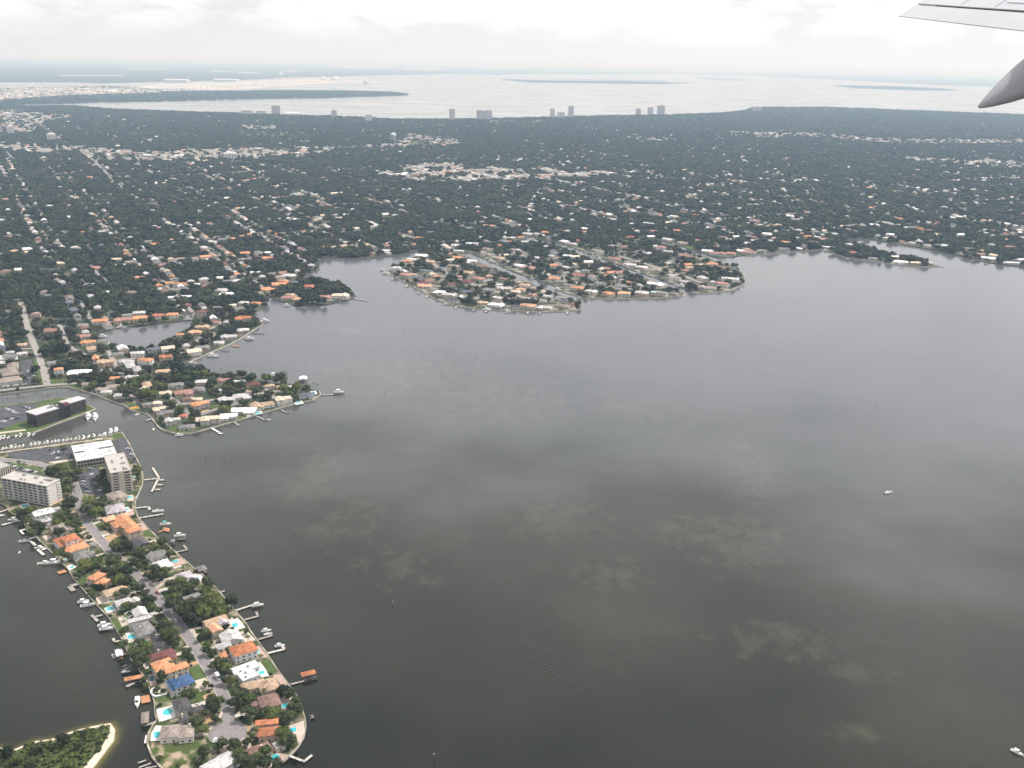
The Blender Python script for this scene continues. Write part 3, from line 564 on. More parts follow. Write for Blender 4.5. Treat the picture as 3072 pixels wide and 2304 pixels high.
def fitrect(k, q, z):
    p = [G(k, u, v, z) for u, v in q]
    c = sum(p, Vector((0, 0, 0))) / 4
    e1 = ((p[1] - p[0]) + (p[2] - p[3])) / 2; e2 = ((p[2] - p[1]) + (p[3] - p[0])) / 2
    a1 = math.atan2(e1.y, e1.x); a2 = math.atan2(e2.y, e2.x) - math.pi / 2
    while a2 - a1 > math.pi / 2: a2 -= math.pi
    while a2 - a1 < -math.pi / 2: a2 += math.pi
    wt = e1.length / (e1.length + e2.length)
    return c, a1 * wt + a2 * (1 - wt), e1.length, e2.length
def house(name, label, cat, wings, wall=0, windows='near', group='houses', base=LAND):
    """wings: (cx, cy, rz, w, d, eave, kind, colour); one house, one Empty"""
    x0, y0, r0 = wings[0][:3]
    t = thing(name, label, cat, (x0, y0, base), r0, group)
    ci, si = math.cos(-r0), math.sin(-r0)
    for wi, (x, y, rz, w, d, eave, kind, colr) in enumerate(wings):
        lx, ly = (x - x0) * ci - (y - y0) * si, (x - x0) * si + (y - y0) * ci; lr = rz - r0
        FOOT.append((x, y, rz, w / 2, d / 2, eave))
        wl_ = MB().box(-w / 2, w / 2, -d / 2, d / 2, -0.4, eave).build('wall', wallmat(wall), t); wl_.location = (lx, ly, 0); wl_.rotation_euler = (0, 0, lr)
        if kind == 'flat': rm = flat_mb(w, d)
        else: rm, _ = roof_mb(w, d, kind)
        ro = rm.build('roof', roofmat(colr), t); ro.location = (lx, ly, eave + 0.02 * wi); ro.rotation_euler = (0, 0, lr)
        st = max(1, int(round(eave / 3.3)))
        if windows == 'near' and kind != 'flat':           # ridge tiles, vents, a chimney
            cap = MB(); rgb = ROOF[colr][1]
            for p_, q_ in rm.caps:
                p_, q_ = Vector(p_), Vector(q_); d_ = (q_ - p_).normalized(); s_ = d_.cross(Vector((0, 0, 1))).normalized() * .22; u_ = Vector((0, 0, .10))
                cap.ring([[p_ - s_, p_ + s_, p_ + u_ * 1.2], [q_ - s_, q_ + s_, q_ + u_ * 1.2]])
            co = cap.build('ridge_cap', mat('ridge_' + colr, tuple(min(1, c * 1.35 + .02) for c in rgb), rough=.85, var=.15), ro)
            for i_ in range(random.randint(2, 4)): link('vent', VENT, ro, (random.uniform(-.3, .3) * w, random.uniform(-.28, .28) * d, .16 + .40 * min(w, d) * .24), random.uniform(0, 3))
            if random.random() < .35: link('chimney', CHIM, ro, (random.uniform(-.25, .25) * w, random.uniform(-.2, .2) * d, .3), 0)
        # openings
        for s, (nx, ny, ln, off) in enumerate(((0, -1, w, d / 2), (1, 0, d, w / 2), (0, 1, w, d / 2), (-1, 0, d, w / 2))):
            wx = math.cos(rz) * nx - math.sin(rz) * ny; wy = math.sin(rz) * nx + math.cos(rz) * ny
            facing = wx * -x + wy * -y > 0
            if windows == 'none' or (windows == 'far' and not facing) or (not facing and wi > 0): continue
            n = max(1, int(ln / (4.2 if windows == 'near' else 5.5))); n = min(n, 5 if windows == 'near' else 3)
            for f in range(st):
                for i in range(n):
                    p = (i + 0.5) / n * ln - ln / 2
                    qx, qy = nx * (off + 0.02) + -ny * p, ny * (off + 0.02) + nx * p
                    X, Y = lx + qx * math.cos(lr) - qy * math.sin(lr), ly + qx * math.sin(lr) + qy * math.cos(lr)
                    isd = f == 0 and i == n // 2 and s == 0 and wi == 0
                    ob = link('door' if isd else 'window', DOR if isd else WIN, t, (X, Y, 0.05 if isd else 0.95 + 3.1 * f), lr + (0 if nx == 0 else math.pi / 2))
                    if windows == 'near' and not isd: link('frame', WINF, ob, (0, 0, 0))
        if kind == 'flat' and w * d > 120:
            for i in range(2 + int(w * d / 150)):
                link('roof_unit', UNIT, t, (lx + random.uniform(-.35, .35) * w, ly + random.uniform(-.35, .35) * d, eave + 0.3), random.uniform(0, 3))
    return t

# near peninsula: (name, label, wall tone, [(crop, roof corners at the eaves, eave height, roof kind, colour)...])
NEAR = [
 ('house', 'grey brown hip-roofed house with a white roof lantern below the beige condo', 0, [('K3', [(1020, 575), (1140, 540), (1200, 590), (1075, 645)], 4.2, 'hip', 'taupe')], 'house below the beige condo'),
 ('villa', 'pale lilac metal-roofed villa with a turquoise pool beside the orange mansion', 3, [('K3', [(1005, 695), (1165, 660), (1190, 730), (1010, 770)], 6, 'hip', 'lilac'), ('K3', [(1000, 735), (1100, 715), (1120, 750), (1015, 775)], 4.5, 'gable', 'pale')], 'lilac-roofed villa'),
 ('mansion', 'largest orange-tiled mansion with a long roof and yellowish side wings', 2, [('K3', [(1090, 800), (1190, 770), (1340, 905), (1205, 955)], 7.2, 'hip', 'orange'), ('K3', [(985, 790), (1090, 785), (1095, 825), (985, 828)], 7.5, 'hip', 'peach'), ('K3', [(1120, 768), (1215, 757), (1215, 785), (1145, 792)], 7.4, 'hip', 'peach'), ('K3', [(1050, 850), (1105, 835), (1150, 880), (1090, 900)], 6.0, 'hip', 'orange')], 'largest orange mansion'),
 ('house', 'dark slate-roofed house with a white gable beside the largest orange mansion', 3, [('K3', [(1255, 1022), (1345, 988), (1410, 1040), (1310, 1085)], 5.5, 'gable', 'dark')], 'slate-roofed house by the mansion'),
 ('house', 'long grey-roofed house behind small trees, next to the white-roofed one', 3, [('K3', [(1380, 1150), (1530, 1098), (1580, 1150), (1390, 1218)], 4, 'gable', 'grey')], 'long grey-roofed house'),
 ('house', 'bright white-roofed house with a pink pool terrace on the water side', 3, [('K3', [(1450, 1232), (1580, 1190), (1640, 1250), (1500, 1292)], 4, 'hip', 'white')], 'house with the pink pool terrace'),
 ('villa', 'lilac grey roofed villa of several gables with a small pool by the seawall', 0, [('K3', [(1660, 1345), (1800, 1302), (1850, 1375), (1715, 1425)], 4.5, 'hip', 'lilac'), ('K3', [(1700, 1340), (1760, 1320), (1790, 1370), (1730, 1390)], 6, 'gable', 'lilac')], 'villa of several lilac gables'),
 ('house', 'dark grey-roofed house almost hidden among the dense trees', 4, [('K2', [(1020, 718), (1160, 672), (1180, 698), (1050, 745)], 4.5, 'gable', 'grey')], 'house hidden among dense trees'),
 ('villa', 'pale tan-roofed villa with a forward wing and a white pool terrace', 1, [('K2', [(1190, 928), (1390, 872), (1430, 915), (1250, 972)], 6, 'gable', 'tan'), ('K2', [(1245, 958), (1330, 930), (1372, 1000), (1290, 1030)], 5.5, 'gable', 'peach'), ('K2', [(1310, 915), (1390, 885), (1430, 935), (1360, 955)], 6.3, 'gable', 'lilac')], 'tan villa with the white pool terrace'),
 ('house', 'pale grey flat-gabled house next to the two-storey orange villa', 3, [('K2', [(1350, 1048), (1510, 1008), (1560, 1085), (1390, 1130)], 4, 'gable', 'pale'), ('K2', [(1310, 1138), (1440, 1102), (1450, 1148), (1330, 1172)], 4, 'gable', 'pale')], 'pale grey house by the orange villa'),
 ('villa', 'two-storey white villa with a terracotta hip roof on the right shore', 3, [('K1', [(1115, 478), (1330, 400), (1388, 490), (1165, 558)], 7, 'hip', 'terracotta'), ('K1', [(1020, 525), (1080, 510), (1095, 560), (1030, 572)], 3.2, 'hip', 'orange')], 'white terracotta-roofed villa'),
 ('house', 'low white flat-roofed modern house with dark roof slots', 3, [('K1', [(1110, 688), (1370, 607), (1415, 650), (1180, 738)], 4, 'flat', 'white'), ('K1', [(1170, 742), (1330, 692), (1430, 745), (1260, 788)], 4, 'flat', 'white')], 'white flat-roofed modern house'),
 ('house', 'sprawling tan hip-roofed house beside the white modern one', 1, [('K1', [(1215, 838), (1440, 778), (1480, 850), (1240, 892)], 4.2, 'hip', 'tan'), ('K1', [(1400, 802), (1560, 770), (1605, 865), (1420, 922)], 4.6, 'hip', 'tan')], 'sprawling tan house'),
 ('house', 'brown maroon hip-roofed house with a bright pool among trees on the right', 2, [('K1', [(1395, 962), (1580, 918), (1622, 1030), (1430, 1075)], 5, 'hip', 'brown'), ('K1', [(1310, 1022), (1400, 997), (1410, 1040), (1320, 1058)], 3.5, 'hip', 'brown')], 'brown house with the bright pool'),
 ('house', 'two terracotta-roofed blocks beside the turning circle', 2, [('K1', [(1390, 1275), (1620, 1245), (1595, 1330), (1410, 1345)], 5, 'hip', 'terracotta'), ('K1', [(1365, 1205), (1580, 1165), (1600, 1205), (1385, 1248)], 5, 'hip', 'terracotta')], 'terracotta blocks by the turning circle'),
 ('house', 'brown-roofed house with a pale carport and round pool near the tip', 2, [('K1', [(1260, 1482), (1490, 1402), (1548, 1490), (1340, 1555)], 4.2, 'hip', 'brown'), ('K1', [(1535, 1412), (1640, 1390), (1662, 1440), (1570, 1480)], 3, 'flat', 'pale')], 'brown house with the round pool'),
 ('house', 'light grey metal-roofed house with white beams at the bottom edge', 3, [('K1', [(800, 1645), (1100, 1515), (1200, 1575), (940, 1725)], 5, 'gable', 'pale'), ('K1', [(1060, 1570), (1170, 1540), (1210, 1600), (1090, 1640)], 4, 'gable', 'grey')], 'grey house at the bottom edge'),
 ('apartment_house', 'low white flat-roofed block with dark courtyards in front of the white condo', 3, [('K14', [(530, 312), (860, 235), (910, 310), (580, 402)], 6, 'flat', 'white'), ('K14', [(880, 252), (990, 222), (1010, 262), (900, 292)], 5, 'flat', 'pale')], 'white block with courtyards'),
 ('house', 'small pale-roofed house half hidden by trees on the left shore', 3, [('K14', [(660, 462), (780, 407), (840, 447), (720, 492)], 6, 'gable', 'pale')], 'small pale house on the left shore'),
 ('house', 'brown grey hip-roofed house above the orange brown mansion', 1, [('K14', [(830, 572), (1050, 504), (1110, 610), (900, 662)], 5.5, 'hip', 'taupe'), ('K14', [(1090, 562), (1190, 532), (1220, 582), (1110, 622)], 4, 'hip', 'taupe')], 'brown grey hip-roofed house'),
 ('mansion', 'orange brown tiled mansion with a raised upper roof on the left shore', 3, [('K14', [(900, 765), (1240, 668), (1340, 775), (1010, 902)], 6, 'hip', 'terracotta'), ('K14', [(1020, 735), (1230, 675), (1310, 748), (1070, 808)], 9.5, 'hip', 'terracotta'), ('K14', [(1040, 915), (1360, 810), (1490, 865), (1140, 1000)], 4.2, 'hip', 'orange')], 'mansion with a raised roof'),
 ('house', 'grey hip-roofed house below the orange brown mansion', 3, [('K14', [(1225, 1012), (1370, 962), (1470, 1062), (1250, 1130)], 4.5, 'hip', 'grey'), ('K14', [(1400, 990), (1560, 960), (1570, 1010), (1440, 1040)], 4, 'hip', 'grey')], 'grey house below the mansion'),
 ('villa', 'bright orange villa of crossing hip roofs with a detached orange annexe', 2, [('K14', [(1470, 1410), (1620, 1290), (1740, 1350), (1570, 1450)], 6.5, 'hip', 'orange'), ('K14', [(1580, 1485), (1730, 1395), (1820, 1450), (1680, 1530)], 5.5, 'hip', 'orange'), ('K14', [(1665, 1262), (1740, 1247), (1830, 1300), (1735, 1322)], 4, 'hip', 'orange')], 'bright orange cross-roofed villa'),
 ('house', 'tan hip-roofed house behind a screened pool on the left shore', 1, [('K2', [(325, 662), (500, 604), (570, 650), (350, 702)], 5, 'hip', 'tan')], 'tan house with a screened pool'),
 ('house', 'pale grey low house with a turquoise pool on the left shore', 3, [('K2', [(415, 752), (540, 718), (580, 760), (450, 792)], 4, 'gable', 'pale'), ('K2', [(570, 732), (640, 717), (660, 760), (580, 775)], 4, 'gable', 'pale')], 'pale low house with a turquoise pool'),
 ('house', 'white-roofed house wrapped round a screened court with green floor', 3, [('K2', [(580, 825), (680, 803), (725, 860), (605, 890)], 4.5, 'gable', 'pale'), ('K2', [(530, 920), (740, 862), (765, 890), (560, 950)], 4, 'flat', 'pale')], 'house with the green court'),
 ('house', 'mid grey wide gable-roofed house above the white-decked pool', 4, [('K2', [(580, 962), (720, 928), (790, 1015), (640, 1065)], 4, 'hip', 'grey')], 'mid grey gable house'),
 ('house', 'charcoal-roofed rambling house with a narrow pool on the left side', 4, [('K2', [(760, 1072), (840, 1038), (870, 1090), (790, 1112)], 4.5, 'hip', 'dark'), ('K2', [(740, 1122), (880, 1092), (920, 1130), (780, 1162)], 4, 'gable', 'dark')], 'charcoal rambling house'),
 ('house', 'maroon-roofed house between the charcoal one and the orange L-shaped one', 2, [('K1', [(310, 545), (540, 480), (590, 520), (330, 602)], 4, 'hip', 'maroon'), ('K1', [(440, 562), (560, 532), (612, 580), (480, 602)], 3.6, 'hip', 'maroon')], 'maroon-roofed house'),
 ('villa', 'orange-tiled L-shaped villa next to the blue-roofed house', 1, [('K1', [(332, 620), (520, 580), (572, 642), (400, 718)], 6.5, 'hip', 'orange'), ('K1', [(430, 688), (690, 618), (712, 660), (470, 730)], 6, 'hip', 'orange')], 'orange L-shaped villa'),
 ('house', 'white two-storey house with a bright blue roof', 3, [('K1', [(530, 795), (700, 722), (772, 815), (575, 870)], 6.5, 'hip', 'blue'), ('K1', [(508, 800), (560, 785), (590, 880), (535, 900)], 5, 'hip', 'blue')], 'blue-roofed house'),
 ('house', 'dark charcoal cross-hipped house beside the round turquoise pool', 4, [('K1', [(550, 1005), (690, 955), (732, 1060), (600, 1108)], 4.5, 'hip', 'dark'), ('K1', [(740, 1062), (860, 1042), (862, 1080), (760, 1108)], 4, 'hip', 'dark'), ('K1', [(612, 1168), (690, 1125), (722, 1170), (642, 1202)], 4, 'hip', 'dark')], 'charcoal cross-hipped house'),
 ('house', 'taupe-roofed double house with a turquoise pool at the curved seawall', 0, [('K1', [(440, 1243), (610, 1238), (610, 1350), (440, 1358)], 4.5, 'hip', 'taupe'), ('K1', [(622, 1243), (762, 1238), (762, 1350), (622, 1358)], 4.5, 'hip', 'taupe')], 'taupe double house'),
]
NEARH = []
for nm, lb, wl_i, ws, short in NEAR:
    wings = []
    for k, q, ev, kd, cl in ws:
        c, a, w, d = fitrect(k, q, LAND + ev); wings.append((c.x, c.y, a, w, d, ev, kd, cl))
    # take the rotation of the first wing for all, modulo quarter turns
    a0 = wings[0][2]; fx = []
    for (x, y, a, w, d, ev, kd, cl) in wings:
        k = round((a - a0) / (math.pi / 2)); 
        if k % 2: w, d = d, w
        fx.append((x, y, a0, w, d, ev, kd, cl))
    house(nm, lb, 'house', fx, wall=wl_i, windows='near', group='houses on the near peninsula')
    NEARH.append((fx[0][0], fx[0][1], short))
# a drive from every near house to the street, and a terrace on its water side
rdp = [Vector((p[0], p[1], 0)) for p in road_main]; rfine = [a_.lerp(b_, s_ / 6) for a_, b_ in zip(rdp[:-1], rdp[1:]) for s_ in range(6)]
rj = random.Random(21)
for (x, y, short) in NEARH:
    c_ = Vector((x, y, 0)); q_ = min(rfine, key=lambda p: (p - c_).length); d_ = q_ - c_
    if 8 < d_.length < 60:
        n_ = d_.normalized(); sd_ = Vector((-n_.y, n_.x, 0)) * rj.uniform(-4, 4); w_ = rj.uniform(3.2, 5.5)
        l_ = [q_ - n_ * 4.0 + sd_, q_ - n_ * 9 + sd_ * .9, c_ + sd_ * .6]
        strip('driveway', l_, w_, rj.choice((PAVE, PAVE, PINKP, SANDP, CONC)), LAND + .075 + .004 * rj.randrange(4), 'paved drive between the street and a house')
        p_ = c_ - n_ * rj.uniform(10, 14); a_ = n_ * rj.uniform(3, 5.5); b_ = Vector((-n_.y, n_.x, 0)) * rj.uniform(5, 9)
        tp = [p_ - a_ - b_, p_ + a_ - b_, p_ + a_ + b_, p_ - a_ + b_]
        if inpoly(np.array([v.x for v in tp]), np.array([v.y for v in tp]), [(v[0], v[1]) for v in P1]).all(): sheet('terrace', tp, rj.choice((PAVE, PINKP, CONC)), 'paved terrace behind a house', z=LAND + .025)
# white beams / carport trellis beside the bottom house, roof lantern on the first
# ---- mid distance and far houses: crop, centre of roof, width in crop pixels, colour, storeys
MID = {
'K5': ("around the lagoon", [(1110,220,165,'orange',2),(1350,205,190,'rose',2),(1550,185,180,'orange',2),(1745,160,140,'rust',2),(1905,150,140,'orange',2),(2080,140,120,'dark',2),(910,270,140,'grey',1),(920,390,190,'rose',1),(975,455,175,'orange',1),(1145,457,70,'orange',1),(645,755,100,'orange',2),(880,785,270,'white',1),(560,350,55,'maroon',1),(1170,670,185,'tan',2),(1300,585,130,'grey',1),(1520,575,155,'pale',2),(1695,535,150,'slate',1),(1610,650,170,'orange',2),(1835,615,145,'terracotta',2),(1400,670,165,'pale',1),(1270,850,125,'orange',1),(1460,840,155,'pale',1),(1610,830,130,'pale',1),(1950,372,85,'orange',1),(955,920,90,'taupe',1),(1130,975,150,'taupe',1),(1050,1030,120,'pale',1),(1245,130,110,'slate',2),(1540,132,135,'pale',1),(395,145,90,'white',1),(95,115,120,'grey',1),(230,485,125,'tan',1),(110,570,90,'pale',1),(240,580,115,'pale',1),(110,635,70,'white',1),(1250,950,60,'rust',1),(1350,1040,80,'rust',1),(1210,1110,80,'tan',1)]),
'K6': ("on the middle point", [(400,320,145,'grey',1),(620,355,140,'grey',1),(290,400,130,'cream',1),(475,390,165,'rose',1),(520,450,110,'brown',1),(600,455,100,'cream',1),(630,495,160,'orange',2),(240,545,110,'cream',1),(300,580,150,'grey',1),(370,650,135,'pale',2),(505,715,145,'grey',1),(470,612,70,'rust',1),(740,640,185,'cream',2),(905,612,155,'white',1),(1080,568,220,'white',1),(1250,518,220,'tan',1),(1470,470,150,'cream',2),(890,455,150,'pale',1),(1030,425,165,'pale',1),(850,275,120,'rose',1),(1000,295,130,'white',1),(1135,315,125,'maroon',1),(1290,330,90,'tan',1),(1400,340,80,'tan',1),(1505,350,60,'tan',1),(1640,415,150,'slate',1),(1110,385,80,'tan',1),(800,375,70,'pale',1),(670,292,50,'cream',1),(280,192,130,'tan',1),(125,505,80,'grey',1),(230,490,80,'cream',1)]),
'K7': ("on the wooded shore above the lagoon", [(520,140,100,'rose',1),(215,105,110,'cream',1),(875,222,90,'peach',1),(1120,268,105,'orange',1),(1225,275,90,'orange',1),(1185,320,50,'orange',1),(1050,122,150,'rose',1),(1205,118,60,'orange',1),(815,345,60,'orange',1),(1415,303,60,'peach',1),(1560,325,120,'pale',1),(1605,360,130,'white',2),(1270,380,90,'white',1),(1150,385,70,'white',1),(1280,445,70,'rust',1),(1410,505,120,'maroon',2),(1570,515,80,'maroon',1),(1745,430,90,'pale',1),(1850,435,85,'orange',1),(1925,315,110,'orange',1),(2075,250,90,'orange',1),(2160,265,100,'slate',1),(1840,180,90,'white',1),(2120,205,120,'pale',1),(1940,60,100,'orange',1),(1760,75,140,'grey',1),(2130,365,90,'tan',1),(2185,400,80,'peach',1),(1740,555,140,'terracotta',2),(1400,630,130,'tan',1),(1340,672,110,'peach',1),(1620,590,90,'pale',1),(1520,592,70,'rose',1),(1740,655,100,'pale',1),(1620,710,140,'pale',1),(1400,800,130,'grey',1),(510,200,80,'pale',1),(465,280,90,'pale',1),(1460,70,70,'pale',1),(1050,70,60,'white',1),(975,60,50,'white',1),(690,70,80,'cream',1),(20,530,60,'pale',1),(1540,760,90,'pale',1)]),
'K0': ("on the small wooded spit", [(628,641,40,'rose',1),(665,617,30,'rust',1),(735,636,36,'cream',2),(605,612,34,'orange',1),(700,640,32,'rose',1),(580,624,26,'orange',1)]),
'K8': ("on the crescent island", [(195,425,100,'rose',2),(180,478,70,'rose',1),(250,375,70,'pale',1),(280,140,80,'pale',1),(495,262,60,'pale',1),(500,352,80,'orange',1),(620,215,70,'pale',1),(510,520,110,'white',1),(405,553,90,'white',1),(385,572,90,'orange',1),(285,635,90,'pale',2),(860,422,110,'white',1),(885,475,90,'white',1),(1000,405,110,'white',2),(865,540,100,'orange',1),(990,570,100,'white',1),(600,580,90,'tan',1),(835,620,120,'taupe',1),(710,640,90,'slate',1),(570,665,100,'slate',1),(1100,620,100,'brown',1),(960,680,130,'tan',1),(860,720,90,'rose',1),(1060,735,120,'rose',1),(1170,715,80,'tan',1),(960,765,110,'maroon',1),(800,790,90,'maroon',1),(540,775,130,'maroon',1),(555,808,130,'peach',1),(625,835,100,'grey',1),(700,865,120,'white',1),(790,890,140,'pale',1),(810,940,120,'dark',1),(700,937,70,'white',1),(1165,845,110,'grey',2),(1310,830,140,'pale',1),(1240,918,90,'white',1),(1415,862,90,'cream',1),(1460,840,90,'peach',1),(1500,800,100,'tan',1),(1420,765,120,'taupe',1),(1560,820,110,'taupe',1),(1570,890,80,'rose',1),(1530,995,150,'peach',2),(1410,1000,100,'dark',1),(1350,1002,90,'grey',1),(1230,985,150,'white',1),(1690,1010,140,'pale',1),(1860,995,140,'taupe',1),(1940,985,80,'maroon',1),(1720,905,90,'pale',1),(1100,965,100,'tan',1),(1370,940,60,'brown',1),(480,737,50,'white',1),(370,700,130,'rose',1),(450,700,80,'tan',1),(950,860,100,'slate',1),(600,760,70,'grey',1),(1290,740,80,'brown',1)]),
'K8b': ("on the middle canal island", [(1150,510,140,'taupe',1),(1275,545,100,'tan',1),(1150,460,100,'taupe',1),(1450,615,100,'white',1),(1530,635,140,'rose',1),(1775,735,130,'orange',1),(1995,825,120,'orange',2),(2130,858,120,'pale',2),(1915,800,100,'grey',1),(1840,765,100,'grey',1),(2005,705,130,'rust',1),(2080,665,90,'grey',1),(1900,525,110,'white',1),(1980,540,50,'orange',1),(1790,500,100,'grey',1),(1820,600,90,'grey',1),(1770,625,70,'white',1),(2100,590,70,'tan',1),(1700,440,50,'orange',1),(1870,388,100,'white',1),(1950,410,90,'pale',1),(1690,300,80,'orange',1),(1310,308,90,'white',1),(1220,262,100,'white',1),(1165,240,110,'peach',1),(1445,250,70,'orange',1),(1530,318,110,'pale',1),(1300,385,100,'grey',1),(1395,240,80,'grey',1),(2060,265,80,'white',1),(1840,178,130,'pale',1),(1480,378,90,'white',1),(1340,215,60,'tan',1),(895,250,60,'tan',1),(975,275,60,'rose',1),(610,300,90,'slate',1)]),
'K9': ("on the far canal islands", [(715,875,110,'orange',2),(860,875,115,'peach',2),(1030,870,125,'pale',2),(1155,868,80,'teal',2),(1235,878,110,'grey',2),(1340,880,80,'grey',1),(830,805,100,'grey',1),(640,785,110,'grey',1),(1150,790,190,'white',1),(1345,730,110,'taupe',2),(1450,770,90,'pale',1),(1645,825,190,'taupe',1),(1795,785,110,'rose',2),(1870,738,160,'white',2),(1620,680,60,'taupe',1),(1430,660,80,'rose',1),(1490,635,90,'tan',1),(1700,600,110,'orange',1),(1800,632,120,'brown',1),(1330,580,110,'grey',1),(1440,525,110,'rose',1),(1280,480,80,'white',1),(1140,660,200,'taupe',1),(1030,630,110,'pale',1),(870,610,120,'pale',1),(780,550,130,'rose',1),(630,500,90,'grey',1),(1010,485,90,'grey',1),(1095,505,70,'pale',1),(815,410,70,'tan',1),(865,440,50,'pale',1),(1215,440,90,'rose',1),(1150,432,60,'white',1),(920,345,80,'rust',1),(530,590,60,'tan',1),(695,640,90,'rose',1),(1115,340,60,'white',1),(1090,215,100,'white',2),(1190,130,80,'rose',1),(1410,115,80,'orange',1),(1540,140,80,'orange',1),(1130,155,60,'tan',1),(1360,285,100,'orange',1),(1330,200,80,'pale',1),(1335,235,60,'rust',1),(1140,290,90,'rose',1),(1490,330,100,'taupe',1),(1415,405,110,'taupe',1),(1700,400,80,'rust',1),(1635,380,70,'white',1),(1790,350,90,'rose',1),(1850,372,60,'orange',1),(1730,440,90,'rose',1),(1650,440,70,'rose',1),(1750,500,160,'rose',1),(1870,500,100,'rose',1),(1600,480,100,'white',1),(1920,345,70,'pale',1),(2030,405,80,'white',1),(2100,380,80,'pale',1),(1950,255,60,'white',1),(1730,200,70,'orange',1),(2090,205,70,'slate',1),(2070,495,110,'rose',1),(2170,475,100,'grey',1),(915,95,50,'white',1),(845,145,50,'white',1),(985,300,60,'rust',1),(1250,370,100,'pale',1)]),
'K10': ("on the right-hand shore", [(760,378,120,'white',1),(560,400,70,'orange',1),(610,445,90,'rose',1),(500,415,90,'white',1),(400,445,80,'peach',1),(590,345,80,'white',1),(250,380,80,'white',1),(690,420,80,'rose',1),(920,523,80,'rust',1),(1195,385,60,'white',1),(1230,545,50,'maroon',2),(2115,598,120,'white',1),(1945,565,100,'white',1),(1870,535,80,'rose',1),(2195,575,60,'white',1),(2110,480,80,'rose',1),(1910,510,70,'tan',1),(1270,265,60,'orange',1),(965,270,70,'pale',1),(760,245,70,'white',1),(1070,312,80,'white',1),(1440,382,50,'white',1),(1390,340,40,'orange',1),(2125,205,60,'white',1),(1750,146,50,'orange',1),(1650,230,50,'rose',1),(2070,435,50,'orange',1),(1800,495,90,'grey',1),(1645,495,50,'white',1),(720,480,100,'white',1),(870,480,60,'white',1),(380,495,100,'grey',1),(230,510,90,'grey',1),(120,520,110,'rose',1),(60,510,70,'white',1),(1490,600,80,'pale',1),(1060,570,70,'grey',1),(1250,600,110,'white',1),(1390,600,80,'cream',1),(375,45,40,'orange',1),(460,105,50,'orange',1),(1020,30,70,'orange',1)]),
}
cand = []
for kk, (zone, lst) in MID.items():
    k = 'K8' if kk == 'K8b' else kk
    for (u, v, wp, c, st) in lst:
        ev = 3.4 if st == 1 else 6.3
        p = G(k, u, v, LAND + ev + 1.0); w = min(WPX(k, u, v, wp) * (0.9 if kk in ('K5', 'K7') else 1.0), 38)
        cand.append(dict(zone=zone, px=FP(k, u, v)[0], p=p, w=w, c=c, st=st, ev=ev, size=wp / KX[k][2]))
cand.sort(key=lambda h: -h['size'])
MIDSEL, MIDREST = cand[:267], cand[267:]
groups = {}
for h in MIDSEL: groups.setdefault((h['zone'], h['c'], h['st']), []).append(h)
MIDH = []
for (zone, c, st), hs in groups.items():
    hs.sort(key=lambda h: h['px'])
    for i, h in enumerate(hs):
        ph = ROOF[c][0]; sto = 'two-storey' if st == 2 else 'single-storey'
        short = '%s %s-roofed %s house %s' % (ordn(i) if len(hs) > 1 else 'only', ph, sto, zone)
        if len(hs) > 1: lb = '%s %s-roofed %s house from the left %s' % (ordn(i), ph, sto, zone)
        else: lb = 'only %s-roofed %s house %s' % (ph, sto, zone)
        rs = random.Random(int(h['px'] * 7)); w = h['w']; d = w * rs.uniform(0.62, 0.85); d = max(min(d, 19), 9)
        ang = {'around the lagoon': 0.25, 'on the middle point': 0.30, 'on the crescent island': -0.35, 'on the middle canal island': -0.45, 'on the far canal islands': -0.45, 'on the right-hand shore': -0.3}.get(zone, 0.1) + rs.uniform(-0.22, 0.22)
        x, y = h['p'].x, h['p'].y
        for step in range(14):          # keep the whole footprint behind the shoreline
            rr = max(w, d) * .5 + 2.5; tx = np.array([x + rr * math.cos(q) for q in np.arange(0, 6.2, .785)]); ty = np.array([y + rr * math.sin(q) for q in np.arange(0, 6.2, .785)])
            okp = inpoly(tx, ty, [(p[0], p[1]) for p in MAIN]) & ~inpoly(tx, ty, [(p[0], p[1]) for p in LAGOON])
            if okp.all(): break
            gx_, gy_ = (tx[okp] - x).sum(), (ty[okp] - y).sum(); gl = math.hypot(gx_, gy_)
            if gl < 1e-3: gx_, gy_, gl = x, y, math.hypot(x, y)
            x += gx_ / gl * 3.0; y += gy_ / gl * 3.0
        kind = 'flat' if (c == 'white' and rs.random() < 0.35) else ('hip' if rs.random() < 0.72 else 'gable')
        wings = []
        if w > 13:      # main block, and a cross wing off to one side
            sgn = rs.choice((-1, 1)); wings.append((x, y, ang, w, d * 0.72, h['ev'], kind, c))
            ox, oy = sgn * w * 0.24, -d * 0.12
            wings.append((x + ox * math.cos(ang) - oy * math.sin(ang), y + ox * math.sin(ang) + oy * math.cos(ang), ang, w * 0.42, d * 1.05, h['ev'] - 0.25, kind if kind == 'flat' else rs.choice(('hip', 'gable')), c))
        else: wings.append((x, y, ang, w, d, h['ev'], kind, c))
        house('house', lb, 'house', wings, wall=rs.randrange(5), windows='far', group='houses among the trees')
        MIDH.append((x, y, 'the ' + short, w))
# ================================================================== LARGE BUILDINGS
def foot(c, a, w, d, top): FOOT.append((c.x, c.y, a, w / 2, d / 2, top))
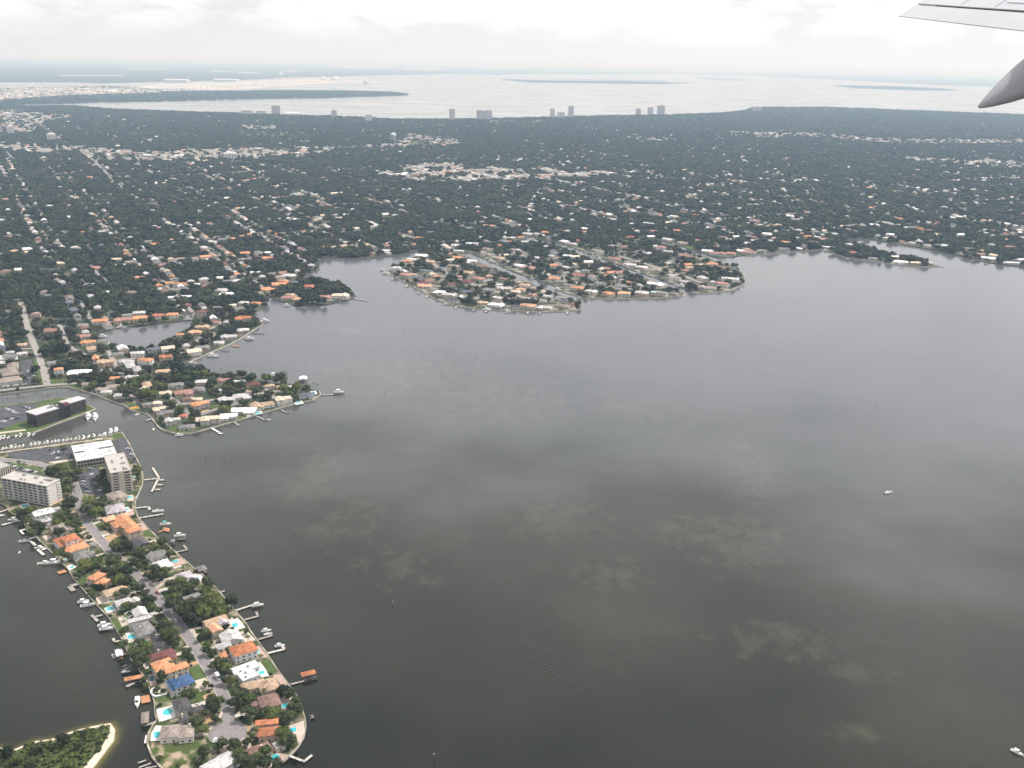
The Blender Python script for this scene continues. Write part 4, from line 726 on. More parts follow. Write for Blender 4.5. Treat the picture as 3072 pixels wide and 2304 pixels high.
# ---- white condominium with open balconies
def condo(label, k, q, H, floors, bays, m, ends, name='apartment_block'):
    c, a, w, d = fitrect(k, q, LAND + H)
    t = thing(name, label, 'apartment block', (c.x, c.y, LAND), a); foot(c, a, w, d, H)
    MB().box(-w / 2 + 0.6, w / 2 - 0.6, -d / 2 + 2.0, d / 2 - 2.0, -0.4, H - 0.3).build('core', m, t)
    MB().box(-w / 2 - 0.3, w / 2 + 0.3, -d / 2 - 0.3, d / 2 + 0.3, H - 0.28, H + 0.25).build('roof', mat('gravel_roof', (0.42, 0.39, 0.36), var=0.12, scale=0.3), t)
    pr = MB()
    for b in ((-w / 2 - 0.3, w / 2 + 0.3, -d / 2 - 0.3, -d / 2), (-w / 2 - 0.3, w / 2 + 0.3, d / 2, d / 2 + 0.3), (-w / 2 - 0.3, -w / 2, -d / 2, d / 2), (w / 2, w / 2 + 0.3, -d / 2, d / 2)): pr.box(*b, H + 0.25, H + 0.9)
    pr.build('parapet', m, t)
    for s in (-1, 1):                                      # end walls
        if ends == 'blank':
            MB().box(*sorted((s * (w / 2 - 0.58), s * w / 2)), -d / 2 + 0.3, d * 0.18, -0.4, H - 0.3).build('end_wall', m, t)
            MB().box(*sorted((s * (w / 2 - 0.58), s * w / 2)), d * 0.24, d / 2 - 0.3, -0.4, H - 0.3).build('end_wall', m, t)
        else:
            MB().box(*sorted((s * (w / 2 - 0.58), s * w / 2 + s * 0.5)), -d * 0.14, d * 0.14, -0.4, H - 0.3).build('end_wall', m, t)
    fh = (H - 0.4) / floors; bw = w / bays
    rail = MB().box(-bw / 2 + 0.25, bw / 2 - 0.25, -0.08, 0.08, 0.15, 0.85).mesh('railing', m)
    glz = MB().box(-bw / 2 + 0.5, bw / 2 - 0.5, -0.06, 0.06, 0.2, fh - 0.5).mesh('window', GLASS)
    for s in (-1, 1):
        for i in range(bays + 1):
            xx = -w / 2 + i * bw; hw = 0.9 if i in (2, bays - 2) else 0.3
            xx = min(max(xx, -w / 2 + hw), w / 2 - hw)
            MB().box(xx - hw, xx + hw, *sorted((s * (d / 2 - 2.0), s * (d / 2 + 0.05))), -0.4, H - 0.3).build('pier', m, t)
        for f in range(floors):
            MB().box(-w / 2 + 0.05, w / 2 - 0.05, *sorted((s * (d / 2 - 2.0), s * (d / 2 + 0.25))), f * fh - 0.12 + 0.001 * f, f * fh + 0.14).build('balcony_slab', m, t)
            for i in range(bays):
                xm = -w / 2 + (i + 0.5) * bw
                link('railing', rail, t, (xm, s * (d / 2 + 0.16), f * fh)); link('window', glz, t, (xm, s * (d / 2 - 1.95), f * fh))
        if ends != 'blank':
            for e in (-1, 1):
                for f in range(floors):
                    MB().box(*sorted((e * (w / 2 - 0.62), e * (w / 2 - .5))), *sorted((s * d * 0.17, s * (d / 2 - 2.2))), f * fh + .9, (f + 1) * fh - .25).build('window', GLASS, t)
                    MB().box(*sorted((e * (w / 2 - 0.6), e * (w / 2 + 0.9))), *sorted((s * d * 0.16, s * (d / 2 - 0.2))), f * fh - 0.1, f * fh + 0.9).build('end_balcony', m, t)
        else:
            for f in range(floors):
                MB().box(*sorted((w / 2 - 0.6, w / 2 + 0.8)), *sorted((s * (d / 2 - 3.2), s * (d / 2 + 0.2))), f * fh + 0.15, f * fh + 0.95).build('end_balcony', m, t)
    rs = random.Random(3)
    for i in range(14): link('roof_unit', UNIT, t, (rs.uniform(-.42, .42) * w, rs.choice((-.22, .2, .3)) * d, H + 0.25), rs.uniform(-.1, .1), (rs.uniform(1, 2.2), rs.uniform(.9, 1.6), rs.uniform(.8, 1.6)))
    return t, c, a, w, d
WCON = mat('white_condo_paint', (0.60, 0.57, 0.53), rough=0.85, var=0.06)
condo('white seven-storey condo with long balconies at the left edge', 'K15', [(30, 905), (800, 1045), (1050, 935), (245, 785)], 21, 7, 9, WCON, 'blank')
condo('beige eight-storey condo with stepped balconies beside the white-roofed building', 'K4', [(1190, 925), (1290, 1110), (1530, 1095), (1430, 880)], 23, 8, 10, CONC2, 'balcony')
# ---- grey block with vertical fins cut by the left edge
c, a, w, d = fitrect('K15', [(-400, 640), (-60, 770), (165, 665), (-120, 560)], LAND + 16)
t = thing('apartment_block', 'grey block with vertical fins cut off by the left edge', 'apartment block', (c.x, c.y, LAND), a); foot(c, a, w, d, 16)
MB().box(-w / 2, w / 2, -d / 2, d / 2, -0.4, 15.7).build('wall', CONC2, t); flat_mb(w, d).build('roof', roofmat('pale'), t).location = (0, 0, 15.7)
for i in range(14): MB().box(-w / 2 + (i + .3) * w / 14, -w / 2 + (i + .7) * w / 14, -d / 2 - .08, -d / 2 + .1, 0, 14.8).build('window', GLASS, t)
for i in range(7): MB().box(w / 2 - .1, w / 2 + .08, -d / 2 + (i + .3) * d / 7, -d / 2 + (i + .7) * d / 7, 0, 14.8).build('window', GLASS, t)
# ---- white-roofed office
c, a, w, d = fitrect('K4', [(885, 985), (1345, 895), (1287, 737), (832, 797)], LAND + 9)
t = thing('office_building', 'wide low building with a brilliant white flat roof and dark light wells', 'office', (c.x, c.y, LAND), a); foot(c, a, w, d, 9)
MB().box(-w / 2 + 1.2, w / 2 - 1.2, -d / 2 + 1.2, d / 2 - 1.2, -0.4, 8.4).build('core', GLASS, t)
flat_mb(w, d).build('roof', mat('white_membrane', (0.82, 0.82, 0.82), rough=0.6, var=0.03), t).location = (0, 0, 8.4)
nb = 13
for s in (-1, 1):
    for i in range(nb + 1):
        x = -w / 2 + 0.35 + i * (w - 0.7) / nb; MB().box(x - .35, x + .35, *sorted((s * (d / 2 - 1.2), s * (d / 2))), -0.4, 8.38).build('pier', CONC2, t)
        y = -d / 2 + 0.35 + i * (d - 0.7) / nb
        if 0 < i < nb: MB().box(*sorted((s * (w / 2 - 1.2), s * w / 2)), y - .35, y + .35, -0.4, 8.38).build('pier', CONC2, t)
    for z in (0, 4.0, 7.6):
        MB().box(-w / 2, w / 2, *sorted((s * (d / 2 - 1.1), s * (d / 2 + 0.04))), z, z + 0.75).build('spandrel', CONC2, t)
        MB().box(*sorted((s * (w / 2 - 1.1), s * (w / 2 + 0.04))), -d / 2 + .1, d / 2 - .1, z, z + 0.75).build('spandrel', CONC2, t)
for (x0, x1, y0, y1) in ((-.49, -.23, -.02, .10), (.12, .49, .02, .14)):
    mbw = MB().box(x0 * w, x1 * w, y0 * d, y1 * d, 8.7, 8.95); mbw.build('light_well', DARKG, t)
    for i in range(6): MB().box(x0 * w + (x1 - x0) * w * (i + .45) / 6, x0 * w + (x1 - x0) * w * (i + .55) / 6, y0 * d, y1 * d, 8.95, 9.15).build('louvre', CONC2, t)
rs = random.Random(5)
for (bx, by, n) in ((-.28, .38, 6), (.0, .4, 3), (.3, .36, 6), (.02, .06, 6), (-.25, -.27, 9), (.15, -.3, 6), (.38, -.2, 6)):
    for i in range(n): link('roof_unit', UNIT, t, ((bx + rs.uniform(-.09, .09)) * w, (by + rs.uniform(-.05, .05)) * d, 8.7), 0, (rs.uniform(.4, .9), rs.uniform(.5, 1), 1))
# ---- dark glass office
H = 15.5
cL, aL, wL, dL = fitrect('K16', [(640, 1278), (1000, 1165), (870, 1090), (482, 1222)], LAND + H)
cR, aR, wR, dR = fitrect('K16', [(1170, 1085), (1512, 990), (1385, 938), (1080, 1040)], LAND + H)
t = thing('office_building', 'dark glass office with two pale-roofed wings and a red brown core', 'office', (cL.x, cL.y, LAND), aL)
ci, si = math.cos(-aL), math.sin(-aL)
rw = mat('pale_office_roof', (0.46, 0.44, 0.45), rough=0.8, var=0.06)
ends = []
for (c, w, d) in ((cL, wL, dL), (cR, wR, dR)):
    dx, dy = c.x - cL.x, c.y - cL.y; lx, ly = dx * ci - dy * si, dx * si + dy * ci; foot(c, aL, w, d, H); ends.append((lx, ly, w, d))
    MB().box(lx - w / 2, lx + w / 2, ly - d / 2, ly + d / 2, -0.4, H - 0.3).build('core', DARKM, t)
    MB().box(lx - w / 2 - .6, lx + w / 2 + .6, ly - d / 2 - .6, ly + d / 2 + .6, H - 0.28, H + 0.5).build('roof', rw, t)
    n = 8; g = MB().box(-w / n / 2 + .12, w / n / 2 - .12, -.08, .08, 0.4, H - 0.6).mesh('glass_panel', DARKG)
    g2 = MB().box(-.08, .08, -d / 4 / 2 + .12, d / 4 / 2 - .12, 0.4, H - 0.6).mesh('glass_panel', DARKG)
    for i in range(n):
        for s in (-1, 1): link('glass_panel', g, t, (lx - w / 2 + (i + .5) * w / n, ly + s * (d / 2 + .02), 0))
    for i in range(4):
        for s in (-1, 1): link('glass_panel', g2, t, (lx + s * (w / 2 + .02), ly - d / 2 + (i + .5) * d / 4, 0))
(x1, y1, w1, d1), (x2, y2, w2, d2) = ends
xa, xb = x1 + w1 / 2, x2 - w2 / 2
if xb - xa < 4: xa, xb = (xa + xb) / 2 - 3, (xa + xb) / 2 + 3
MB().box(xa - .5, xb + .5, min(y1, y2) - d1 / 2 + 1, max(y1, y2) + d1 / 2 - 1, -0.4, H - 1).build('link_block', DARKM, t)
MB().box(xb - 5.5, xb + 1.5, y2 - d2 / 2 - 2.5, y2 - d2 / 2 + 4, -0.4, H + 2.2).build('brick_core', BRICK, t)
for i in range(7): link('roof_unit', UNIT, t, (xa + (i - 3) * 2.2, y1 + random.uniform(-2, 3), H + 0.5 if i < 4 else H - 1), 0.2 * i, (1.5, 1.6, 1.8))
# ---- offices with taupe roofs near the shore road
for lb, k, q, ev in (('taupe hip-roofed office, furthest of three beside the car park', 'K16', [(150, 440), (330, 440), (300, 345), (120, 350)], 5), ('middle taupe hip-roofed office of three beside the car park', 'K16', [(20, 592), (352, 545), (250, 430), (20, 460)], 5),
                     ('long taupe-roofed office facing the shore road and canal', 'K16', [(-60, 715), (395, 652), (365, 582), (-60, 650)], 5)):
    c, a, w, d = fitrect(k, q, LAND + ev); house('office', lb, 'office', [(c.x, c.y, a, w, d, ev, 'hip', 'taupe')], wall=4, windows='far', group='taupe-roofed offices')
# ---- far towers along the bay shore
TW = [mat('tower_beige', (0.78, 0.72, 0.68), var=0.05), mat('tower_brown', (0.58, 0.50, 0.48), var=0.05), mat('tower_white', (0.80, 0.77, 0.75), var=0.05), mat('tower_grey', (0.50, 0.50, 0.55), var=0.05)]
TGL = mat('tower_glass', (0.34, 0.33, 0.36), rough=0.15)
def tower(label, k, u, vb, vt, wpx, mi, strips=4, cap=True):
    p = G(k, u, vb, LAND); D = DEPTH(p); w = wpx / KX[k][2] * D / FPX
    a = math.atan2(p.x, p.y); 
    hh = (vb - vt) / KX[k][2] * D / FPX; d = w * 0.8
    t = thing('tower', label, 'tower', (p.x, p.y, LAND), -a + 0.12, 'towers along the far bay shore')
    MB().box(-w / 2, w / 2, -d / 2, d / 2, -.4, hh).build('wall', TW[mi], t)
    if cap: MB().box(-w * .3, w * .3, -d * .3, d * .3, hh, hh + 5).build('penthouse', TW[mi], t)
    for i in range(strips):
        x = -w / 2 + (i + .5) * w / strips
        MB().box(x - w / strips * .28, x + w / strips * .28, -d / 2 - .25, -d / 2 + .2, 3, hh - 3).build('window_strip', TGL, t)
    fl = max(4, int(hh / 7))
    for i in range(1, fl): MB().box(-w / 2 - .5, w / 2 + .5, -d / 2 - .5, d / 2 + .5, i * hh / fl, i * hh / fl + .9).build('floor_band', TW[mi], t)
    FOOT.append((p.x, p.y, 0, w / 2, d / 2, hh))
for a_ in (('rounded beige tower standing alone left of centre on the far bay shore', 'K12', 788, 513, 437, 36, 0), ('brown wide tower, left of the joined pair on the bay shore', 'K12', 974, 512, 447, 46, 1), ('dark grey tower, right of the joined pair on the bay shore', 'K12', 1026, 512, 447, 48, 3),
           ('slim white tower left of the tallest on the bay shore', 'K12', 1452, 498, 434, 30, 2), ('low pale block between the slim white tower and the tallest', 'K12', 1510, 498, 456, 46, 2), ('tallest tower on the far bay shore', 'K12', 1575, 498, 418, 36, 0),
           ('smallest brown tower of the right-hand trio', 'K12', 2022, 480, 436, 32, 1), ('middle tower of the right-hand trio', 'K12', 2102, 478, 425, 36, 0), ('widest brown tower, rightmost of the trio', 'K12', 2172, 476, 415, 48, 1),
           ('short grey block right of the water line at left centre', 'K12', 235, 518, 472, 44, 2), ('broad low pinkish block, leftmost on the bay shore', 'K11', 1637, 478, 442, 64, 0), ('low white block beside the pinkish one on the bay shore', 'K11', 1730, 478, 445, 56, 2),
           ('grey brown tower, leftmost tall one on the bay shore', 'K11', 1832, 476, 414, 52, 1), ('long low block right of the leftmost tall tower', 'K11', 1945, 485, 464, 104, 2), ('grey tower between the long low block and the centre', 'K12', 5, 494, 446, 34, 3),
           ('white tower among trees near the left edge', 'K11', 75, 608, 550, 38, 2), ('grey mid-rise at the avenue near the left edge', 'K11', 345, 652, 602, 50, 0), ('cream mid-rise standing in the shopping strip', 'K11', 1530, 775, 728, 80, 2),
           ('brown block at the tip of the far wooded point', 'K13', 560, 692, 662, 50, 1), ('small office block at the left edge by the bay', 'K11', 50, 485, 462, 50, 2)):
    tower(*a_)
# ---- water tower
p = G('K12', 397, 650, LAND); s = DEPTH(p) / FPX / 2.212
t = thing('water_tower', 'pale green bowl-shaped water tower rising from the trees', 'water tower', p)
WTM = mat('water_tower_paint', (0.45, 0.55, 0.52), rough=0.5, var=0.04)
prof = [(4, 30), (14, 31), (21, 36), (22, 42), (18, 49), (10, 54), (2, 56)]
MB().ring([[(r * s * math.cos(2 * math.pi * j / 20), r * s * math.sin(2 * math.pi * j / 20), z * s) for j in range(20)] for r, z in prof]).build('tank', WTM, t, True)
MB().cyl(0, 0, 4 * s, 4 * s, -1, 31 * s, 12).build('riser', WTM, t)
for j in range(6): MB().cyl(16 * s * math.cos(j * 1.047), 16 * s * math.sin(j * 1.047), 1.6 * s, 1.6 * s, -1, 34 * s, 6).build('leg', WTM, t)
# ---- port: storage tanks, sheds and domes on the far side of the bay
TANKM = mat('tank_white', (0.70, 0.70, 0.70), rough=0.5, var=0.04)
tk = [(1040, 303), (1075, 300), (1110, 304), (1140, 298), (1175, 302), (1210, 306), (1230, 299), (1260, 303), (1290, 300), (1420, 285), (1450, 290), (1490, 284), (1530, 292), (1580, 290), (1610, 283), (1640, 278), (1665, 282), (1690, 276), (1715, 280), (1745, 284), (1340, 296), (1380, 300)]
for i, (u, v) in enumerate(sorted(tk)):
    p = G('K11', u, v, 3); s = DEPTH(p) / FPX / 2.212; r = random.uniform(9, 14) * s
    t = thing('storage_tank', '%s round white storage tank from the left across the bay' % ordn(i), 'tank', p, 0, 'storage tanks in the port')
    MB().cyl(0, 0, r, r, -1, 8 * s, 16).build('shell', TANKM, t); MB().cyl(0, 0, r, 0.5, 8 * s, 10 * s, 16).build('lid', TANKM, t)
for i, (u0, u1, vb, vt) in enumerate(((1085, 1240, 253, 238), (1412, 1570, 250, 237), (250, 340, 318, 308), (360, 420, 308, 300), (500, 600, 330, 318), (640, 760, 322, 312), (420, 480, 335, 326), (700, 790, 305, 298), (150, 220, 330, 318), (60, 130, 345, 334), (270, 350, 335, 326), (560, 660, 308, 300), (800, 880, 318, 309), (960, 1020, 300, 294), (1350, 1420, 276, 270), (1820, 1880, 236, 226))):
    p = G('K11', (u0 + u1) / 2, vb, 3); s = DEPTH(p) / FPX / 2.212; w, h_ = (u1 - u0) * s, (vb - vt) * s
    t = thing('warehouse', '%s long white shed from the left in the port across the bay' % ordn([x[0] for x in sorted(((60,), (150,), (250,), (270,), (360,), (420,), (500,), (560,), (640,), (700,), (800,), (960,), (1085,), (1350,), (1412,), (1820,)))].index(u0)), 'warehouse', p, 0, 'sheds in the port')
    MB().box(-w / 2, w / 2, 0, w * .45, -1, h_ * .7).build('wall', TANKM, t); rm, _ = roof_mb(w, w * .45, 'gable', 0.12); o = rm.build('roof', TANKM, t); o.location = (0, w * .225, h_ * .7)
for lb, k, u, v, r in (('white dome left of the cranes in the far port', 'K11', 1862, 216, 16), ('tall white dome in the far port', 'K11', 2140, 240, 14), ('white dome at the left end of the far port spit', 'K12', 12, 242, 20), ('blocky grey plant on the far port spit', 'K12', 217, 262, 12)):
    p = G(k, u, v, 3); s = DEPTH(p) / FPX / 2.212
    t = thing('storage_dome', lb, 'storage dome', p)
    MB().ring([[(r * s * q * math.cos(2 * math.pi * j / 16), r * s * q * math.sin(2 * math.pi * j / 16), z * s) for j in range(16)] for q, z in ((1, -1), (1, 8), (.9, 14), (.6, 20), (.15, 23))]).build('dome', TANKM, t, True)
    MB().box(-r * s * 1.6, -r * s * 1.1, -4 * s, 4 * s, -1, 10 * s).build('shed', TANKM, t)
# ---- power station and its steam on the horizon
STEAM = mat('steam', (0.9, 0.9, 0.9), rough=1.0, var=0.02)
for lb, u, v in (('left white steam plume on the horizon', 2742, 229), ('right white steam plume on the horizon', 2758, 230)):
    p = GP(u, v, 3); s = DEPTH(p) / FPX
    t = thing('steam_plume', lb, 'steam plume', p, 0, 'steam plumes on the horizon')
    MB().cyl(0, 0, 0.5 * s, .35 * s, -1, 6 * s, 8).build('chimney', TANKM, t)
    bm = bmesh.new()
    for i in range(9):
        q = bmesh.ops.create_icosphere(bm, subdivisions=2, radius=(1.2 + i * .38) * s)
        bmesh.ops.translate(bm, verts=q['verts'], vec=((i * .55 * (1 if u < 2750 else .4) - (i * .9 if u < 2750 else 0)) * s, 0, (7 + i * 1.6) * s))
    me = bpy.data.meshes.new('plume'); bm.to_mesh(me); bm.free(); me.materials.append(STEAM); me.polygons.foreach_set('use_smooth', [True] * len(me.polygons)); link('plume', me, t)
# ================================================================== POOLS
def pool(label, k, deck, water, wm=POOLW, dm=PAVE, rnd=False):
    dp = GL(k, deck, LAND + .2); wp = GL(k, water, LAND + .2); c = sum(dp, Vector()) / len(dp)
    if rnd:
        cw = sum(wp, Vector()) / 4; ax, ay = (wp[1] - wp[0] + wp[2] - wp[3]) / 4 * 1.05, (wp[2] - wp[1] + wp[3] - wp[0]) / 4 * 1.05
        wp = [cw + ax * math.cos(2 * math.pi * j / 24) + ay * math.sin(2 * math.pi * j / 24) for j in range(24)]
    t = thing('swimming_pool', label, 'pool', (c.x, c.y, LAND), 0, 'swimming pools')
    def prism(pts, z0, z1, nm, m):
        q = [Vector((p.x - c.x, p.y - c.y, 0)) for p in pts]
        if sum((q[i].x * q[(i + 1) % len(q)].y - q[(i + 1) % len(q)].x * q[i].y) for i in range(len(q))) < 0: q.reverse()
        MB().ring([[(p.x, p.y, z0) for p in q], [(p.x, p.y, z1) for p in q]]).build(nm, m, t)
    prism(dp, -.2, .22, 'deck', dm)
    cw = sum(wp, Vector()) / len(wp)
    prism([cw + (p - cw) * 1.07 for p in wp], 0, .27, 'coping', WHITE); prism(wp, 0.02, .275, 'water', wm)
    OPEN.append([cw + (p - cw) * 1.3 for p in dp])
WD = mat('white_pool_deck', (0.66, 0.62, 0.57), rough=0.9, var=0.08)
Q = lambda u, v, a, b, s=0: [(u - a + s, v + b), (u + a + s, v + b * .6), (u + a - s, v - b), (u - a - s, v - b * .6)]
pool('turquoise pool on a white terrace beside the tan villa', 'K1', [(1110, 200), (1200, 180), (1270, 270), (1160, 300)], Q(1168, 248, 26, 24, 6), dm=WD)
pool('narrow blue pool behind the terracotta-roofed white villa', 'K1', [(1360, 470), (1400, 450), (1475, 530), (1400, 545)], Q(1392, 502, 14, 30, 6), dm=PINKP)
pool('angled turquoise pool beside the white flat-roofed modern house', 'K1', [(1385, 690), (1450, 665), (1505, 745), (1430, 765)], Q(1432, 716, 26, 20, 5), dm=WD)
pool('dark round pool behind the sprawling tan house', 'K1', [(1600, 850), (1660, 830), (1700, 880), (1640, 900)], Q(1645, 868, 32, 18), POOLD, PINKP, True)
pool('bright turquoise pool on a peach terrace beside the brown house', 'K1', [(1620, 1020), (1700, 985), (1745, 1050), (1655, 1090)], Q(1668, 1043, 36, 24, 6), dm=PINKP)
pool('pale blue pool on the sandy terrace at the curved seawall', 'K1', [(1690, 1245), (1850, 1190), (1860, 1290), (1800, 1420), (1750, 1330)], Q(1740, 1282, 34, 26), dm=PAVE)
pool('round bright blue pool near the tip', 'K1', [(1520, 1560), (1590, 1500), (1690, 1530), (1620, 1600)], Q(1568, 1550, 38, 34), dm=PINKP, rnd=True)
pool('round turquoise pool on a large white terrace on the left shore', 'K1', [(390, 1080), (550, 1040), (590, 1150), (440, 1200)], Q(505, 1105, 48, 40), dm=WD, rnd=True)
pool('long turquoise pool on the cream terrace at the curved seawall', 'K1', [(345, 1320), (385, 1240), (445, 1240), (440, 1390), (330, 1390)], Q(400, 1330, 32, 36, 4), dm=WD)
pool('dark pool between the orange L-shaped villa and its boathouse', 'K1', [(310, 740), (370, 720), (395, 830), (330, 850)], Q(348, 778, 24, 34, 4), POOLD, PINKP)
pool('turquoise pool on a white deck below the mid grey gable house', 'K1', [(85, 330), (160, 310), (215, 365), (120, 395)], Q(148, 362, 36, 24, 5), dm=WD)
pool('narrow pool beside the charcoal rambling house', 'K2', [(600, 1115), (740, 1070), (760, 1105), (620, 1150)], Q(685, 1106, 36, 14, 4), dm=PINKP)
pool('turquoise pool on a white deck beside the pale low house', 'K2', [(330, 810), (400, 785), (440, 830), (360, 855)], Q(385, 812, 34, 18, 5), dm=WD)
pool('small blue pool behind the tan house with a screen', 'K2', [(300, 730), (400, 710), (430, 745), (330, 770)], Q(385, 738, 20, 14), dm=PAVE)
pool('pale blue pool by the seawall behind the villa of lilac gables', 'K2', [(1120, 520), (1180, 510), (1220, 545), (1140, 575)], Q(1145, 548, 22, 14, 4), dm=WD)
pool('pale pool on the pink terrace behind the bright white-roofed house', 'K2', [(920, 390), (1010, 360), (1060, 410), (960, 440)], Q(958, 392, 28, 12, 4), dm=PINKP)
pool('turquoise pool behind the lilac-roofed villa', 'K3', [(1180, 705), (1215, 695), (1240, 735), (1190, 745)], Q(1203, 722, 18, 12), dm=WD)
pool('small teal pool behind the house below the beige condo', 'K3', [(1195, 590), (1260, 580), (1270, 640), (1210, 640)], Q(1230, 606, 20, 12), dm=PAVE)
pool('deep teal pool in front of the white condo', 'K3', [(170, 680), (270, 660), (300, 700), (210, 720)], Q(238, 688, 34, 14, 4), mat('teal_pool', (0.03, 0.30, 0.34), rough=.05))
pool('small round pool below the grey house on the left shore', 'K3', [(595, 1190), (630, 1180), (645, 1215), (605, 1220)], Q(620, 1200, 12, 10), rnd=True)
pool('curved pool inside a white screen enclosure on the left shore', 'K3', [(630, 1260), (690, 1235), (725, 1265), (660, 1300)], Q(680, 1270, 18, 10), dm=WD)
pool('kidney pool in front of the broad white roof on the middle point', 'K6', [(1060, 610), (1215, 575), (1225, 600), (1080, 630)], Q(1172, 598, 40, 14), dm=WD, rnd=True)
pool('pool on a cream terrace near the end of the middle point', 'K6', [(1520, 500), (1600, 480), (1615, 505), (1540, 520)], Q(1568, 496, 28, 10), dm=WD, rnd=True)
pool('pale green pool at the very end of the middle point', 'K6', [(1675, 392), (1730, 385), (1745, 415), (1690, 425)], Q(1702, 403, 20, 12), dm=WD)
pool('small teal pool by the seawall of the beige condo', 'K4', [(1525, 1150), (1570, 1130), (1590, 1190), (1535, 1200)], Q(1545, 1165, 12, 14), dm=PAVE)

# ================================================================== DOCKS AND BOATHOUSES
def dock(label, k, segs, w=2.0, m=DECKW, group='docks', roof=None, plat=None, z=1.0):
    pts = [G(k, u, v, z) for s in segs for (u, v) in s] or [G(k, *q, z) for q in (roof or plat)[0]]
    c = pts[0]; t = thing('boathouse' if roof else 'dock', label, 'boathouse' if roof else 'dock', (c.x, c.y, 0), 0, group)
    L = lambda u, v, zz=z: G(k, u, v, zz) - Vector((c.x, c.y, 0))
    pile = MB().cyl(0, 0, .22, .22, -2.5, 1.9, 6).mesh('pile', PILE)
    for si_, s in enumerate(segs):
        for i in range(len(s) - 1):
            a, b = L(*s[i]), L(*s[i + 1]); MB().bar(a, b, w, z - .22 + .004 * si_, z + .03 * (si_ % 3)).build('deck', m, t)
            d = (b - a); n = max(1, int(d.length / 5)); q = Vector((-d.y, d.x, 0)).normalized() * (w / 2 + .1)
            for j in range(n + 1):
                pp = a + d * (j / n); link('pile', pile, t, (pp.x + q.x, pp.y + q.y, 0)); link('pile', pile, t, (pp.x - q.x, pp.y - q.y, 0))
    if plat:
        for q in plat:
            p = [L(*x) for x in q]; MB().ring([[(a.x, a.y, z - .25) for a in reversed(p)], [(a.x, a.y, z + .06) for a in reversed(p)]]).build('platform', m, t)
            for a in p: link('pile', pile, t, (a.x, a.y, 0))
    if roof:
        q, ev, cl = roof; cc_, a_, w_, d_ = fitrect(k, q, ev); lc = cc_ - Vector((c.x, c.y, 0))
        rm, _ = roof_mb(w_, d_, 'hip' if cl != 'white' else 'gable', 0.3, .3); o = rm.build('roof', roofmat(cl), t); o.location = (lc.x, lc.y, ev); o.rotation_euler = (0, 0, a_)
        post = MB().cyl(0, 0, .16, .16, -2.5, ev, 6).mesh('post', PILE)
        for sx in (-.46, 0, .46):
            for sy in (-.45, .45):
                x, y = sx * w_, sy * d_; link('post', post, t, (lc.x + x * math.cos(a_) - y * math.sin(a_), lc.y + x * math.sin(a_) + y * math.cos(a_), 0))
        fl = MB().box(-w_ * .48, w_ * .48, -d_ * .47, -d_ * .3, .75, .95).box(-w_ * .48, w_ * .48, d_ * .3, d_ * .47, .75, .95).build('deck', m, t); fl.location = (lc.x, lc.y, 0); fl.rotation_euler = (0, 0, a_)
D = dock
D('pale dock with a moored boat at its end, off the dense trees', 'K1', [[(1175, 102), (1350, 45), (1400, 20)]], 2.2, CONC)
D('dock with a hooked end below the one with the moored boat', 'K1', [[(1255, 195), (1402, 157)], [(1395, 158), (1378, 115)]], 2.0)
D('dock beside the tan covered boat lift', 'K1', [[(1395, 388), (1540, 348)]], 2.0)
D('dock with an empty lift frame off the white terracotta-roofed villa', 'K1', [[(1480, 527), (1660, 482)], [(1655, 480), (1620, 435)]], 2.3, CONC)
D('long pier leading to the orange roofed boathouse on the right', 'K1', [[(1715, 832), (1970, 768)]], 1.7, DECKW)
D('orange brown roofed boathouse at the end of the long pier', 'K1', [[(1850, 790), (1975, 765)]], 3.0, DECKW, roof=([(1825, 760), (1975, 720), (1945, 690), (1825, 720)], 4.2, 'terracotta'))
D('cream walkway with a grey lift at the tip of the peninsula', 'K1', [[(1640, 1512), (1850, 1592)], [(1840, 1600), (1930, 1530)]], 1.8, CONC)
D('small floating frame off the tip on the right', 'K1', [[(1905, 1140), (1950, 1135)], [(1910, 1165), (1955, 1160)], [(1930, 1140), (1935, 1165)]], .8)
D('bright orange tiled boathouse on the left shore', 'K1', [[(95, 855), (175, 815)]], 2.4, DECKW, roof=([(80, 800), (258, 768), (245, 738), (75, 768)], 3.6, 'orange'))
D('low wooden boat shelter beside the big tree on the left shore', 'K1', [[(55, 690), (120, 665)], [(60, 720), (120, 700)], [(60, 660), (100, 640)]], 1.6)
D('square orange-stained deck beside the white cruiser', 'K1', [], plat=[[(245, 1022), (240, 950), (325, 935), (335, 1005)]], m=DECKO)
D('taupe-roofed boathouse on the left shore below the cruiser', 'K1', [[(265, 1242), (400, 1200)]], 2.0, DECKW, roof=([(250, 1215), (320, 1210), (310, 1108), (242, 1112)], 3.4, 'taupe'))
D('pale concrete platform on the curved seawall', 'K1', [], plat=[[(270, 1415), (285, 1335), (325, 1330), (318, 1410)]], m=WD)
D('twin boat lift frames at the bottom left of the curved seawall', 'K1', [[(205, 1610), (290, 1580)], [(215, 1655), (340, 1610)], [(280, 1659), (400, 1640)]], 1.2, DECKW)
D('white canopy boathouse on the left shore', 'K2', [[(510, 1218), (605, 1180)]], 1.6, DECKO, roof=([(440, 1240), (505, 1225), (480, 1172), (430, 1180)], 3.8, 'white'))
D('short L-shaped dock on the left shore by the turquoise pool deck', 'K2', [[(410, 1075), (425, 1105), (495, 1095)]], 2.0, CONC)
D('dock holding two covered boats on the left shore', 'K2', [[(290, 1005), (410, 970)]], 1.8, DECKW)
D('T-shaped dock on the left shore by the green court', 'K2', [[(222, 868), (275, 925)], [(245, 885), (318, 868)]], 2.4, DECKW)
D('grey square platform dock on the left shore below the bright orange villa', 'K2', [[(25, 615), (62, 655)], [(30, 612), (100, 595)]], 4.0, DECKW)
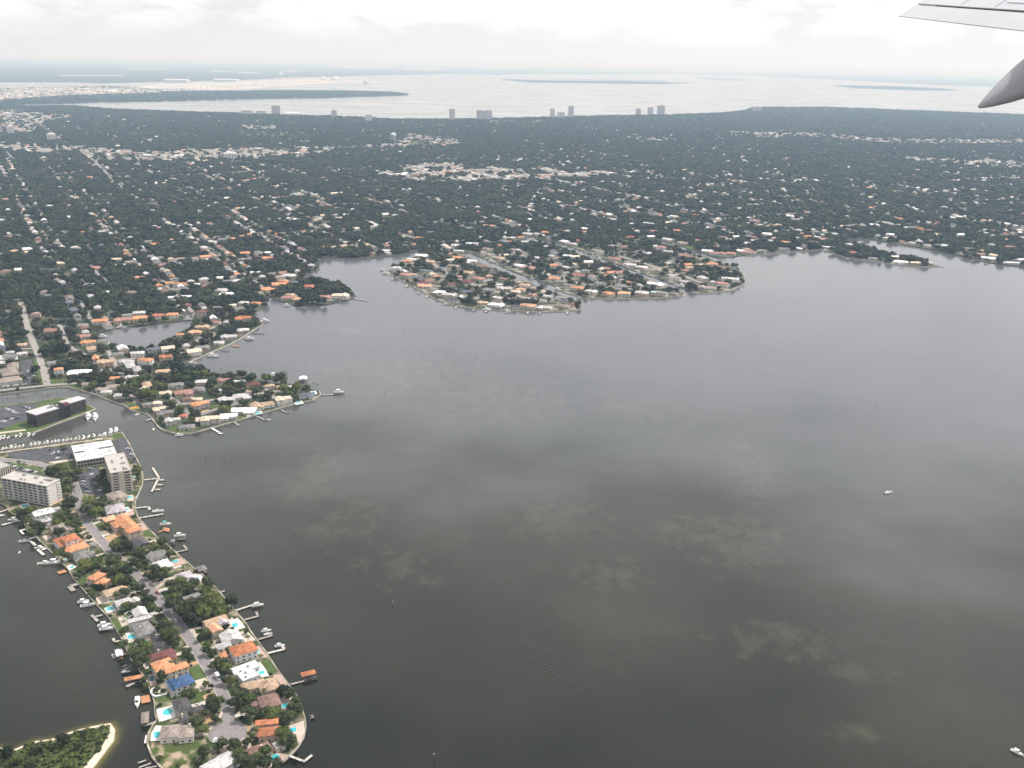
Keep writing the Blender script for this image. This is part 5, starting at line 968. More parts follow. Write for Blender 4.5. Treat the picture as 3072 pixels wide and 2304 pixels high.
D('brown rectangular platform on the left shore', 'K14', [], plat=[[(945, 1302), (1075, 1265), (1118, 1300), (972, 1342)]], m=DECKO)
D('pale T-shaped dock in front of the orange brown mansion', 'K14', [[(590, 915), (700, 880)], [(625, 930), (725, 1020)], [(690, 938), (775, 905)]], 2.4, WD)
D('U-shaped pale dock enclosing a small basin on the left shore', 'K14', [[(470, 760), (612, 712), (690, 800)], [(490, 780), (590, 862)]], 2.2, WD)
D('small pale L-shaped dock near the condo on the left', 'K14', [[(325, 612), (435, 592)], [(335, 615), (395, 680)]], 2.0, WD)
D('long straight pale dock beside a white boat at the left edge', 'K14', [[(22, 525), (340, 445)]], 2.0, WD)
D('pale walkway crossing the inlet in front of the white condo', 'K14', [[(-60, 325), (180, 250), (230, 280)]], 2.2, PAVE)
D('arrow-shaped pale pier with three finger docks', 'K3', [[(1362, 441), (1492, 426)], [(1446, 325), (1506, 420), (1440, 552)], [(1500, 441), (1560, 441)], [(1488, 486), (1545, 486)], [(1470, 531), (1525, 531)]], 2.4, CONC)
D('short pale dock with a square end right of the lilac-roofed villa', 'K3', [[(1285, 707), (1410, 693), (1418, 725)]], 2.4, CONC)
D('long pale dock beside the white sport boat', 'K3', [[(1290, 806), (1520, 768), (1550, 763)]], 2.2, CONC)
D('orange deck under the boat lift with the teal canopy', 'K3', [[(1495, 938), (1560, 915)]], 1.6, DECKO, plat=[[(1540, 920), (1605, 935), (1610, 900), (1550, 890)]])
D('dark brown boat lift deck right of the slate-roofed house', 'K3', [], plat=[[(1680, 1010), (1760, 1010), (1770, 970), (1690, 975)]], m=PILE)
D('small grey hut dock right of the slate-roofed house', 'K3', [], roof=([(1622, 1030), (1655, 1030), (1652, 1005), (1620, 1005)], 3.0, 'grey'))
D('weathered dock with bare lift posts off the long grey-roofed house', 'K3', [[(1640, 1132), (1782, 1100)], [(1770, 1095), (1740, 1060)]], 2.0)
D('grey roofed boathouse off the villa of lilac gables', 'K3', [[(1840, 1290), (1960, 1310)]], 1.6, DECKW, roof=([(1880, 1312), (1962, 1292), (1935, 1245), (1868, 1272)], 3.8, 'grey'))
D('short stub dock off the dense trees', 'K3', [[(2068, 1512), (2132, 1490)]], 2.0)
D('pale walkway to a platform off the cream two-storey house', 'K6', [[(735, 735), (815, 782)], [(805, 790), (850, 790)]], 3.0, WD)
D('short dock off the first broad white roof on the middle point', 'K6', [[(955, 682), (1000, 715)]], 2.6, DECKW)
D('brown dock with a boat off the kidney pool', 'K6', [[(1170, 627), (1250, 665), (1290, 652)]], 2.4, DECKW)
D('small dock with a platform beside the blue awning', 'K6', [[(1402, 565), (1440, 590), (1475, 590)]], 2.4, DECKW)
D('long thin pier with a platform off the end of the middle point', 'K6', [[(1785, 425), (1900, 418)], [(1895, 412), (2000, 402)]], 3.0, DECKW)
D('white-roofed boathouse standing off the middle point', 'K6', [[(1508, 327), (1600, 295)]], 2.0, PILE, roof=([(1575, 280), (1645, 278), (1645, 252), (1575, 254)], 5.5, 'white'))
D('dock reaching a white boat on the far side of the middle point', 'K6', [[(1285, 278), (1335, 245)]], 2.0, PILE)
D('little dock at the left root of the middle point', 'K6', [[(120, 668), (170, 650)]], 3.0, DECKW)
D('dark dock near the tip of the lagoon point', 'K7', [[(1815, 692), (1915, 695)]], 3.5, PILE)
D('dock with a lift on the lagoon point, second from its tip', 'K7', [[(1755, 735), (1815, 740)]], 3.0, DECKW)
D('reddish dock on the lagoon point', 'K7', [[(1645, 792), (1708, 800)]], 4.0, DECKO)
D('bare lift posts off the lagoon point lawn', 'K7', [[(1560, 835), (1620, 838)]], 2.5, PILE)
D('dock with a long boat at the inner end of the lagoon point', 'K7', [[(1440, 878), (1530, 885)]], 3.0, DECKW)
D('innermost dock in the inlet beside the lagoon point', 'K7', [[(1282, 930), (1352, 942)]], 3.0, DECKW)
D('pale dock off the tip of the small wooded spit', 'K0', [[(765, 645), (792, 649)]], 5.0, DECKW)
D('thin pier at the end of the right-hand spit', 'K10', [[(1555, 634), (1600, 636)]], 3.0, PILE)
st = [('K8', u, v) for u, v in ((215, 690), (250, 738), (385, 805), (500, 872), (580, 905), (745, 975), (855, 1008), (1020, 1033), (1140, 1042), (1335, 1053), (1535, 1058), (1650, 1062), (1910, 1060))]
for i, (k, u, v) in enumerate(st):
    D('%s stub dock from the left along the crescent island' % ordn(i), k, [[(u, v - 4), (u - 12, v + 14)], [(u - 26, v + 14), (u + 8, v + 18)]], 2.6, DECKW if i % 2 else PAVE, 'stub docks of the crescent island')

# ================================================================== BOATS
def hull_rings(L, B, H, n=9):
    rings = []
    for i in range(n):
        s = i / (n - 1); x = -L / 2 + s * L
        b = B / 2 * (1.0 - max(0, (s - .45) / .55) ** 2.1) * (0.9 + .1 * min(1, s * 4)); b = max(b, .03)
        sh = H * (1 + .35 * s * s)
        rings.append([(x, -b * .55, -.25), (x, -b, sh * .45), (x, -b * 1.02, sh), (x, b * 1.02, sh), (x, b, sh * .45), (x, b * .55, -.25)])
    return rings
def make_boat(kind, L, canvas=None):
    B, H = L * .31, L * .10 + .25
    t = thing('boat', 'boat', 'boat', (0, 0, -500))
    MB().ring(hull_rings(L, B, H)).build('hull', GELC, t)
    ck = MB()
    for i in range(1):
        r = [q[2:4] for q in hull_rings(L * .94, B * .88, H + .08)]
        for j in range(len(r) - 1): ck.quad(r[j][0], r[j + 1][0], r[j + 1][1], r[j][1])
    ck.build('deck', WD, t)
    if kind == 'sail':
        MB().box(-L * .1, L * .22, -B * .25, B * .25, H, H + .55).build('cabin', GELC, t)
        MB().cyl(L * .12, 0, .09, .06, H, H + L * 1.15, 6).build('mast', ROOFU, t)
        MB().box(-L * .38, L * .11, -.16, .16, H + 1.2, H + 1.5).build('sail_cover', CANB if canvas else WHITE, t)
        MB().box(-L * .42, -L * .15, -B * .3, B * .3, H - .1, H + .1).build('cockpit', DARKM, t)
    elif kind == 'yacht':
        MB().box(-L * .30, L * .20, -B * .38, B * .38, H, H + 1.7).build('cabin', GELC, t)
        MB().box(-L * .28, L * .205, -B * .385, B * .385, H + .8, H + 1.3).build('window', GLASS, t)
        MB().box(-L * .26, L * .08, -B * .33, B * .33, H + 1.7, H + 2.5).build('flybridge', GELC, t)
        MB().box(-L * .20, L * .0, -B * .3, B * .3, H + 3.8, H + 3.95).build('hardtop', GELC, t)
        for x in (-.19, -.01):
            for y in (-.28, .28): MB().cyl(L * x, B * y, .06, .06, H + 2.4, H + 3.85, 5).build('post', ROOFU, t)
        MB().box(-L * .46, -L * .32, -B * .34, B * .34, H - .05, H + .12).build('cockpit', WD, t)
    else:
        MB().box(-L * .40, -L * .02, -B * .32, B * .32, H - .05, H + .10).build('cockpit', mat('boat_sole', (.35, .32, .28)), t)
        MB().box(-L * .12, L * .10, -B * .22, B * .22, H + .08, H + .9).build('console', GELC, t)
        MB().box(L * .08, L * .12, -B * .24, B * .24, H + .3, H + 1.25).build('windshield', GLASS, t)
        if canvas is not None: MB().box(-L * .26, L * .10, -B * .36, B * .36, H + 1.9, H + 2.02).build('canopy', canvas, t)
        else: MB().box(L * .16, L * .30, -B * .2, B * .2, H + .05, H + .3).build('hatch', DARKM, t)
        MB().box(-L * .54, -L * .47, -.22, .22, -.1, H + .5).build('outboard_motor', DARKM, t)
    return t
PROTO = {'open': make_boat('open', 7.5), 'cruiser': make_boat('open', 9.5, WHITE), 'blue': make_boat('open', 8.5, CANB), 'tealtop': make_boat('open', 9.0, mat('teal_canvas', (.10, .38, .36))), 'sail': make_boat('sail', 9.0, True), 'sailw': make_boat('sail', 8.5), 'yacht': make_boat('yacht', 15)}
protos = list(PROTO.values())
def boat(kind, label, k, u, v, head, z=0.0, sc=1.0, group='boats'):
    p = G(k, u, v, z + .6); copy_tree(PROTO[kind], label, (p.x, p.y, z), R(head), (sc, sc, sc), group)
# marina, south row (bows to the wall)
us = [50, 112, 195, 265, 335, 400, 545, 615, 685, 765, 825, 905, 965, 1022, 1100, 1175, 1240, 1315, 1380, 1550, 1645, 1740, 1795, 1835]
kinds = ['open', 'sailw', 'cruiser', 'cruiser', 'open', 'sail', 'cruiser', 'cruiser', 'cruiser', 'blue', 'cruiser', 'open', 'sailw', 'open', 'blue', 'cruiser', 'open', 'blue', 'cruiser', 'sailw', 'cruiser', 'open', 'sail', 'cruiser']
kn = {'open': 'small white open boat', 'cruiser': 'white-topped motorboat', 'blue': 'motorboat with a blue canopy', 'sail': 'sailboat with a blue sail cover', 'sailw': 'white sailboat'}
for i, u in enumerate(us):
    v = 388 - (u - 50) * (245 / 1785) - 8
    boat(kinds[i], '%s, %s from the left in the long marina row' % (kn[kinds[i]], ordn(i)), 'K15', u, v, 100 + random.uniform(-4, 4), 0, random.uniform(.85, 1.1), 'marina boats')
boat('yacht', 'boxy white motor yacht in the middle of the marina row by the white-roofed building', 'K15', 1462, 195, 100, 0, .72, 'marina boats')
for i, (u, v, kd) in enumerate(((15, 205, 'cruiser'), (75, 190, 'cruiser'), (145, 185, 'blue'), (285, 162, 'sail'), (360, 155, 'cruiser'), (500, 150, 'cruiser'), (580, 132, 'open'))):
    boat(kd, '%s, %s from the left in the short marina row' % (kn[kd], ordn(i)), 'K15', u, v, -80 + random.uniform(-4, 4), 0, 1, 'marina boats')
boat('yacht', 'left of two large white yachts moored at the marina corner', 'K15', 1940, 85, 102, 0, .85); boat('yacht', 'right of two large white yachts moored at the marina corner', 'K15', 2032, 62, 102, 0, .85)
boat('yacht', 'large white yacht nearer the seawall of the dark office', 'K16', 1570, 1325, -75, 0, 1.25); boat('yacht', 'large white yacht, outer of two off the dark office', 'K16', 1695, 1335, -72, 0, 1.25)
for a_ in (('cruiser', 'white boat on the lift at the end of the pale dock off the trees', 'K1', 1392, 52, 20, 1.2, 1.0), ('cruiser', 'white boat on a lift with a tan covered boat behind', 'K1', 1478, 302, 15, 1.5, .8), ('open', 'tan covered boat on the lift beside the dock', 'K1', 1495, 335, 15, 1.2, .9),
           ('cruiser', 'white cruiser with dark hatches beside the square orange deck', 'K1', 205, 1015, -72, 0, 1.25), ('open', 'small white boat beside the white canopy boathouse', 'K2', 415, 1235, -60, 0, .9), ('cruiser', 'upper of two white covered boats on the left shore dock', 'K2', 335, 960, 15, 1.2, 1.1), ('cruiser', 'lower of two white covered boats on the left shore dock', 'K2', 350, 992, 15, 1.2, 1.1),
           ('cruiser', 'upper of two white boats moored left of the tan house', 'K2', 148, 750, 20, 1.0, .95), ('cruiser', 'lower of two white boats moored left of the tan house', 'K2', 185, 785, 22, 0, 1.2), ('open', 'boat under the low wooden shelter on the left shore', 'K1', 90, 705, 15, .8, .8),
           ('cruiser', 'left of two white boats moored below the orange brown mansion', 'K14', 735, 1165, 190, 0, 1.0), ('cruiser', 'longer right of two white boats moored below the orange brown mansion', 'K14', 870, 1155, 195, 0, 1.35), ('open', 'long slim boat on the outer arm of the U-shaped dock', 'K14', 400, 795, 200, 0, 1.3), ('open', 'white boat on the inner arm of the U-shaped dock', 'K14', 560, 835, 120, .5, .9), ('cruiser', 'white boat against the pale T-shaped dock', 'K14', 650, 905, 195, .6, .9),
           ('sailw', 'small white sailing dinghy alone on the dark water at left', 'K14', 322, 975, 95, 0, .5), ('sailw', 'tiny white dinghy left of the two moored boats', 'K14', 630, 1160, 95, 0, .45), ('cruiser', 'white boat on the long straight dock at the left edge', 'K14', 215, 440, 190, .8, 1.0), ('open', 'white boat cut by the left edge below the inlet walkway', 'K14', 8, 372, 200, 0, 1.0),
           ('tealtop', 'white boat with a teal canopy on the orange lift deck', 'K3', 1570, 860, 10, 1.8, 1.15), ('cruiser', 'tan and white boat on the dark brown lift', 'K3', 1705, 970, 15, 1.8, 1.1), ('open', 'sleek white sport boat above the long pale dock', 'K3', 1498, 740, 12, 0, 1.5), ('cruiser', 'boat under the lift posts of the empty frame dock', 'K1', 1610, 450, 15, 1.0, .8),
           ('open', 'white boat alone on the open water at right', 'F', 2664, 1478, 20, 0, 1.35), ('cruiser', 'white boat at the bottom right edge', 'F', 3052, 2258, -50, 0, 0.9),
           ('open', 'small boat moored off the left root of the middle point', 'K6', 190, 752, 100, 0, 1.0), ('cruiser', 'small boat against the curved end wall of the middle point', 'K6', 435, 810, 15, 0, 1.0), ('open', 'white jet boat beside the yellow kayak rack', 'K6', 35, 612, 60, 0, 1.0), ('cruiser', 'boat on the lift on the far side of the middle point', 'K6', 1335, 243, 10, 1.5, 1.5), ('tealtop', 'boat half hidden behind trees on the far side of the middle point', 'K6', 1125, 240, 10, 1.0, 1.4), ('cruiser', 'boat on the platform of the long thin pier', 'K6', 1950, 402, 10, 1.6, 1.5), ('open', 'boat at the brown dock off the kidney pool', 'K6', 1280, 662, 15, 0, .9),
           ('yacht', 'white yacht moored off the tip of the lagoon point', 'K7', 1925, 592, 10, 0, 1.1), ('cruiser', 'boat on the lift second from the tip of the lagoon point', 'K7', 1795, 738, 10, 1, 1.5), ('cruiser', 'long boat at the inner end of the lagoon point', 'K7', 1490, 882, 10, 0, 1.7), ('open', 'boat at the innermost dock of the inlet', 'K7', 1320, 938, 0, 0, 1.5), ('cruiser', 'white boat off the small wooded spit', 'K7', 2105, 463, 5, 0, 1.5),
           ('cruiser', 'white boat at the left end of the lagoon', 'K7', 575, 720, 20, 0, 1.5), ('yacht', 'white boat below the rose-roofed villa on the lagoon', 'K7', 735, 642, 10, 0, 1.0), ('cruiser', 'boat with an orange shelter on the lagoon', 'K7', 910, 615, 5, 0, 1.3), ('cruiser', 'boat below the charcoal-roofed house on the lagoon', 'K7', 1288, 578, 5, 0, 1.6),
           ('yacht', 'pair-leading white yacht at the left corner of the crescent island', 'K8', 150, 668, 10, 0, .9), ('yacht', 'second white yacht at the left corner of the crescent island', 'K8', 175, 698, 10, 0, .9)):
    boat(*a_)
cb = [('K8', u, v, -25) for u, v in ((1185, 585), (1240, 615), (1385, 665), (1440, 688), (1500, 715), (1570, 745), (1820, 850), (750, 985), (500, 880), (1140, 1045), (1340, 1058))] + [('K9', u, v, -25) for u, v in ((500, 512), (570, 537), (630, 562), (790, 602), (380, 470), (1000, 690), (1130, 735), (1350, 808), (1410, 822), (1480, 838), (230, 850), (435, 928), (1850, 862), (1890, 850), (1620, 555), (1330, 428))] + [('K10', u, v, -10) for u, v in ((1215, 612), (1280, 618), (700, 515), (870, 572), (1480, 605))]
cb.sort(key=lambda q: FP(q[0], q[1], q[2])[0])
for i, (k, u, v, hd) in enumerate(cb):
    boat(random.choice(('cruiser', 'cruiser', 'open', 'yacht')), '%s boat from the left along the canal island shores' % ordn(i), k, u, v, hd + random.uniform(-8, 8), 0, random.uniform(.9, 1.3), 'boats along the canal islands')
for pr in protos:                       # the patterns themselves are no part of the place
    for ch in list(pr.children): bpy.data.objects.remove(ch)
    bpy.data.objects.remove(pr)
# kayak rack
p = G('K6', 10, 555, LAND); t = thing('kayak_rack', 'yellow and red kayaks on a dock left of the middle point', 'kayaks', p, .3)
for i, cl in enumerate(((.65, .45, .05), (.55, .08, .04), (.65, .42, .05))): o = MB().ring(hull_rings(10, 2.2, .6)).build('kayak', mat('kayak_%d' % (i % 2), cl, rough=.4), t); o.location = (0, i * 2.2 - 2, .6); o.rotation_euler = (0, 0, .15 * i)
MB().box(-6, 6, -3.6, 4, -1.2, .3).build('deck', DECKW, t)

gp = GL('K1', [(395, 868), (362, 872), (343, 890), (342, 915), (362, 940), (385, 950), (430, 940), (500, 918)], LAND + 1); g0 = gp[0]
t = thing('garden_pergola', 'curved white garden wall beside the blue-roofed house', 'garden wall', (g0.x, g0.y, LAND))
for i in range(len(gp) - 1): MB().bar(gp[i] - g0, gp[i + 1] - g0, 1.5, 1.0 + .004 * i, 1.2 + .004 * i).build('coping', WHITE, t); MB().bar(gp[i] - g0, gp[i + 1] - g0, .9, -.2, 1.0 + .003 * i).build('wall', WHITE, t)
cp = GL('K2', [(515, 885), (560, 858), (592, 890), (545, 918)], LAND + .2); sheet('court', cp, mat('green_court', (0.06, 0.20, 0.05), rough=.9), 'green floor of a screened court', z=LAND + .12)
t = thing('screen_frame', 'white frame round the green court on the left shore', 'screen', (cp[0].x, cp[0].y, LAND))
for i in range(4):
    a_, b_ = cp[i] - cp[0], cp[(i + 1) % 4] - cp[0]; MB().bar(a_, b_, .5, 2.6 + .004 * i, 2.9 + .004 * i).build('beam', WHITE, t); MB().cyl(a_.x, a_.y, .15, .15, -.2, 2.6, 6).build('post', WHITE, t)
# ================================================================== CARS
PAINT = {'white': (.75, .75, .75), 'silver': (.42, .43, .45), 'black': (.02, .02, .022), 'red': (.35, .03, .03), 'blue': (.04, .07, .20), 'grey': (.14, .14, .15)}
WHEEL = MB(); WHEEL.ring([[(.33 * math.cos(2 * math.pi * j / 10), y, .33 + .33 * math.sin(2 * math.pi * j / 10)) for j in range(10)] for y in (-.11, .11)]); WHEELM = WHEEL.mesh('wheel', DARKM)
HL = MB().box(-.05, .05, -.18, .18, 0, .16).mesh('headlight', mat('lamp_glass', (.6, .6, .6), rough=.1))
CARP = {}
def make_car(c, van=False):
    m = mat('car_paint_' + c, PAINT[c], rough=.25, spec=.5, var=.03); t = thing('car', 'car', 'car', (0, 0, -500))
    if van:
        MB().ring([[(-3, -1.05, .4), (-3, 1.05, .4), (3, 1.05, .4), (3, -1.05, .4)], [(-3, -1.05, 1.2), (-3, 1.05, 1.2), (3, 1.05, 1.2), (3, -1.05, 1.2)]]).build('body', m, t)
        MB().box(-3, 1.5, -1.1, 1.1, 1.2, 3.1).build('cargo_box', m, t); MB().box(1.55, 2.6, -.95, .95, 1.2, 2.1).build('window', GLASS, t); xs_ = (-1.9, 2.0)
    else:
        a = [(-2.2, -.85), (-2.2, .85), (2.2, .8), (2.2, -.8)]
        MB().ring([[(x, y, .3) for x, y in a], [(x * 1.02, y * 1.04, .65) for x, y in a], [(x * .98, y * .97, .92) for x, y in a]]).build('body', m, t)
        b = [(-1.7, -.78), (-1.7, .78), (1.0, .78), (1.0, -.78)]
        MB().ring([[(x, y, .9) for x, y in b], [(x * .78 - .1, y * .82, 1.40) for x, y in b]]).build('window', GLASS, t)
        MB().ring([[(x * .78 - .1, y * .83, 1.39) for x, y in b], [(x * .72 - .1, y * .76, 1.47) for x, y in b]]).build('roof', m, t); xs_ = (-1.35, 1.35)
    for x in xs_:
        for y in (-.8, .8): link('wheel', WHEELM, t, (x, y, 0))
    for y in (-.6, .6): link('headlight', HL, t, ((3.02 if van else 2.2), y, .6))
    return t
for c in PAINT: CARP[c] = make_car(c)
CARP['van'] = make_car('white', True); PAINTN = dict.fromkeys(PAINT)
def car(c, label, k, u, v, head, group='cars', z=RD + .02):
    p = G(k, u, v, z); copy_tree(CARP[c], label, (p.x, p.y, z), R(head), (1.08,) * 3, group)
RDH = -57
for a_ in (('van', 'white box truck parked on the street beside the white modern house', 'K1', 1000, 772, RDH), ('white', 'white car parked on the street above the box truck', 'K1', 918, 655, RDH), ('white', 'left of two white cars parked on the turning circle', 'K1', 968, 1392, 85), ('white', 'right of two white cars parked on the turning circle', 'K1', 1012, 1390, 80),
           ('silver', 'silver car in the drive beside the terracotta blocks', 'K1', 1355, 1272, 20), ('white', 'white car at the kerb opposite the orange brown mansion', 'K2', 322, 185, RDH), ('white', 'upper white car in the forecourt of the orange brown mansion', 'K2', 228, 245, 20), ('silver', 'lower silver car in the forecourt of the orange brown mansion', 'K2', 240, 262, 20), ('white', 'white car glinting on the street by dense trees', 'K2', 575, 442, RDH), ('red', 'red car on the street beside the dense trees', 'K2', 800, 676, RDH), ('white', 'white car on the street in deep tree shade', 'K2', 965, 926, RDH), ('black', 'dark car on the long cream drive', 'K2', 830, 568, 20), ('grey', 'grey car in the drive of the pale grey house', 'K2', 1330, 1080, 20),
           ('black', 'black car on the bend of the street by the lawn', 'K15', 330, 618, -8), ('silver', 'silver car following the black one on the bend', 'K15', 435, 628, -10), ('white', 'white car on the street beside the big dark trees', 'K15', 1255, 818, -40),
           ('white', 'white car parked above its neighbour on the waterfront car park', 'K4', 1480, 838, 10), ('white', 'white car parked lower on the waterfront car park', 'K4', 1525, 905, 10), ('black', 'dark car on the shore road', 'K16', 1235, 712, 8)): car(*a_)
def lot(name, k, cars):
    cs = sorted(cars, key=lambda q: q[0])
    for i, (u, v, c, hd) in enumerate(cs): car(c, '%s car from the left, %s, %s' % (ordn(i), c, name), k, u, v, hd, 'cars in the ' + name.replace('in the ', ''), LAND + .12)
lot('in the car park left of the white-roofed building', 'K15', [(900, 492, 'silver', 100), (942, 465, 'white', 100), (1022, 455, 'white', 100), (1070, 486, 'silver', 100), (1005, 556, 'white', 60), (1200, 530, 'silver', 100), (870, 412, 'black', 100)])
lot('in the car park of the beige condo', 'K15', [(1450, 967, 'white', 10), (1440, 940, 'black', 10), (1680, 1000, 'silver', 10), (1672, 965, 'blue', 10), (1520, 1098, 'black', 10), (1530, 1145, 'silver', 10), (1438, 1022, 'silver', 10), (1742, 1120, 'white', 10), (1572, 848, 'silver', 100), (1482, 868, 'grey', 100), (1612, 840, 'white', 100), (1582, 742, 'silver', 10), (1470, 1070, 'grey', 10), (1780, 1090, 'grey', 10), (1660, 925, 'black', 10)])
lot('in the car park behind the white condo', 'K15', [(255, 702, 'white', 60), (322, 735, 'silver', 60), (350, 728, 'black', 60), (440, 760, 'silver', 60), (480, 768, 'white', 60), (520, 778, 'silver', 60), (560, 788, 'black', 60), (620, 800, 'white', 60)])
ocs = [(95 + i * 24, 1168 + i * 7.5, random.choice(('white', 'silver', 'silver', 'grey', 'blue')), -70) for i in range(10)] + [(410 + i * 24, 1125 + i * 8, random.choice(('white', 'silver', 'grey')), -70) for i in range(6)] + [(245, 1240, 'white', 15), (295, 1247, 'white', 15), (20, 1400, 'silver', 60), (70, 1395, 'white', 60), (100, 1408, 'silver', 60), (125, 1330, 'black', 60), (212, 1347, 'white', 60), (290, 1348, 'black', 60), (330, 1340, 'black', 60), (392, 1272, 'grey', 60), (240, 1300, 'grey', 60), (160, 1322, 'grey', 60), (20, 1525, 'black', 10), (0, 1215, 'grey', -70), (60, 1300, 'grey', -70)]
lot('in the car park of the dark office', 'K16', ocs)
lot('in the car parks round the taupe offices', 'K16', [(5 + i * 30, 782 - i * 3, random.choice(('white', 'silver')), 80) for i in range(6)] + [(260, 756, 'white', 80), (302, 747, 'white', 80), (412, 746, 'silver', 80), (452, 737, 'silver', 80), (500, 502, 'white', 80), (600, 585, 'white', 10), (620, 650, 'white', 10), (490, 652, 'black', 10), (560, 520, 'grey', 10)])
for pr in CARP.values():
    for ch in list(pr.children): bpy.data.objects.remove(ch)
    bpy.data.objects.remove(pr)

# ================================================================== CHANNEL MARKERS
mk = [(1213, 990), (1350, 1026), (1361, 1082), (1425, 1065), (1324, 1120), (1128, 1150), (1155, 1180), (2105, 1150), (1178, 1810), (615, 1365), (673, 1382), (1303, 2270), (2625, 1217), (1345, 1045)]
mk.sort()
for i, (x, y) in enumerate(mk):
    p = GP(x, y + 6); t = thing('channel_marker', '%s channel marker post from the left on the open water' % ordn(i), 'marker', p, 0, 'channel markers')
    MB().cyl(0, 0, .2, .18, -2, 4.6, 6).build('post', PILE, t); MB().box(-.5, .5, -.27, -.2, 3.4, 4.4).build('board', mat('marker_red', (.35, .06, .04)) if i % 2 else WHITE, t)

# ================================================================== AIRCRAFT WING
def CS(x, y, dep): return Vector((0, 0, ALT)) + M3 @ Vector(((x - 1536) / FPX * dep, (1152 - y) / FPX * dep, -dep))
WM = mat('wing_grey', (0.58, 0.58, 0.59), rough=0.45, var=0.04, scale=0.4, spec=0.4); WM2 = mat('fairing_grey', (0.38, 0.38, 0.40), rough=0.4, var=0.05, spec=0.4)
A = CS(2696, 49, 21.0); B = CS(3072, 93.5, 16.0); span = (B - A); B2 = A + span * 1.8
chord = (M3 @ Vector((0.80, 0.40, 0.15))).normalized()
nrm = span.normalized().cross(chord).normalized()
if nrm.z < 0: nrm = -nrm
wing = thing('aircraft_wing', 'grey aircraft wing tip with trailing flap and fairing at the top right', 'aircraft wing', A)
def panel(name, c0, c1, t0, t1, m, s0=0.0, s1=1.0, c0b=None, sweep=0.0):
    mb = MB(); loops = []
    for s in (s0, s1):
        k = 1 + .25 * s; base = span * 1.8 * s
        q = []
        for c_, th, off in ((c0 if s == s0 or c0b is None else c0b, t0, 0), (c1, t1, sweep if s == s0 else 0)):
            o = base + chord * c_ * k + span.normalized() * off
            q += [o + nrm * th / 2, o - nrm * th / 2]
        loops.append([q[0], q[1], q[3], q[2]])
    return mb.ring(loops).build(name, m, wing)
panel('flap', 0.0, 0.40, 0.015, 0.08, WM)
panel('gap_seal', 0.385, 0.46, 0.05, 0.06, DARKM, 0.09, 1.0)
panel('wing_panel', 0.45, 3.2, 0.10, 0.42, WM)
panel('access_panel', 0.62, 0.9, 0.145, 0.185, mat('wing_grey_light', (0.64, 0.64, 0.65), rough=.4), 0.36, 0.5)
for c_ in (1.2, 1.7, 2.2): panel('panel_seam', c_, c_ + .012, .10 + (c_ - .45) / 2.75 * .32 + .012, .10 + (c_ - .45) / 2.75 * .32 + .013, WM2)
for s_ in (.2, .34, .52, .7): panel('panel_seam', .5, 3.1, .12, .43, WM2, s_, s_ + .0015)
for s in (.0, .05): MB().ring([[(A + span * s + chord * (1.25 + s) + (M3 @ Vector(v_)) - A) for v_ in l] for l in ([(-.02, 0, 0), (.02, .01, 0), (0, .02, .01)], [(-.45, -.05, 0), (-.44, -.045, 0), (-.445, -.04, .004)])]).build('static_wick', DARKM, wing)
tip = CS(2935, 322, 15.5); ax = (M3 @ Vector((0.82, 0.48, -0.25))).normalized(); up = (M3 @ Vector((-.42, .85, .1))); up = (up - ax * up.dot(ax)).normalized(); sd = ax.cross(up)
loops = []
for s, r in ((0, .012), (.02, .035), (.12, .085), (.3, .155), (.6, .255), (1.0, .36), (1.6, .47), (2.4, .55), (3.4, .58)):
    c_ = tip + ax * s * 1.0 - A
    loops.append([c_ + (up * math.cos(2 * math.pi * j / 24) * 1.15 + sd * math.sin(2 * math.pi * j / 24) * .85) * r * .66 for j in range(24)])
MB().ring(loops).build('fairing', WM2, wing, True)
# ================================================================== TREES
def XY(poly): return [(p[0], p[1]) for p in poly]
def crown_mesh(seed, nlobe, nleaf, leaf, flat=0.75, spread=0.55):
    r = np.random.default_rng(seed); lob = []
    for i in range(nlobe):
        a = r.uniform(0, 2 * np.pi); q = spread * np.sqrt(r.uniform(.08, 1)); z = r.uniform(-.15, .42) * flat
        lob.append((q * np.cos(a), q * np.sin(a), z, r.uniform(.30, .50)))
    lob.append((0, 0, .18, .52)); mb = MB()
    for (x, y, z, R_) in lob:                      # dim heart of each clump
        bm = bmesh.new(); bmesh.ops.create_icosphere(bm, subdivisions=1, radius=R_ * .82)
        n = len(mb.v)
        for v in bm.verts: mb.v.append((x + v.co.x * r.uniform(.85, 1.12), y + v.co.y * r.uniform(.85, 1.12), z + v.co.z * flat * r.uniform(.85, 1.1)))
        for f in bm.faces: mb.f.append(tuple(n + v.index for v in f.verts))
        bm.free()
    k = 0
    while k < nleaf:
        x, y, z, R_ = lob[r.integers(len(lob))]; d = r.normal(size=3); d /= np.linalg.norm(d)
        if d[2] < -.55: continue
        p = np.array((x + d[0] * R_, y + d[1] * R_, z + d[2] * R_ * flat)) * r.uniform(.94, 1.10)
        if any((p[0] - a) ** 2 + (p[1] - b) ** 2 + ((p[2] - c) / flat) ** 2 < (q * .86) ** 2 for a, b, c, q in lob): continue
        nn = d + r.normal(size=3) * .45; nn /= np.linalg.norm(nn); t = np.cross(nn, r.normal(size=3)); t /= np.linalg.norm(t); b = np.cross(nn, t); s = leaf * r.uniform(.6, 1.35)
        mb.quad(p + t * s, p + b * s * .7, p - t * s, p - b * s * .7); k += 1
    return mb
CROWN = [crown_mesh(11 + i, 7 + i % 3, 330, .105, .72 + .06 * (i % 3)).mesh('crown', (LEAF2, LEAF, LEAF, LEAF, LEAF3, LEAF)[i]) for i in range(6)]
trk = MB(); trk.ring([[(r_ * math.cos(j * 1.047) + ox, r_ * math.sin(j * 1.047), z) for j in range(6)] for r_, z, ox in ((.06, -1.0, 0), (.045, -.7, .01), (.04, -.3, .02), (.02, .2, .05))])
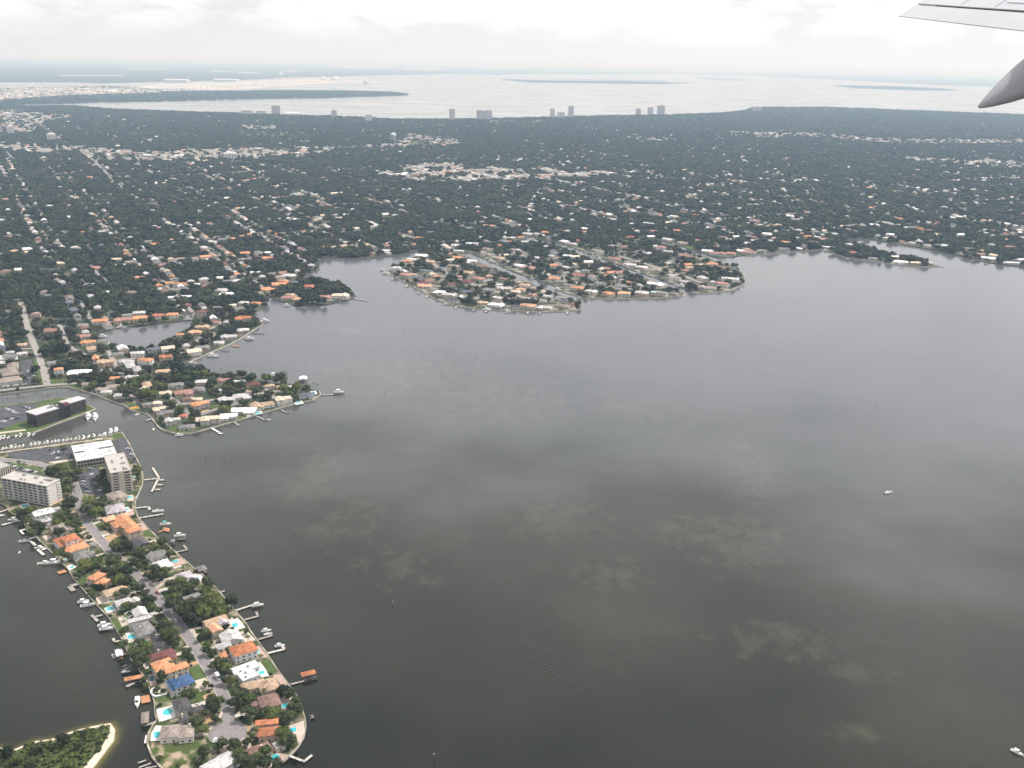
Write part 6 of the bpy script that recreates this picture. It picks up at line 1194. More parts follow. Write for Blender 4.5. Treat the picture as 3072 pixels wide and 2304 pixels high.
for a_ in (0.5, 2.4, 4.4):
    c_, s_ = math.cos(a_), math.sin(a_); trk.ring([[(.02 * k_ * math.cos(j * 1.257) + c_ * q, .02 * k_ * math.sin(j * 1.257) + s_ * q, z) for j in range(5)] for q, z, k_ in ((.01, -.45, 1.2), (.2, -.15, .8), (.38, .1, .4))])
TRK = trk.mesh('trunk', TRUNK)
fr = MB(); rp = random.Random(4)
for i in range(15):
    a_ = i * 2.399; dr = rp.uniform(-.2, .5); pts_ = []
    for j in range(6):
        s = j / 5; pts_.append(((s * 1.0) * math.cos(a_), (s * 1.0) * math.sin(a_), .30 * math.sin(s * 2.2) * (1.2 - dr) - s * s * (.55 + dr * .5), .17 * math.sin(math.pi * min(.97, s * .92 + .08))))
    ca, sa = -math.sin(a_), math.cos(a_)
    for j in range(5):
        x, y, z, w_ = pts_[j]; X, Y, Z, W_ = pts_[j + 1]
        fr.quad((x, y, z), (X, Y, Z), (X + ca * W_, Y + sa * W_, Z - W_ * .5), (x + ca * w_, y + sa * w_, z - w_ * .5)); fr.quad((X, Y, Z), (x, y, z), (x - ca * w_, y - sa * w_, z - w_ * .5), (X - ca * W_, Y - sa * W_, Z - W_ * .5))
FRND = fr.mesh('fronds', FROND)
PTRK = MB(); PTRK.ring([[(r_ * math.cos(j * 1.047) + ox, r_ * math.sin(j * 1.047), z) for j in range(6)] for r_, z, ox in ((.10, -.02, 0), (.065, .3, .02), (.05, 1.0, .03))]); PTRKM = PTRK.mesh('trunk', TRUNK)
# -- places of single trees on the near peninsula: crop, point, crown radius in metres
TP = {'K1': [(650,130,7),(760,90,7),(850,130,7),(960,60,7),(1060,70,6),(720,200,6),(1010,130,5),(560,60,6),(1130,30,5),(480,280,6),(530,350,6),(570,420,5),(470,230,5),(600,350,4),(690,520,3.5),(720,570,3),(190,540,7),(230,610,6),(150,640,5),(270,480,5),(60,440,4),(240,440,4),(440,760,3.5),(930,1010,5),(1010,990,4),(970,1080,3),(890,1130,3),(970,1180,3),(810,1200,5),(840,1290,4),(880,830,2.5),(930,860,2),(700,930,4),(770,910,3),(880,340,3.5),(830,370,3),(910,430,3.5),(890,510,3),(950,520,3),(1080,270,3),(1100,490,2.5),(1280,310,2),(1020,630,4),(1080,660,4),(960,660,3.5),(1120,720,2.5),(1060,800,3),(1130,800,3),(1200,850,2.5),(1180,940,4),(1250,920,4),(1310,900,4),(1360,960,3),(1150,1020,3.5),(1220,1040,3.5),(1280,1000,4),(1300,1110,5),(1380,1090,5),(1450,1110,4),(1260,1170,4),(1560,1130,5),(1640,1110,5),(1700,1140,5),(1760,1080,5),(1720,1180,4),(1640,900,4),(1700,930,4),(1730,890,4),(1770,1010,4),(1330,1330,3),(1370,1310,3),(1660,1310,5),(1710,1350,5),(1740,1400,4),(1650,1400,4),(1290,1410,3),(870,1510,5),(940,1480,5),(1040,1420,4),(1110,1430,4),(1160,1440,4),(1220,1480,3),(1230,1560,5),(1330,1600,5),(1420,1560,4),(1470,1500,4),(1480,1620,5),(1580,1640,4),(420,1560,2),(610,1640,2),(400,890,2.2),(460,900,2),(280,790,2.5),(300,850,2.2)],
 'K2': [(180,430,6),(260,390,6),(340,370,7),(420,400,6),(480,450,6),(540,490,6),(430,500,5),(460,560,6),(530,590,5),(350,480,4),(100,520,3),(430,260,5),(500,240,5),(550,270,5),(450,300,5),(620,330,4),(660,300,4),(680,360,4),(770,260,5),(840,240,5),(800,300,3),(880,290,4),(920,340,4),(600,420,4),(650,440,3),(700,400,3),(790,480,5),(840,530,5),(780,540,5),(870,480,4),(720,520,4),(1000,590,5),(930,610,5),(870,630,5),(960,660,5),(1120,600,5),(1180,590,6),(1240,600,5),(1080,640,5),(1230,660,5),(1280,690,5),(940,730,5),(990,780,6),(1060,800,6),(1130,770,6),(1200,740,5),(1050,880,6),(980,870,5),(1110,880,5),(1330,780,5),(1270,800,5),(1370,800,4),(1460,770,4),(1510,780,3),(1200,830,4),(650,640,4),(700,690,4),(740,740,4),(690,760,3),(750,800,3),(820,840,3),(600,800,4),(540,790,4),(510,670,4),(440,690,3),(300,640,4),(250,610,3),(220,680,3),(870,950,5),(920,1000,5),(970,1060,5),(1000,1110,4),(950,1120,4),(860,1000,4),(690,1140,4),(640,1160,3),(540,1140,3),(500,1010,3)],
 'K3': [(500,380,7),(560,350,7),(610,400,7),(660,440,7),(620,480,7),(640,530,6),(480,350,5),(860,650,7),(920,620,7),(830,720,7),(900,740,7),(940,690,6),(850,780,6),(980,650,5),(960,420,5),(940,470,4),(980,380,4),(1000,500,4),(740,370,5),(280,740,5),(170,740,5),(220,770,5),(330,870,5),(270,880,5),(380,900,5),(300,950,5),(250,830,4),(560,800,5),(620,760,5),(650,700,5),(680,640,5),(620,650,4),(540,850,4),(700,800,5),(720,860,5),(660,860,4),(740,930,4),(560,950,5),(520,960,4),(850,1000,3),(980,880,3),(1020,870,3),(550,1140,4),(640,1170,4),(600,1110,3),(1320,350,4),(1290,330,3),(1310,430,3),(1300,400,2.5),(1270,250,2),(600,160,4)],
 'K18': [(1260,720,3),(1310,520,2.5),(980,640,4),(600,740,3.5),(120,800,4),(250,950,4),(1100,1000,3.5),(500,980,4)]}
TREES = []
for k, lst in TP.items():
    for (u, v, r) in lst:
        r = r * 1.12; p = G(k, u, v, LAND + r * 1.0)
        if any((p.x - t[0]) ** 2 + (p.y - t[1]) ** 2 < (.55 * (r + t[2])) ** 2 for t in TREES): continue
        TREES.append((p.x, p.y, r, k))
LABN = NEARH + [(0, 0, '')]
def near_name(x, y):
    return min(((h[0] - x) ** 2 + (h[1] - y) ** 2, h) for h in NEARH)[1]
recs = []
for (x, y, r, k) in TREES:
    if k == 'K18': where = 'on the scrubby beach spit'
    else:
        h = near_name(x, y); dx, dy = x - h[0], y - h[1]
        where = ('right of' if dx > 0 else 'left of') if abs(dx) > abs(dy) * .8 else ('behind' if dy > 0 else 'in front of')
        where += ' the ' + h[2]
    recs.append([x, y, r, where])
bywhere = {}
for q in recs: bywhere.setdefault(q[3], []).append(q)
def plant(x, y, r, label, i, group, z=LAND):
    h = r * random.uniform(1.05, 1.35)
    t = thing('tree', label, 'tree', (x, y, z + h * .93), random.uniform(0, 6.28), group); t.scale = (r * 1.12, r * 1.12, h)
    link('trunk', TRK, t); link('crown', CROWN[i % 6], t)
ti = 0
for where, qs in bywhere.items():
    qs.sort(key=lambda q: -q[2] - q[0] * 1e-6)
    for i, q in enumerate(qs):
        sz = 'broad' if q[2] > 5.5 else ('medium' if q[2] > 3.4 else 'small')
        lb = '%s dark green tree %s' % (sz, where) if len(qs) == 1 else '%s largest green tree %s' % (ordn(i), where) if i else 'largest green tree ' + where
        plant(q[0], q[1], q[2], lb, ti, 'trees on the near peninsula' if 'spit' not in where else 'trees on the beach spit', .9 if 'spit' in where else LAND); ti += 1
# palms along the promenade and the shore road
pal = [('K15', 20 + i * 62, 440 - i * 8.4 - 4) for i in range(19)] + [('K15', 1190 + i * 62, 280 - i * 8) for i in range(9)]
for i, (k, u, v) in enumerate(pal):
    p = G(k, u, v, LAND); t = thing('palm_tree', '%s palm from the left in the row along the marina promenade' % ordn(i), 'palm tree', p, random.uniform(0, 6), 'promenade palms'); h = random.uniform(5.5, 7.5)
    link('trunk', PTRKM, t, None, None, (1.6, 1.6, h)); link('fronds', FRND, t, (0.06, 0, h), None, (2.3, 2.3, 2.3))
pal2 = [('K16', 30 + i * 88, 880 - i * 10.5) for i in range(15)]
for i, (k, u, v) in enumerate(pal2):
    p = G(k, u, v, LAND); t = thing('palm_tree', '%s palm from the left in the row along the shore road' % ordn(i), 'palm tree', p, random.uniform(0, 6), 'shore road palms'); h = random.uniform(7, 9)
    link('trunk', PTRKM, t, None, None, (1.8, 1.8, h)); link('fronds', FRND, t, (0.06, 0, h), None, (2.3, 2.3, 2.3))
rq = random.Random(12)
for (x, y, short) in NEARH:
    for q_ in range(12):
        X, Y = x + rq.uniform(-16, 16), y + rq.uniform(-16, 16)
        if not inpoly(np.array([X]), np.array([Y]), XY(P1))[0]: continue
        if any(abs((X - f[0]) * math.cos(-f[2]) - (Y - f[1]) * math.sin(-f[2])) < f[3] + 1.5 and abs((X - f[0]) * math.sin(-f[2]) + (Y - f[1]) * math.cos(-f[2])) < f[4] + 1.5 for f in FOOT): continue
        if any(inpoly(np.array([X]), np.array([Y]), XY(p))[0] for p in LOTP + OPEN) or any((X - t_[0]) ** 2 + (Y - t_[1]) ** 2 < (t_[2] * .8) ** 2 for t_ in TREES): continue
        if min(np.hypot(X - p[0], Y - p[1]) for p in road_main) < 6: continue
        t = thing('palm_tree', 'feathery garden palm beside the ' + short, 'palm tree', (X, Y, LAND), rq.uniform(0, 6), 'garden palms'); h = rq.uniform(5, 8.5)
        link('trunk', PTRKM, t, None, None, (1.6, 1.6, h)); link('fronds', FRND, t, (0.06, 0, h), None, (2.6, 2.6, 2.6)); break
for i, (k, u, v, lb) in enumerate((('K1', 540, 700, 'left palm in front of the orange L-shaped roof'), ('K1', 612, 675, 'right palm in front of the orange L-shaped roof'), ('K6', 838, 230, 'tall palm standing above the trees of the middle point'), ('K6', 1715, 370, 'left palm at the end of the middle point'), ('K6', 1750, 378, 'right palm at the end of the middle point'), ('K16', 360, 1070, 'left palm on the north shore of the office spit'), ('K16', 430, 1060, 'middle palm on the north shore of the office spit'), ('K16', 870, 1020, 'right palm on the north shore of the office spit'))):
    p = G(k, u, v, LAND); t = thing('palm_tree', lb, 'palm tree', p, i, 'single palms'); h = 8
    link('trunk', PTRKM, t, None, None, (1.8, 1.8, h)); link('fronds', FRND, t, (0.06, 0, h), None, (2.4, 2.4, 2.4))

# ------------------------------------------------------------------ suburban forest: points over the mainland
def frustum_pts(n_side_step, dmin, dmax, jitter=.45):
    xs_, ys_ = [], []; y = dmin; st_ = n_side_step
    ys0 = np.arange(dmin, dmax, st_)
    for y in ys0:
        hw = y * .56 + 60; x = np.arange(-hw, hw, st_)
        xs_.append(x + rng.uniform(-jitter, jitter, x.shape) * st_); ys_.append(np.full(x.shape, y) + rng.uniform(-jitter, jitter, x.shape) * st_)
    return np.concatenate(xs_), np.concatenate(ys_)
MAINXY, LAGXY, PONDXY = XY(MAIN), XY(LAGOON), XY(POND)
def on_main(x, y): return inpoly(x, y, MAINXY) & ~inpoly(x, y, LAGXY) & ~inpoly(x, y, PONDXY)
ZONES = [XY(GL(k, p)) for k, p in (('K11', [(480, 690), (900, 722), (1300, 712), (2212, 690), (2212, 735), (1700, 772), (1200, 785), (600, 795)]), ('K12', [(0, 690), (400, 680), (500, 603), (800, 640), (850, 680), (500, 692), (300, 702), (0, 705)]),
        ('K12', [(260, 872), (600, 802), (800, 800), (1000, 835), (1500, 840), (2000, 880), (2212, 890), (1500, 907), (1000, 922), (600, 938), (500, 912)]), ('K13', [(320, 815), (600, 825), (900, 830), (1200, 850), (1500, 868), (2300, 868), (2300, 897), (1400, 897), (900, 850), (600, 862)]),
        ('K13', [(1400, 960), (1700, 990), (2300, 1010), (2300, 1062), (1900, 1032), (1500, 1002)]), ('K11', [(0, 440), (300, 470), (500, 490), (300, 530), (200, 600), (-100, 600)]), ('K11', [(-60, 660), (450, 690), (500, 720), (300, 740), (-60, 720)]), ('K12', [(1000, 505), (1100, 520), (1400, 520), (1350, 532), (1000, 525)]), ('K11', [(1600, 550), (1860, 550), (1880, 580), (1620, 580)]), ('K12', [(1950, 620), (2212, 640), (2212, 655), (1960, 648)]))]
PARK = [XY(GL(k, p)) for k, p in (('K11', [(1680, 590), (2050, 590), (2060, 640), (1700, 640)]), ('K12', [(500, 660), (650, 655), (640, 685), (520, 688)]), ('K12', [(640, 880), (760, 890), (700, 930), (540, 940)]), ('K11', [(1600, 790), (1800, 795), (1790, 815), (1610, 812)]))]
CZ = mat('commercial_ground', (0.25, 0.23, 0.21), rough=0.95, col2=(0.32, 0.30, 0.27), scale=0.012, detail=10)
for z_ in ZONES: struct(land_mesh('pavement', z_, [], LAND + .5, CZ, noside=True), 'pale paved ground of a shopping strip')
for z_ in PARK: struct(land_mesh('meadow', z_, [], LAND + .6, GRASS, noside=True), 'open grass field among the suburbs')
# house specks of the forest (beyond the singled out 300)
hx, hy = frustum_pts(44, 4300, 12000)
gd = (G('K11', 700, 880) - G('K11', 110, 430)); gd.z = 0; gd.normalize(); gq = Vector((-gd.y, gd.x, 0)); o_g = G('K11', 480, 690); SP, SQ = 165.0, 240.0; gang = math.atan2(gd.y, gd.x)
hr = rng.choice((0, 1.57), hx.shape) + gang + rng.uniform(-.2, .2, hx.shape)
for sp_, dd, qq, an in ((SP, gd, gq, gang), (SQ, gq, gd, gang + 1.5708)):      # lots along the streets
    for i in range(-40, 41):
        for sd_ in (-1, 1):
            tt = np.arange(-7000, 7000, 27.0); tt = tt + rng.uniform(-5, 5, tt.shape); of = sd_ * (19 + rng.uniform(-3, 4, tt.shape))
            X = o_g.x + qq.x * (sp_ * i + of) + dd.x * tt; Y = o_g.y + qq.y * (sp_ * i + of) + dd.y * tt; q = (Y > 1000) & (Y < 4300) & (np.abs(X) < .58 * Y + 60)
            if dd is gq: u_ = (X - o_g.x) * gq.x + (Y - o_g.y) * gq.y; q &= np.abs((u_ + SP / 2) % SP - SP / 2) > 34
            hx = np.append(hx, X[q]); hy = np.append(hy, Y[q]); hr = np.append(hr, an + rng.uniform(-.1, .1, q.sum()))
ok = on_main(hx, hy)
for (x, y, s, short) in MIDH: ok &= (hx - x) ** 2 + (hy - y) ** 2 > 21 ** 2
for p in LOTP + OPEN: ok &= ~inpoly(hx, hy, XY(p))
for l, w in ROADS:
    for i in range(len(l) - 1):
        a, b = np.array(l[i][:2]), np.array(l[i + 1][:2]); d = b - a; L2 = d @ d + 1e-9
        tt = np.clip(((hx - a[0]) * d[0] + (hy - a[1]) * d[1]) / L2, 0, 1); ok &= np.hypot(hx - a[0] - tt * d[0], hy - a[1] - tt * d[1]) > w / 2 + 9
for (fx_, fy_, fr_, fw, fd, ft) in FOOT: ok &= (hx - fx_) ** 2 + (hy - fy_) ** 2 > (max(fw, fd) + 10) ** 2
# houses must stand inside the shore
for dx, dy in ((14, 0), (-14, 0), (0, 14), (0, -14)): ok &= on_main(hx + dx, hy + dy)
inz = np.zeros(hx.shape, bool)
for z_ in ZONES: inz |= inpoly(hx, hy, z_)
for z_ in PARK: ok &= ~inpoly(hx, hy, z_)
lowf = np.array([mnoise.noise((x * .0022, y * .0022, 3.1)) for x, y in zip(hx, hy)])
ok &= (rng.uniform(size=hx.shape) < np.where(inz, .85, np.clip(.55 + lowf * .9, .15, .95) * np.where(hy > 4300, .72, np.where(hy < 2300, 1.2, 1.0))))
HX, HY, HZ, HR = hx[ok], hy[ok], inz[ok], hr[ok]
for h in MIDREST:
    if not all(on_main(np.array([h['p'].x + a_ * 11]), np.array([h['p'].y + b_ * 11]))[0] for a_, b_ in ((0, 0), (1, 0), (-1, 0), (0, 1), (0, -1))): continue
    HX, HY, HZ = np.append(HX, h['p'].x), np.append(HY, h['p'].y), np.append(HZ, False); HR = np.append(HR, 0.2)
# variants of far house
FARV = []
SRC = bpy.data.collections.new('far_house_kinds')
cols = ['grey', 'pale', 'white', 'taupe', 'orange', 'tan', 'rose', 'brown', 'cream', 'slate', 'pale', 'white', 'pale']
for i, c in enumerate(cols):
    flat_ = i >= 10; w, d, ev = (16, 11, 3.6) if not flat_ else (34, 22, 5.5)
    mb_ = MB().box(-w / 2, w / 2, -d / 2, d / 2, 0, ev); nf = len(mb_.f)
    rm = flat_mb(w, d) if flat_ else roof_mb(w, d, 'hip' if i % 2 else 'gable', .38)[0]
    n = len(mb_.v); mb_.v += [(x, y, z + ev) for x, y, z in rm.v]; mb_.f += [tuple(n + q for q in f) for f in rm.f]
    me = mb_.mesh('far_house_%02d' % i, wallmat(i % 5)); me.materials.append(roofmat(c))
    me.polygons.foreach_set('material_index', [0] * nf + [1] * (len(me.polygons) - nf))
    o = bpy.data.objects.new('far_house_kind_%02d' % i, me); SRC.objects.link(o)
def scatter(name, pts, scl, rot, vid, coll, label):
    me = bpy.data.meshes.new(name); me.vertices.add(len(pts)); me.vertices.foreach_set('co', np.asarray(pts, np.float32).ravel())
    for nm, ty, dt in (('scl', 'FLOAT_VECTOR', scl), ('rot', 'FLOAT', rot), ('vid', 'INT', vid)):
        a = me.attributes.new(nm, ty, 'POINT'); a.data.foreach_set('vector' if ty == 'FLOAT_VECTOR' else 'value', np.asarray(dt, np.int32 if ty == 'INT' else np.float32).ravel())
    o = link(name, me); ng = bpy.data.node_groups.new(name + '_nodes', 'GeometryNodeTree')
    ng.interface.new_socket('Geometry', in_out='INPUT', socket_type='NodeSocketGeometry'); ng.interface.new_socket('Geometry', in_out='OUTPUT', socket_type='NodeSocketGeometry')
    gi, go = ng.nodes.new('NodeGroupInput'), ng.nodes.new('NodeGroupOutput'); iop = ng.nodes.new('GeometryNodeInstanceOnPoints'); ci_ = ng.nodes.new('GeometryNodeCollectionInfo')
    ci_.inputs['Collection'].default_value = coll; ci_.inputs['Separate Children'].default_value = True; ci_.inputs['Reset Children'].default_value = True
    def na(n_, dt):
        q = ng.nodes.new('GeometryNodeInputNamedAttribute'); q.data_type = dt; q.inputs['Name'].default_value = n_; return [s for s in q.outputs if s.enabled and s.name == 'Attribute'][0]
    cx = ng.nodes.new('ShaderNodeCombineXYZ'); L = ng.links
    L.new(gi.outputs[0], iop.inputs['Points']); L.new(ci_.outputs[0], iop.inputs['Instance']); iop.inputs['Pick Instance'].default_value = True
    L.new(na('vid', 'INT'), iop.inputs['Instance Index']); L.new(na('rot', 'FLOAT'), cx.inputs[2]); L.new(cx.outputs[0], iop.inputs['Rotation']); L.new(na('scl', 'FLOAT_VECTOR'), iop.inputs['Scale'])
    L.new(iop.outputs[0], go.inputs[0]); md = o.modifiers.new('scatter', 'NODES'); md.node_group = ng
    return struct(o, label, 'stuff')
nh = len(HX); wts = np.array([.20, .28, .14, .14, .07, .07, .06, .05, .07, .04, 0, 0, 0]); wts /= wts.sum(); wz = np.array([.18, .16, .04, .12, .04, .06, .04, 0, .04, 0, .22, .02, .10]); wz /= wz.sum()
hv = np.where(HZ, rng.choice(13, nh, p=wz), rng.choice(13, nh, p=wts)); hs = rng.uniform(.75, 1.25, nh)
hscl = np.stack([hs * rng.uniform(.8, 1.3, nh), hs * rng.uniform(.8, 1.1, nh), rng.uniform(.9, 1.7, nh)], 1)
scatter('distant_houses', np.stack([HX, HY, np.full(nh, LAND - .1)], 1), hscl, HR, hv, SRC, 'scattered small roofs of the suburbs in the far trees')
# -- forest points: finer near, coarser far
near = frustum_pts(10.2, 900, 2900); far = frustum_pts(14.5, 2900, 6800); vfar = frustum_pts(24, 6800, 12500)
fx = np.concatenate([near[0], far[0], vfar[0]]); fy = np.concatenate([near[1], far[1], vfar[1]]); fs = np.concatenate([np.full(near[0].shape, 6.5), np.full(far[0].shape, 9.2), np.full(vfar[0].shape, 14.5)])
# other wooded ground: far spit, office spit edges
ok = on_main(fx, fy)
for dx, dy in ((4, 0), (-4, 0), (0, 4), (0, -4)): ok &= on_main(fx + dx, fy + dy)
fx, fy, fs = fx[ok], fy[ok], fs[ok]; keep = np.ones(fx.shape, bool)
for p in LOTP + OPEN: keep &= ~inpoly(fx, fy, XY(p))
for l, w in ROADS:
    for i in range(len(l) - 1):
        a, b = np.array(l[i][:2]), np.array(l[i + 1][:2]); d = b - a; L2 = d @ d + 1e-9
        tt = np.clip(((fx - a[0]) * d[0] + (fy - a[1]) * d[1]) / L2, 0, 1); keep &= np.hypot(fx - a[0] - tt * d[0], fy - a[1] - tt * d[1]) > w / 2 + 3.5
inz = np.zeros(fx.shape, bool); inp = np.zeros(fx.shape, bool)
for z_ in ZONES: inz |= inpoly(fx, fy, z_)
for z_ in PARK: inp |= inpoly(fx, fy, z_)
rn = rng.uniform(size=fx.shape); keep &= ~(inz & (rn < .66)) & ~(inp & (rn < .85))
gap = np.array([mnoise.noise((x * .018, y * .018, 7.7)) + .6 * mnoise.noise((x * .05, y * .05, 2.2)) for x, y in zip(fx, fy)]); keep &= ~(gap > .52)     # clearings
gu, gvv = (fx - o_g.x) * gd.x + (fy - o_g.y) * gd.y, (fx - o_g.x) * gq.x + (fy - o_g.y) * gq.y
du, dv = np.abs((gvv + SP / 2) % SP - SP / 2), np.abs((gu + SQ / 2) % SQ - SQ / 2); keep &= ~((du < 6.0) & (rng.uniform(size=fx.shape) < .75)); keep &= ~((dv < 5.5) & (rng.uniform(size=fx.shape) < .6))
mbs = MB()                                # residential street grid, as far as it lies on land
for kind_ in (0, 1):
    sp_, dd, qq = (SP, gd, gq) if kind_ == 0 else (SQ, gq, gd)
    for i in range(-60, 61):
        tt = np.arange(-9000, 9000, 30.0); X = o_g.x + qq.x * sp_ * i + dd.x * tt; Y = o_g.y + qq.y * sp_ * i + dd.y * tt
        okk = on_main(X, Y) & on_main(X + 15, Y) & on_main(X - 15, Y) & on_main(X, Y - 15) & on_main(X, Y + 15) & (np.abs(X) < .6 * Y + 60) & (Y > 1050) & (Y < 9500)
        for p in ISL + LOTP + OPEN: okk &= ~inpoly(X, Y, XY(p))
        for j in range(len(tt) - 1):
            if okk[j] and okk[j + 1]:
                a, b = Vector((X[j], Y[j], 0)), Vector((X[j + 1], Y[j + 1], 0)); q = qq * 3.4; z_ = LAND + .06 + .02 * kind_
                mbs.quad((a.x - q.x, a.y - q.y, z_), (b.x - q.x, b.y - q.y, z_), (b.x + q.x, b.y + q.y, z_), (a.x + q.x, a.y + q.y, z_))
struct(mbs.build('street_grid', ROADL), 'grid of narrow residential streets under the trees')
isl_ = np.zeros(fx.shape, bool)
for p in ISL: isl_ |= inpoly(fx, fy, XY(p))
keep &= ~(isl_ & (rng.uniform(size=fx.shape) < .28)); fs = np.where(isl_, fs * .80, np.where(fy < 1650, fs * .84, fs))
for l in (can1, can2, can3):      # open canal banks
    for i in range(len(l) - 1):
        a, b = np.array(l[i][:2]), np.array(l[i + 1][:2]); d = b - a; L2 = d @ d + 1e-9; tt = np.clip(((fx - a[0]) * d[0] + (fy - a[1]) * d[1]) / L2, 0, 1); keep &= np.hypot(fx - a[0] - tt * d[0], fy - a[1] - tt * d[1]) > 13
so = np.argsort(fy); fx, fy, fs, keep = fx[so], fy[so], fs[so], keep[so]
def clear(x, y, rad, front):      # yards: no trees on the house, few on the side it is seen from
    c = np.hypot(x, y); ux, uy = -x / c, -y / c
    i0, i1 = np.searchsorted(fy, (y - rad - front, y + rad + 1)); cand_ = i0 + np.nonzero(keep[i0:i1] & (np.abs(fx[i0:i1] - x) < rad + front))[0]
    dx, dy = fx[cand_] - x, fy[cand_] - y; al = dx * ux + dy * uy; ac = np.abs(-dx * uy + dy * ux)
    kill = (ac < rad) & (al > -rad) & (al < rad + front); kill &= ~((al > rad) & (rng.uniform(size=kill.shape) < .18)); keep[cand_[kill]] = False
for (x, y, rz, hw, hd, top) in FOOT:
    dist = math.hypot(x, y)
    if dist < 950: continue
    clear(x, y, max(hw, hd) * .8 + 3.2, min(4.4 * dist / ALT * (1.15 if top < 5 else .7), 26))
vis = rng.uniform(size=nh) < .66
for x, y, s, v_, z_ in zip(HX, HY, hs, vis, HZ):
    dist = math.hypot(x, y)
    clear(x, y, 8.5 * s + 2 if not z_ else 16, min(3.6 * dist / ALT, 40) if v_ else 2)
fx, fy, fs = fx[keep], fy[keep], fs[keep]
clump = np.array([mnoise.noise((x * .012, y * .012, .5)) for x, y in zip(fx, fy)])
fs = fs * rng.uniform(.5, 1.5, fs.shape) * (1 + .35 * clump)
# the nearest of them stand as single trees
have = len(TREES) + len(pal) + len(pal2); want = max(0, 300 - len(TREES))
key = fx ** 2 + fy ** 2; vx = np.array([abs(x / y) for x, y in zip(fx, fy)]); cand_i = np.nonzero(vx < .54)[0]; near_i = cand_i[np.argsort(key[cand_i])[:want]]
lab = {}
MX = np.array([[h[0], h[1]] for h in MIDH])
for i in near_i:
    x, y = fx[i], fy[i]; j = int(np.argmin((MX[:, 0] - x) ** 2 + (MX[:, 1] - y) ** 2)); h = MIDH[j]; dx, dy = x - h[0], y - h[1]
    w_ = ('right of ' if dx > 0 else 'left of ') if abs(dx) > abs(dy) * .8 else ('behind ' if dy > 0 else 'in front of ')
    lab.setdefault(w_ + h[2], []).append((fs[i], x, y))
n_single = 0
for w_, qs in lab.items():
    qs.sort(reverse=True)
    for i, (s, x, y) in enumerate(qs):
        plant(x, y, s, ('%s largest tree %s' % (ordn(i), w_) if i else ('largest tree ' + w_ if len(qs) > 1 else 'tree ' + w_)), n_single, 'trees nearest on the mainland'); n_single += 1
msk = np.ones(fx.shape, bool); msk[near_i] = False; fx, fy, fs = fx[msk], fy[msk], fs[msk]
TSRC = bpy.data.collections.new('tree_kinds')
TC = [crown_mesh(31 + i, 6 + i % 3, 190, .15, .78).mesh('forest_crown_%02d' % i, LEAFF if i % 6 else LEAF) for i in range(7)]
TC.append(crown_mesh(77, 7, 190, .15, .78).mesh('forest_crown_07', LEAF3))
for i, me in enumerate(TC): TSRC.objects.link(bpy.data.objects.new('forest_tree_kind_%02d' % i, me))
# more woods: far spit, islets, edge of the office spit, beach scrub
def fill(poly, step, size, prob=1.0):
    P_ = np.array(XY(poly)); x0, y0 = P_.min(0); x1, y1 = P_.max(0); x0 = max(x0, -9000); X, Y = np.meshgrid(np.arange(x0, x1, step), np.arange(y0, y1, step)); X = X.ravel(); Y = Y.ravel()
    X = X + rng.uniform(-.45, .45, X.shape) * step; Y = Y + rng.uniform(-.45, .45, Y.shape) * step; k = inpoly(X, Y, XY(poly)) & (rng.uniform(size=X.shape) < prob)
    return X[k], Y[k], np.full(k.sum(), size) * rng.uniform(.7, 1.3, k.sum())
wx = fill(davis, 34, 22, .42); wk = ~inpoly(wx[0], wx[1], XY(bu)) | (rng.uniform(size=wx[0].shape) < .12); wood2 = [tuple(q[wk] for q in wx)]
for k_, pts_ in (('K12', [(1110, 238), (1300, 248), (1600, 252), (1900, 254), (2230, 260), (2230, 268), (1900, 265), (1600, 261), (1300, 257)]), ('K13', [(1040, 530), (1500, 540), (1790, 558), (1450, 555), (1150, 543)])): wood2.append(fill(GL(k_, pts_), 60, 34, .6))
for X, Y, S in wood2: fx, fy, fs = np.append(fx, X), np.append(fy, Y), np.append(fs, S)
nt_ = len(fx); fh = fs * rng.uniform(.95, 1.35, nt_); fh = np.minimum(fh, rng.uniform(9, 13, nt_))
scatter('suburban_woodland', np.stack([fx, fy, LAND + fh * .62], 1), np.stack([fs * 1.12, fs * 1.12, fh], 1), rng.uniform(0, 6.28, nt_), rng.integers(0, 7, nt_), TSRC, 'dense dark green canopy of the wooded suburbs')
# far built-up shore: many small pale blocks
X, Y, S = fill(bu, 60, 1, .34); nb_ = len(X)
scatter('far_town', np.stack([X, Y, np.full(nb_, 4.5)], 1), np.stack([rng.uniform(.8, 2.6, nb_), rng.uniform(.8, 2, nb_), rng.uniform(1, 3.2, nb_)], 1), rng.uniform(-.3, .3, nb_), rng.choice((2, 10, 11, 11, 12, 1), nb_), SRC, 'jumble of pale buildings at the left across the bay')
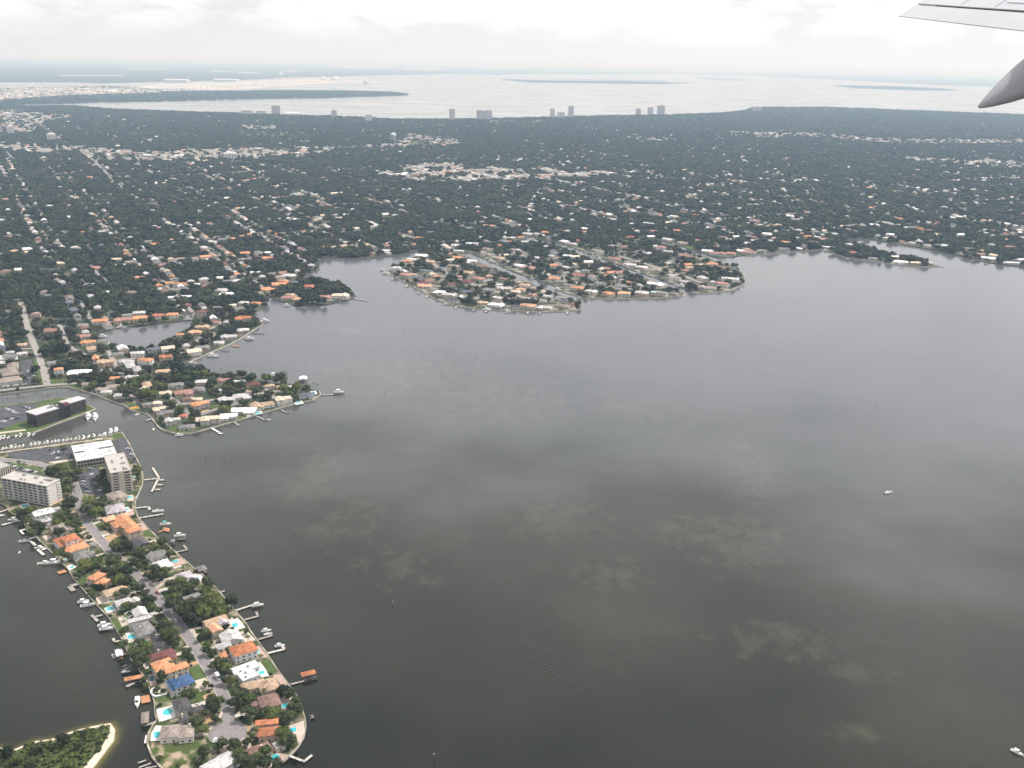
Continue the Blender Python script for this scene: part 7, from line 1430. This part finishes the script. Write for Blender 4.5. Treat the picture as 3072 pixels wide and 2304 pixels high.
# low shrubs over the near gardens and the beach spit
sx, sy = [], []; ss = []
P1XY = XY(P1); X = rng.uniform(-420, 0, 26000); Y = rng.uniform(440, 1300, 26000); k = inpoly(X, Y, P1XY)
for dx, dy in ((2, 0), (-2, 0), (0, 2), (0, -2)): k &= inpoly(X + dx, Y + dy, P1XY)
for p in LOTP + OPEN: k &= ~inpoly(X, Y, XY(p))
for l, w in ROADS[:2]:
    for i in range(len(l) - 1):
        a, b = np.array(l[i][:2]), np.array(l[i + 1][:2]); d = b - a; L2 = d @ d + 1e-9
        tt = np.clip(((X - a[0]) * d[0] + (Y - a[1]) * d[1]) / L2, 0, 1); k &= np.hypot(X - a[0] - tt * d[0], Y - a[1] - tt * d[1]) > w / 2 + 1.8
for (x, y, rz, hw, hd, top) in FOOT:
    c_, s_ = math.cos(-rz), math.sin(-rz); qx = (X - x) * c_ - (Y - y) * s_; qy = (X - x) * s_ + (Y - y) * c_; k &= ~((np.abs(qx) < hw + 1.6) & (np.abs(qy) < hd + 1.6))
pr_l = GL('K15', [(0, 468), (1080, 322), (1800, 225)])
for i in range(2):
    a, b = np.array(pr_l[i][:2]), np.array(pr_l[i + 1][:2]); d = b - a; tt = np.clip(((X - a[0]) * d[0] + (Y - a[1]) * d[1]) / (d @ d), 0, 1); k &= np.hypot(X - a[0] - tt * d[0], Y - a[1] - tt * d[1]) > 5
k &= rng.uniform(size=X.shape) < .26
X2, Y2, S2 = fill(vegline, 2.6, 1.9, .8); 
gx, gy, gs = np.append(X[k], X2), np.append(Y[k], Y2), np.append(rng.uniform(.5, 1.9, k.sum()), S2); ng_ = len(gx); gz = np.append(np.full(k.sum(), LAND), np.full(len(X2), .9))
scatter('garden_shrubs', np.stack([gx, gy, gz + gs * .3], 1), np.stack([gs * 1.1, gs * 1.1, gs * .9], 1), rng.uniform(0, 6.28, ng_), np.where(np.arange(ng_) >= ng_ - len(X2), rng.choice((7, 7, 7, 0), ng_), rng.integers(0, 8, ng_)), TSRC, 'low shrubs and hedges between the houses')

# ================================================================== AIR
me = MB().box(-95000, 95000, -2000, 145000, -4.5, ALT + 14)
hm = bpy.data.materials.new('haze_air'); hm.use_nodes = True; nt = hm.node_tree; nt.nodes.clear()
o_ = N(nt, 'ShaderNodeOutputMaterial'); pv = N(nt, 'ShaderNodeVolumePrincipled'); pv.inputs['Color'].default_value = (0.54, 0.77, 1.0, 1); pv.inputs['Absorption Color'].default_value = (1, 1, 1, 1); pv.inputs['Density'].default_value = HAZE; pv.inputs['Anisotropy'].default_value = 0.1
nt.links.new(pv.outputs[0], o_.inputs['Volume'])
hz = me.build('haze', hm); struct(hz, 'pale bluish summer haze', 'stuff')
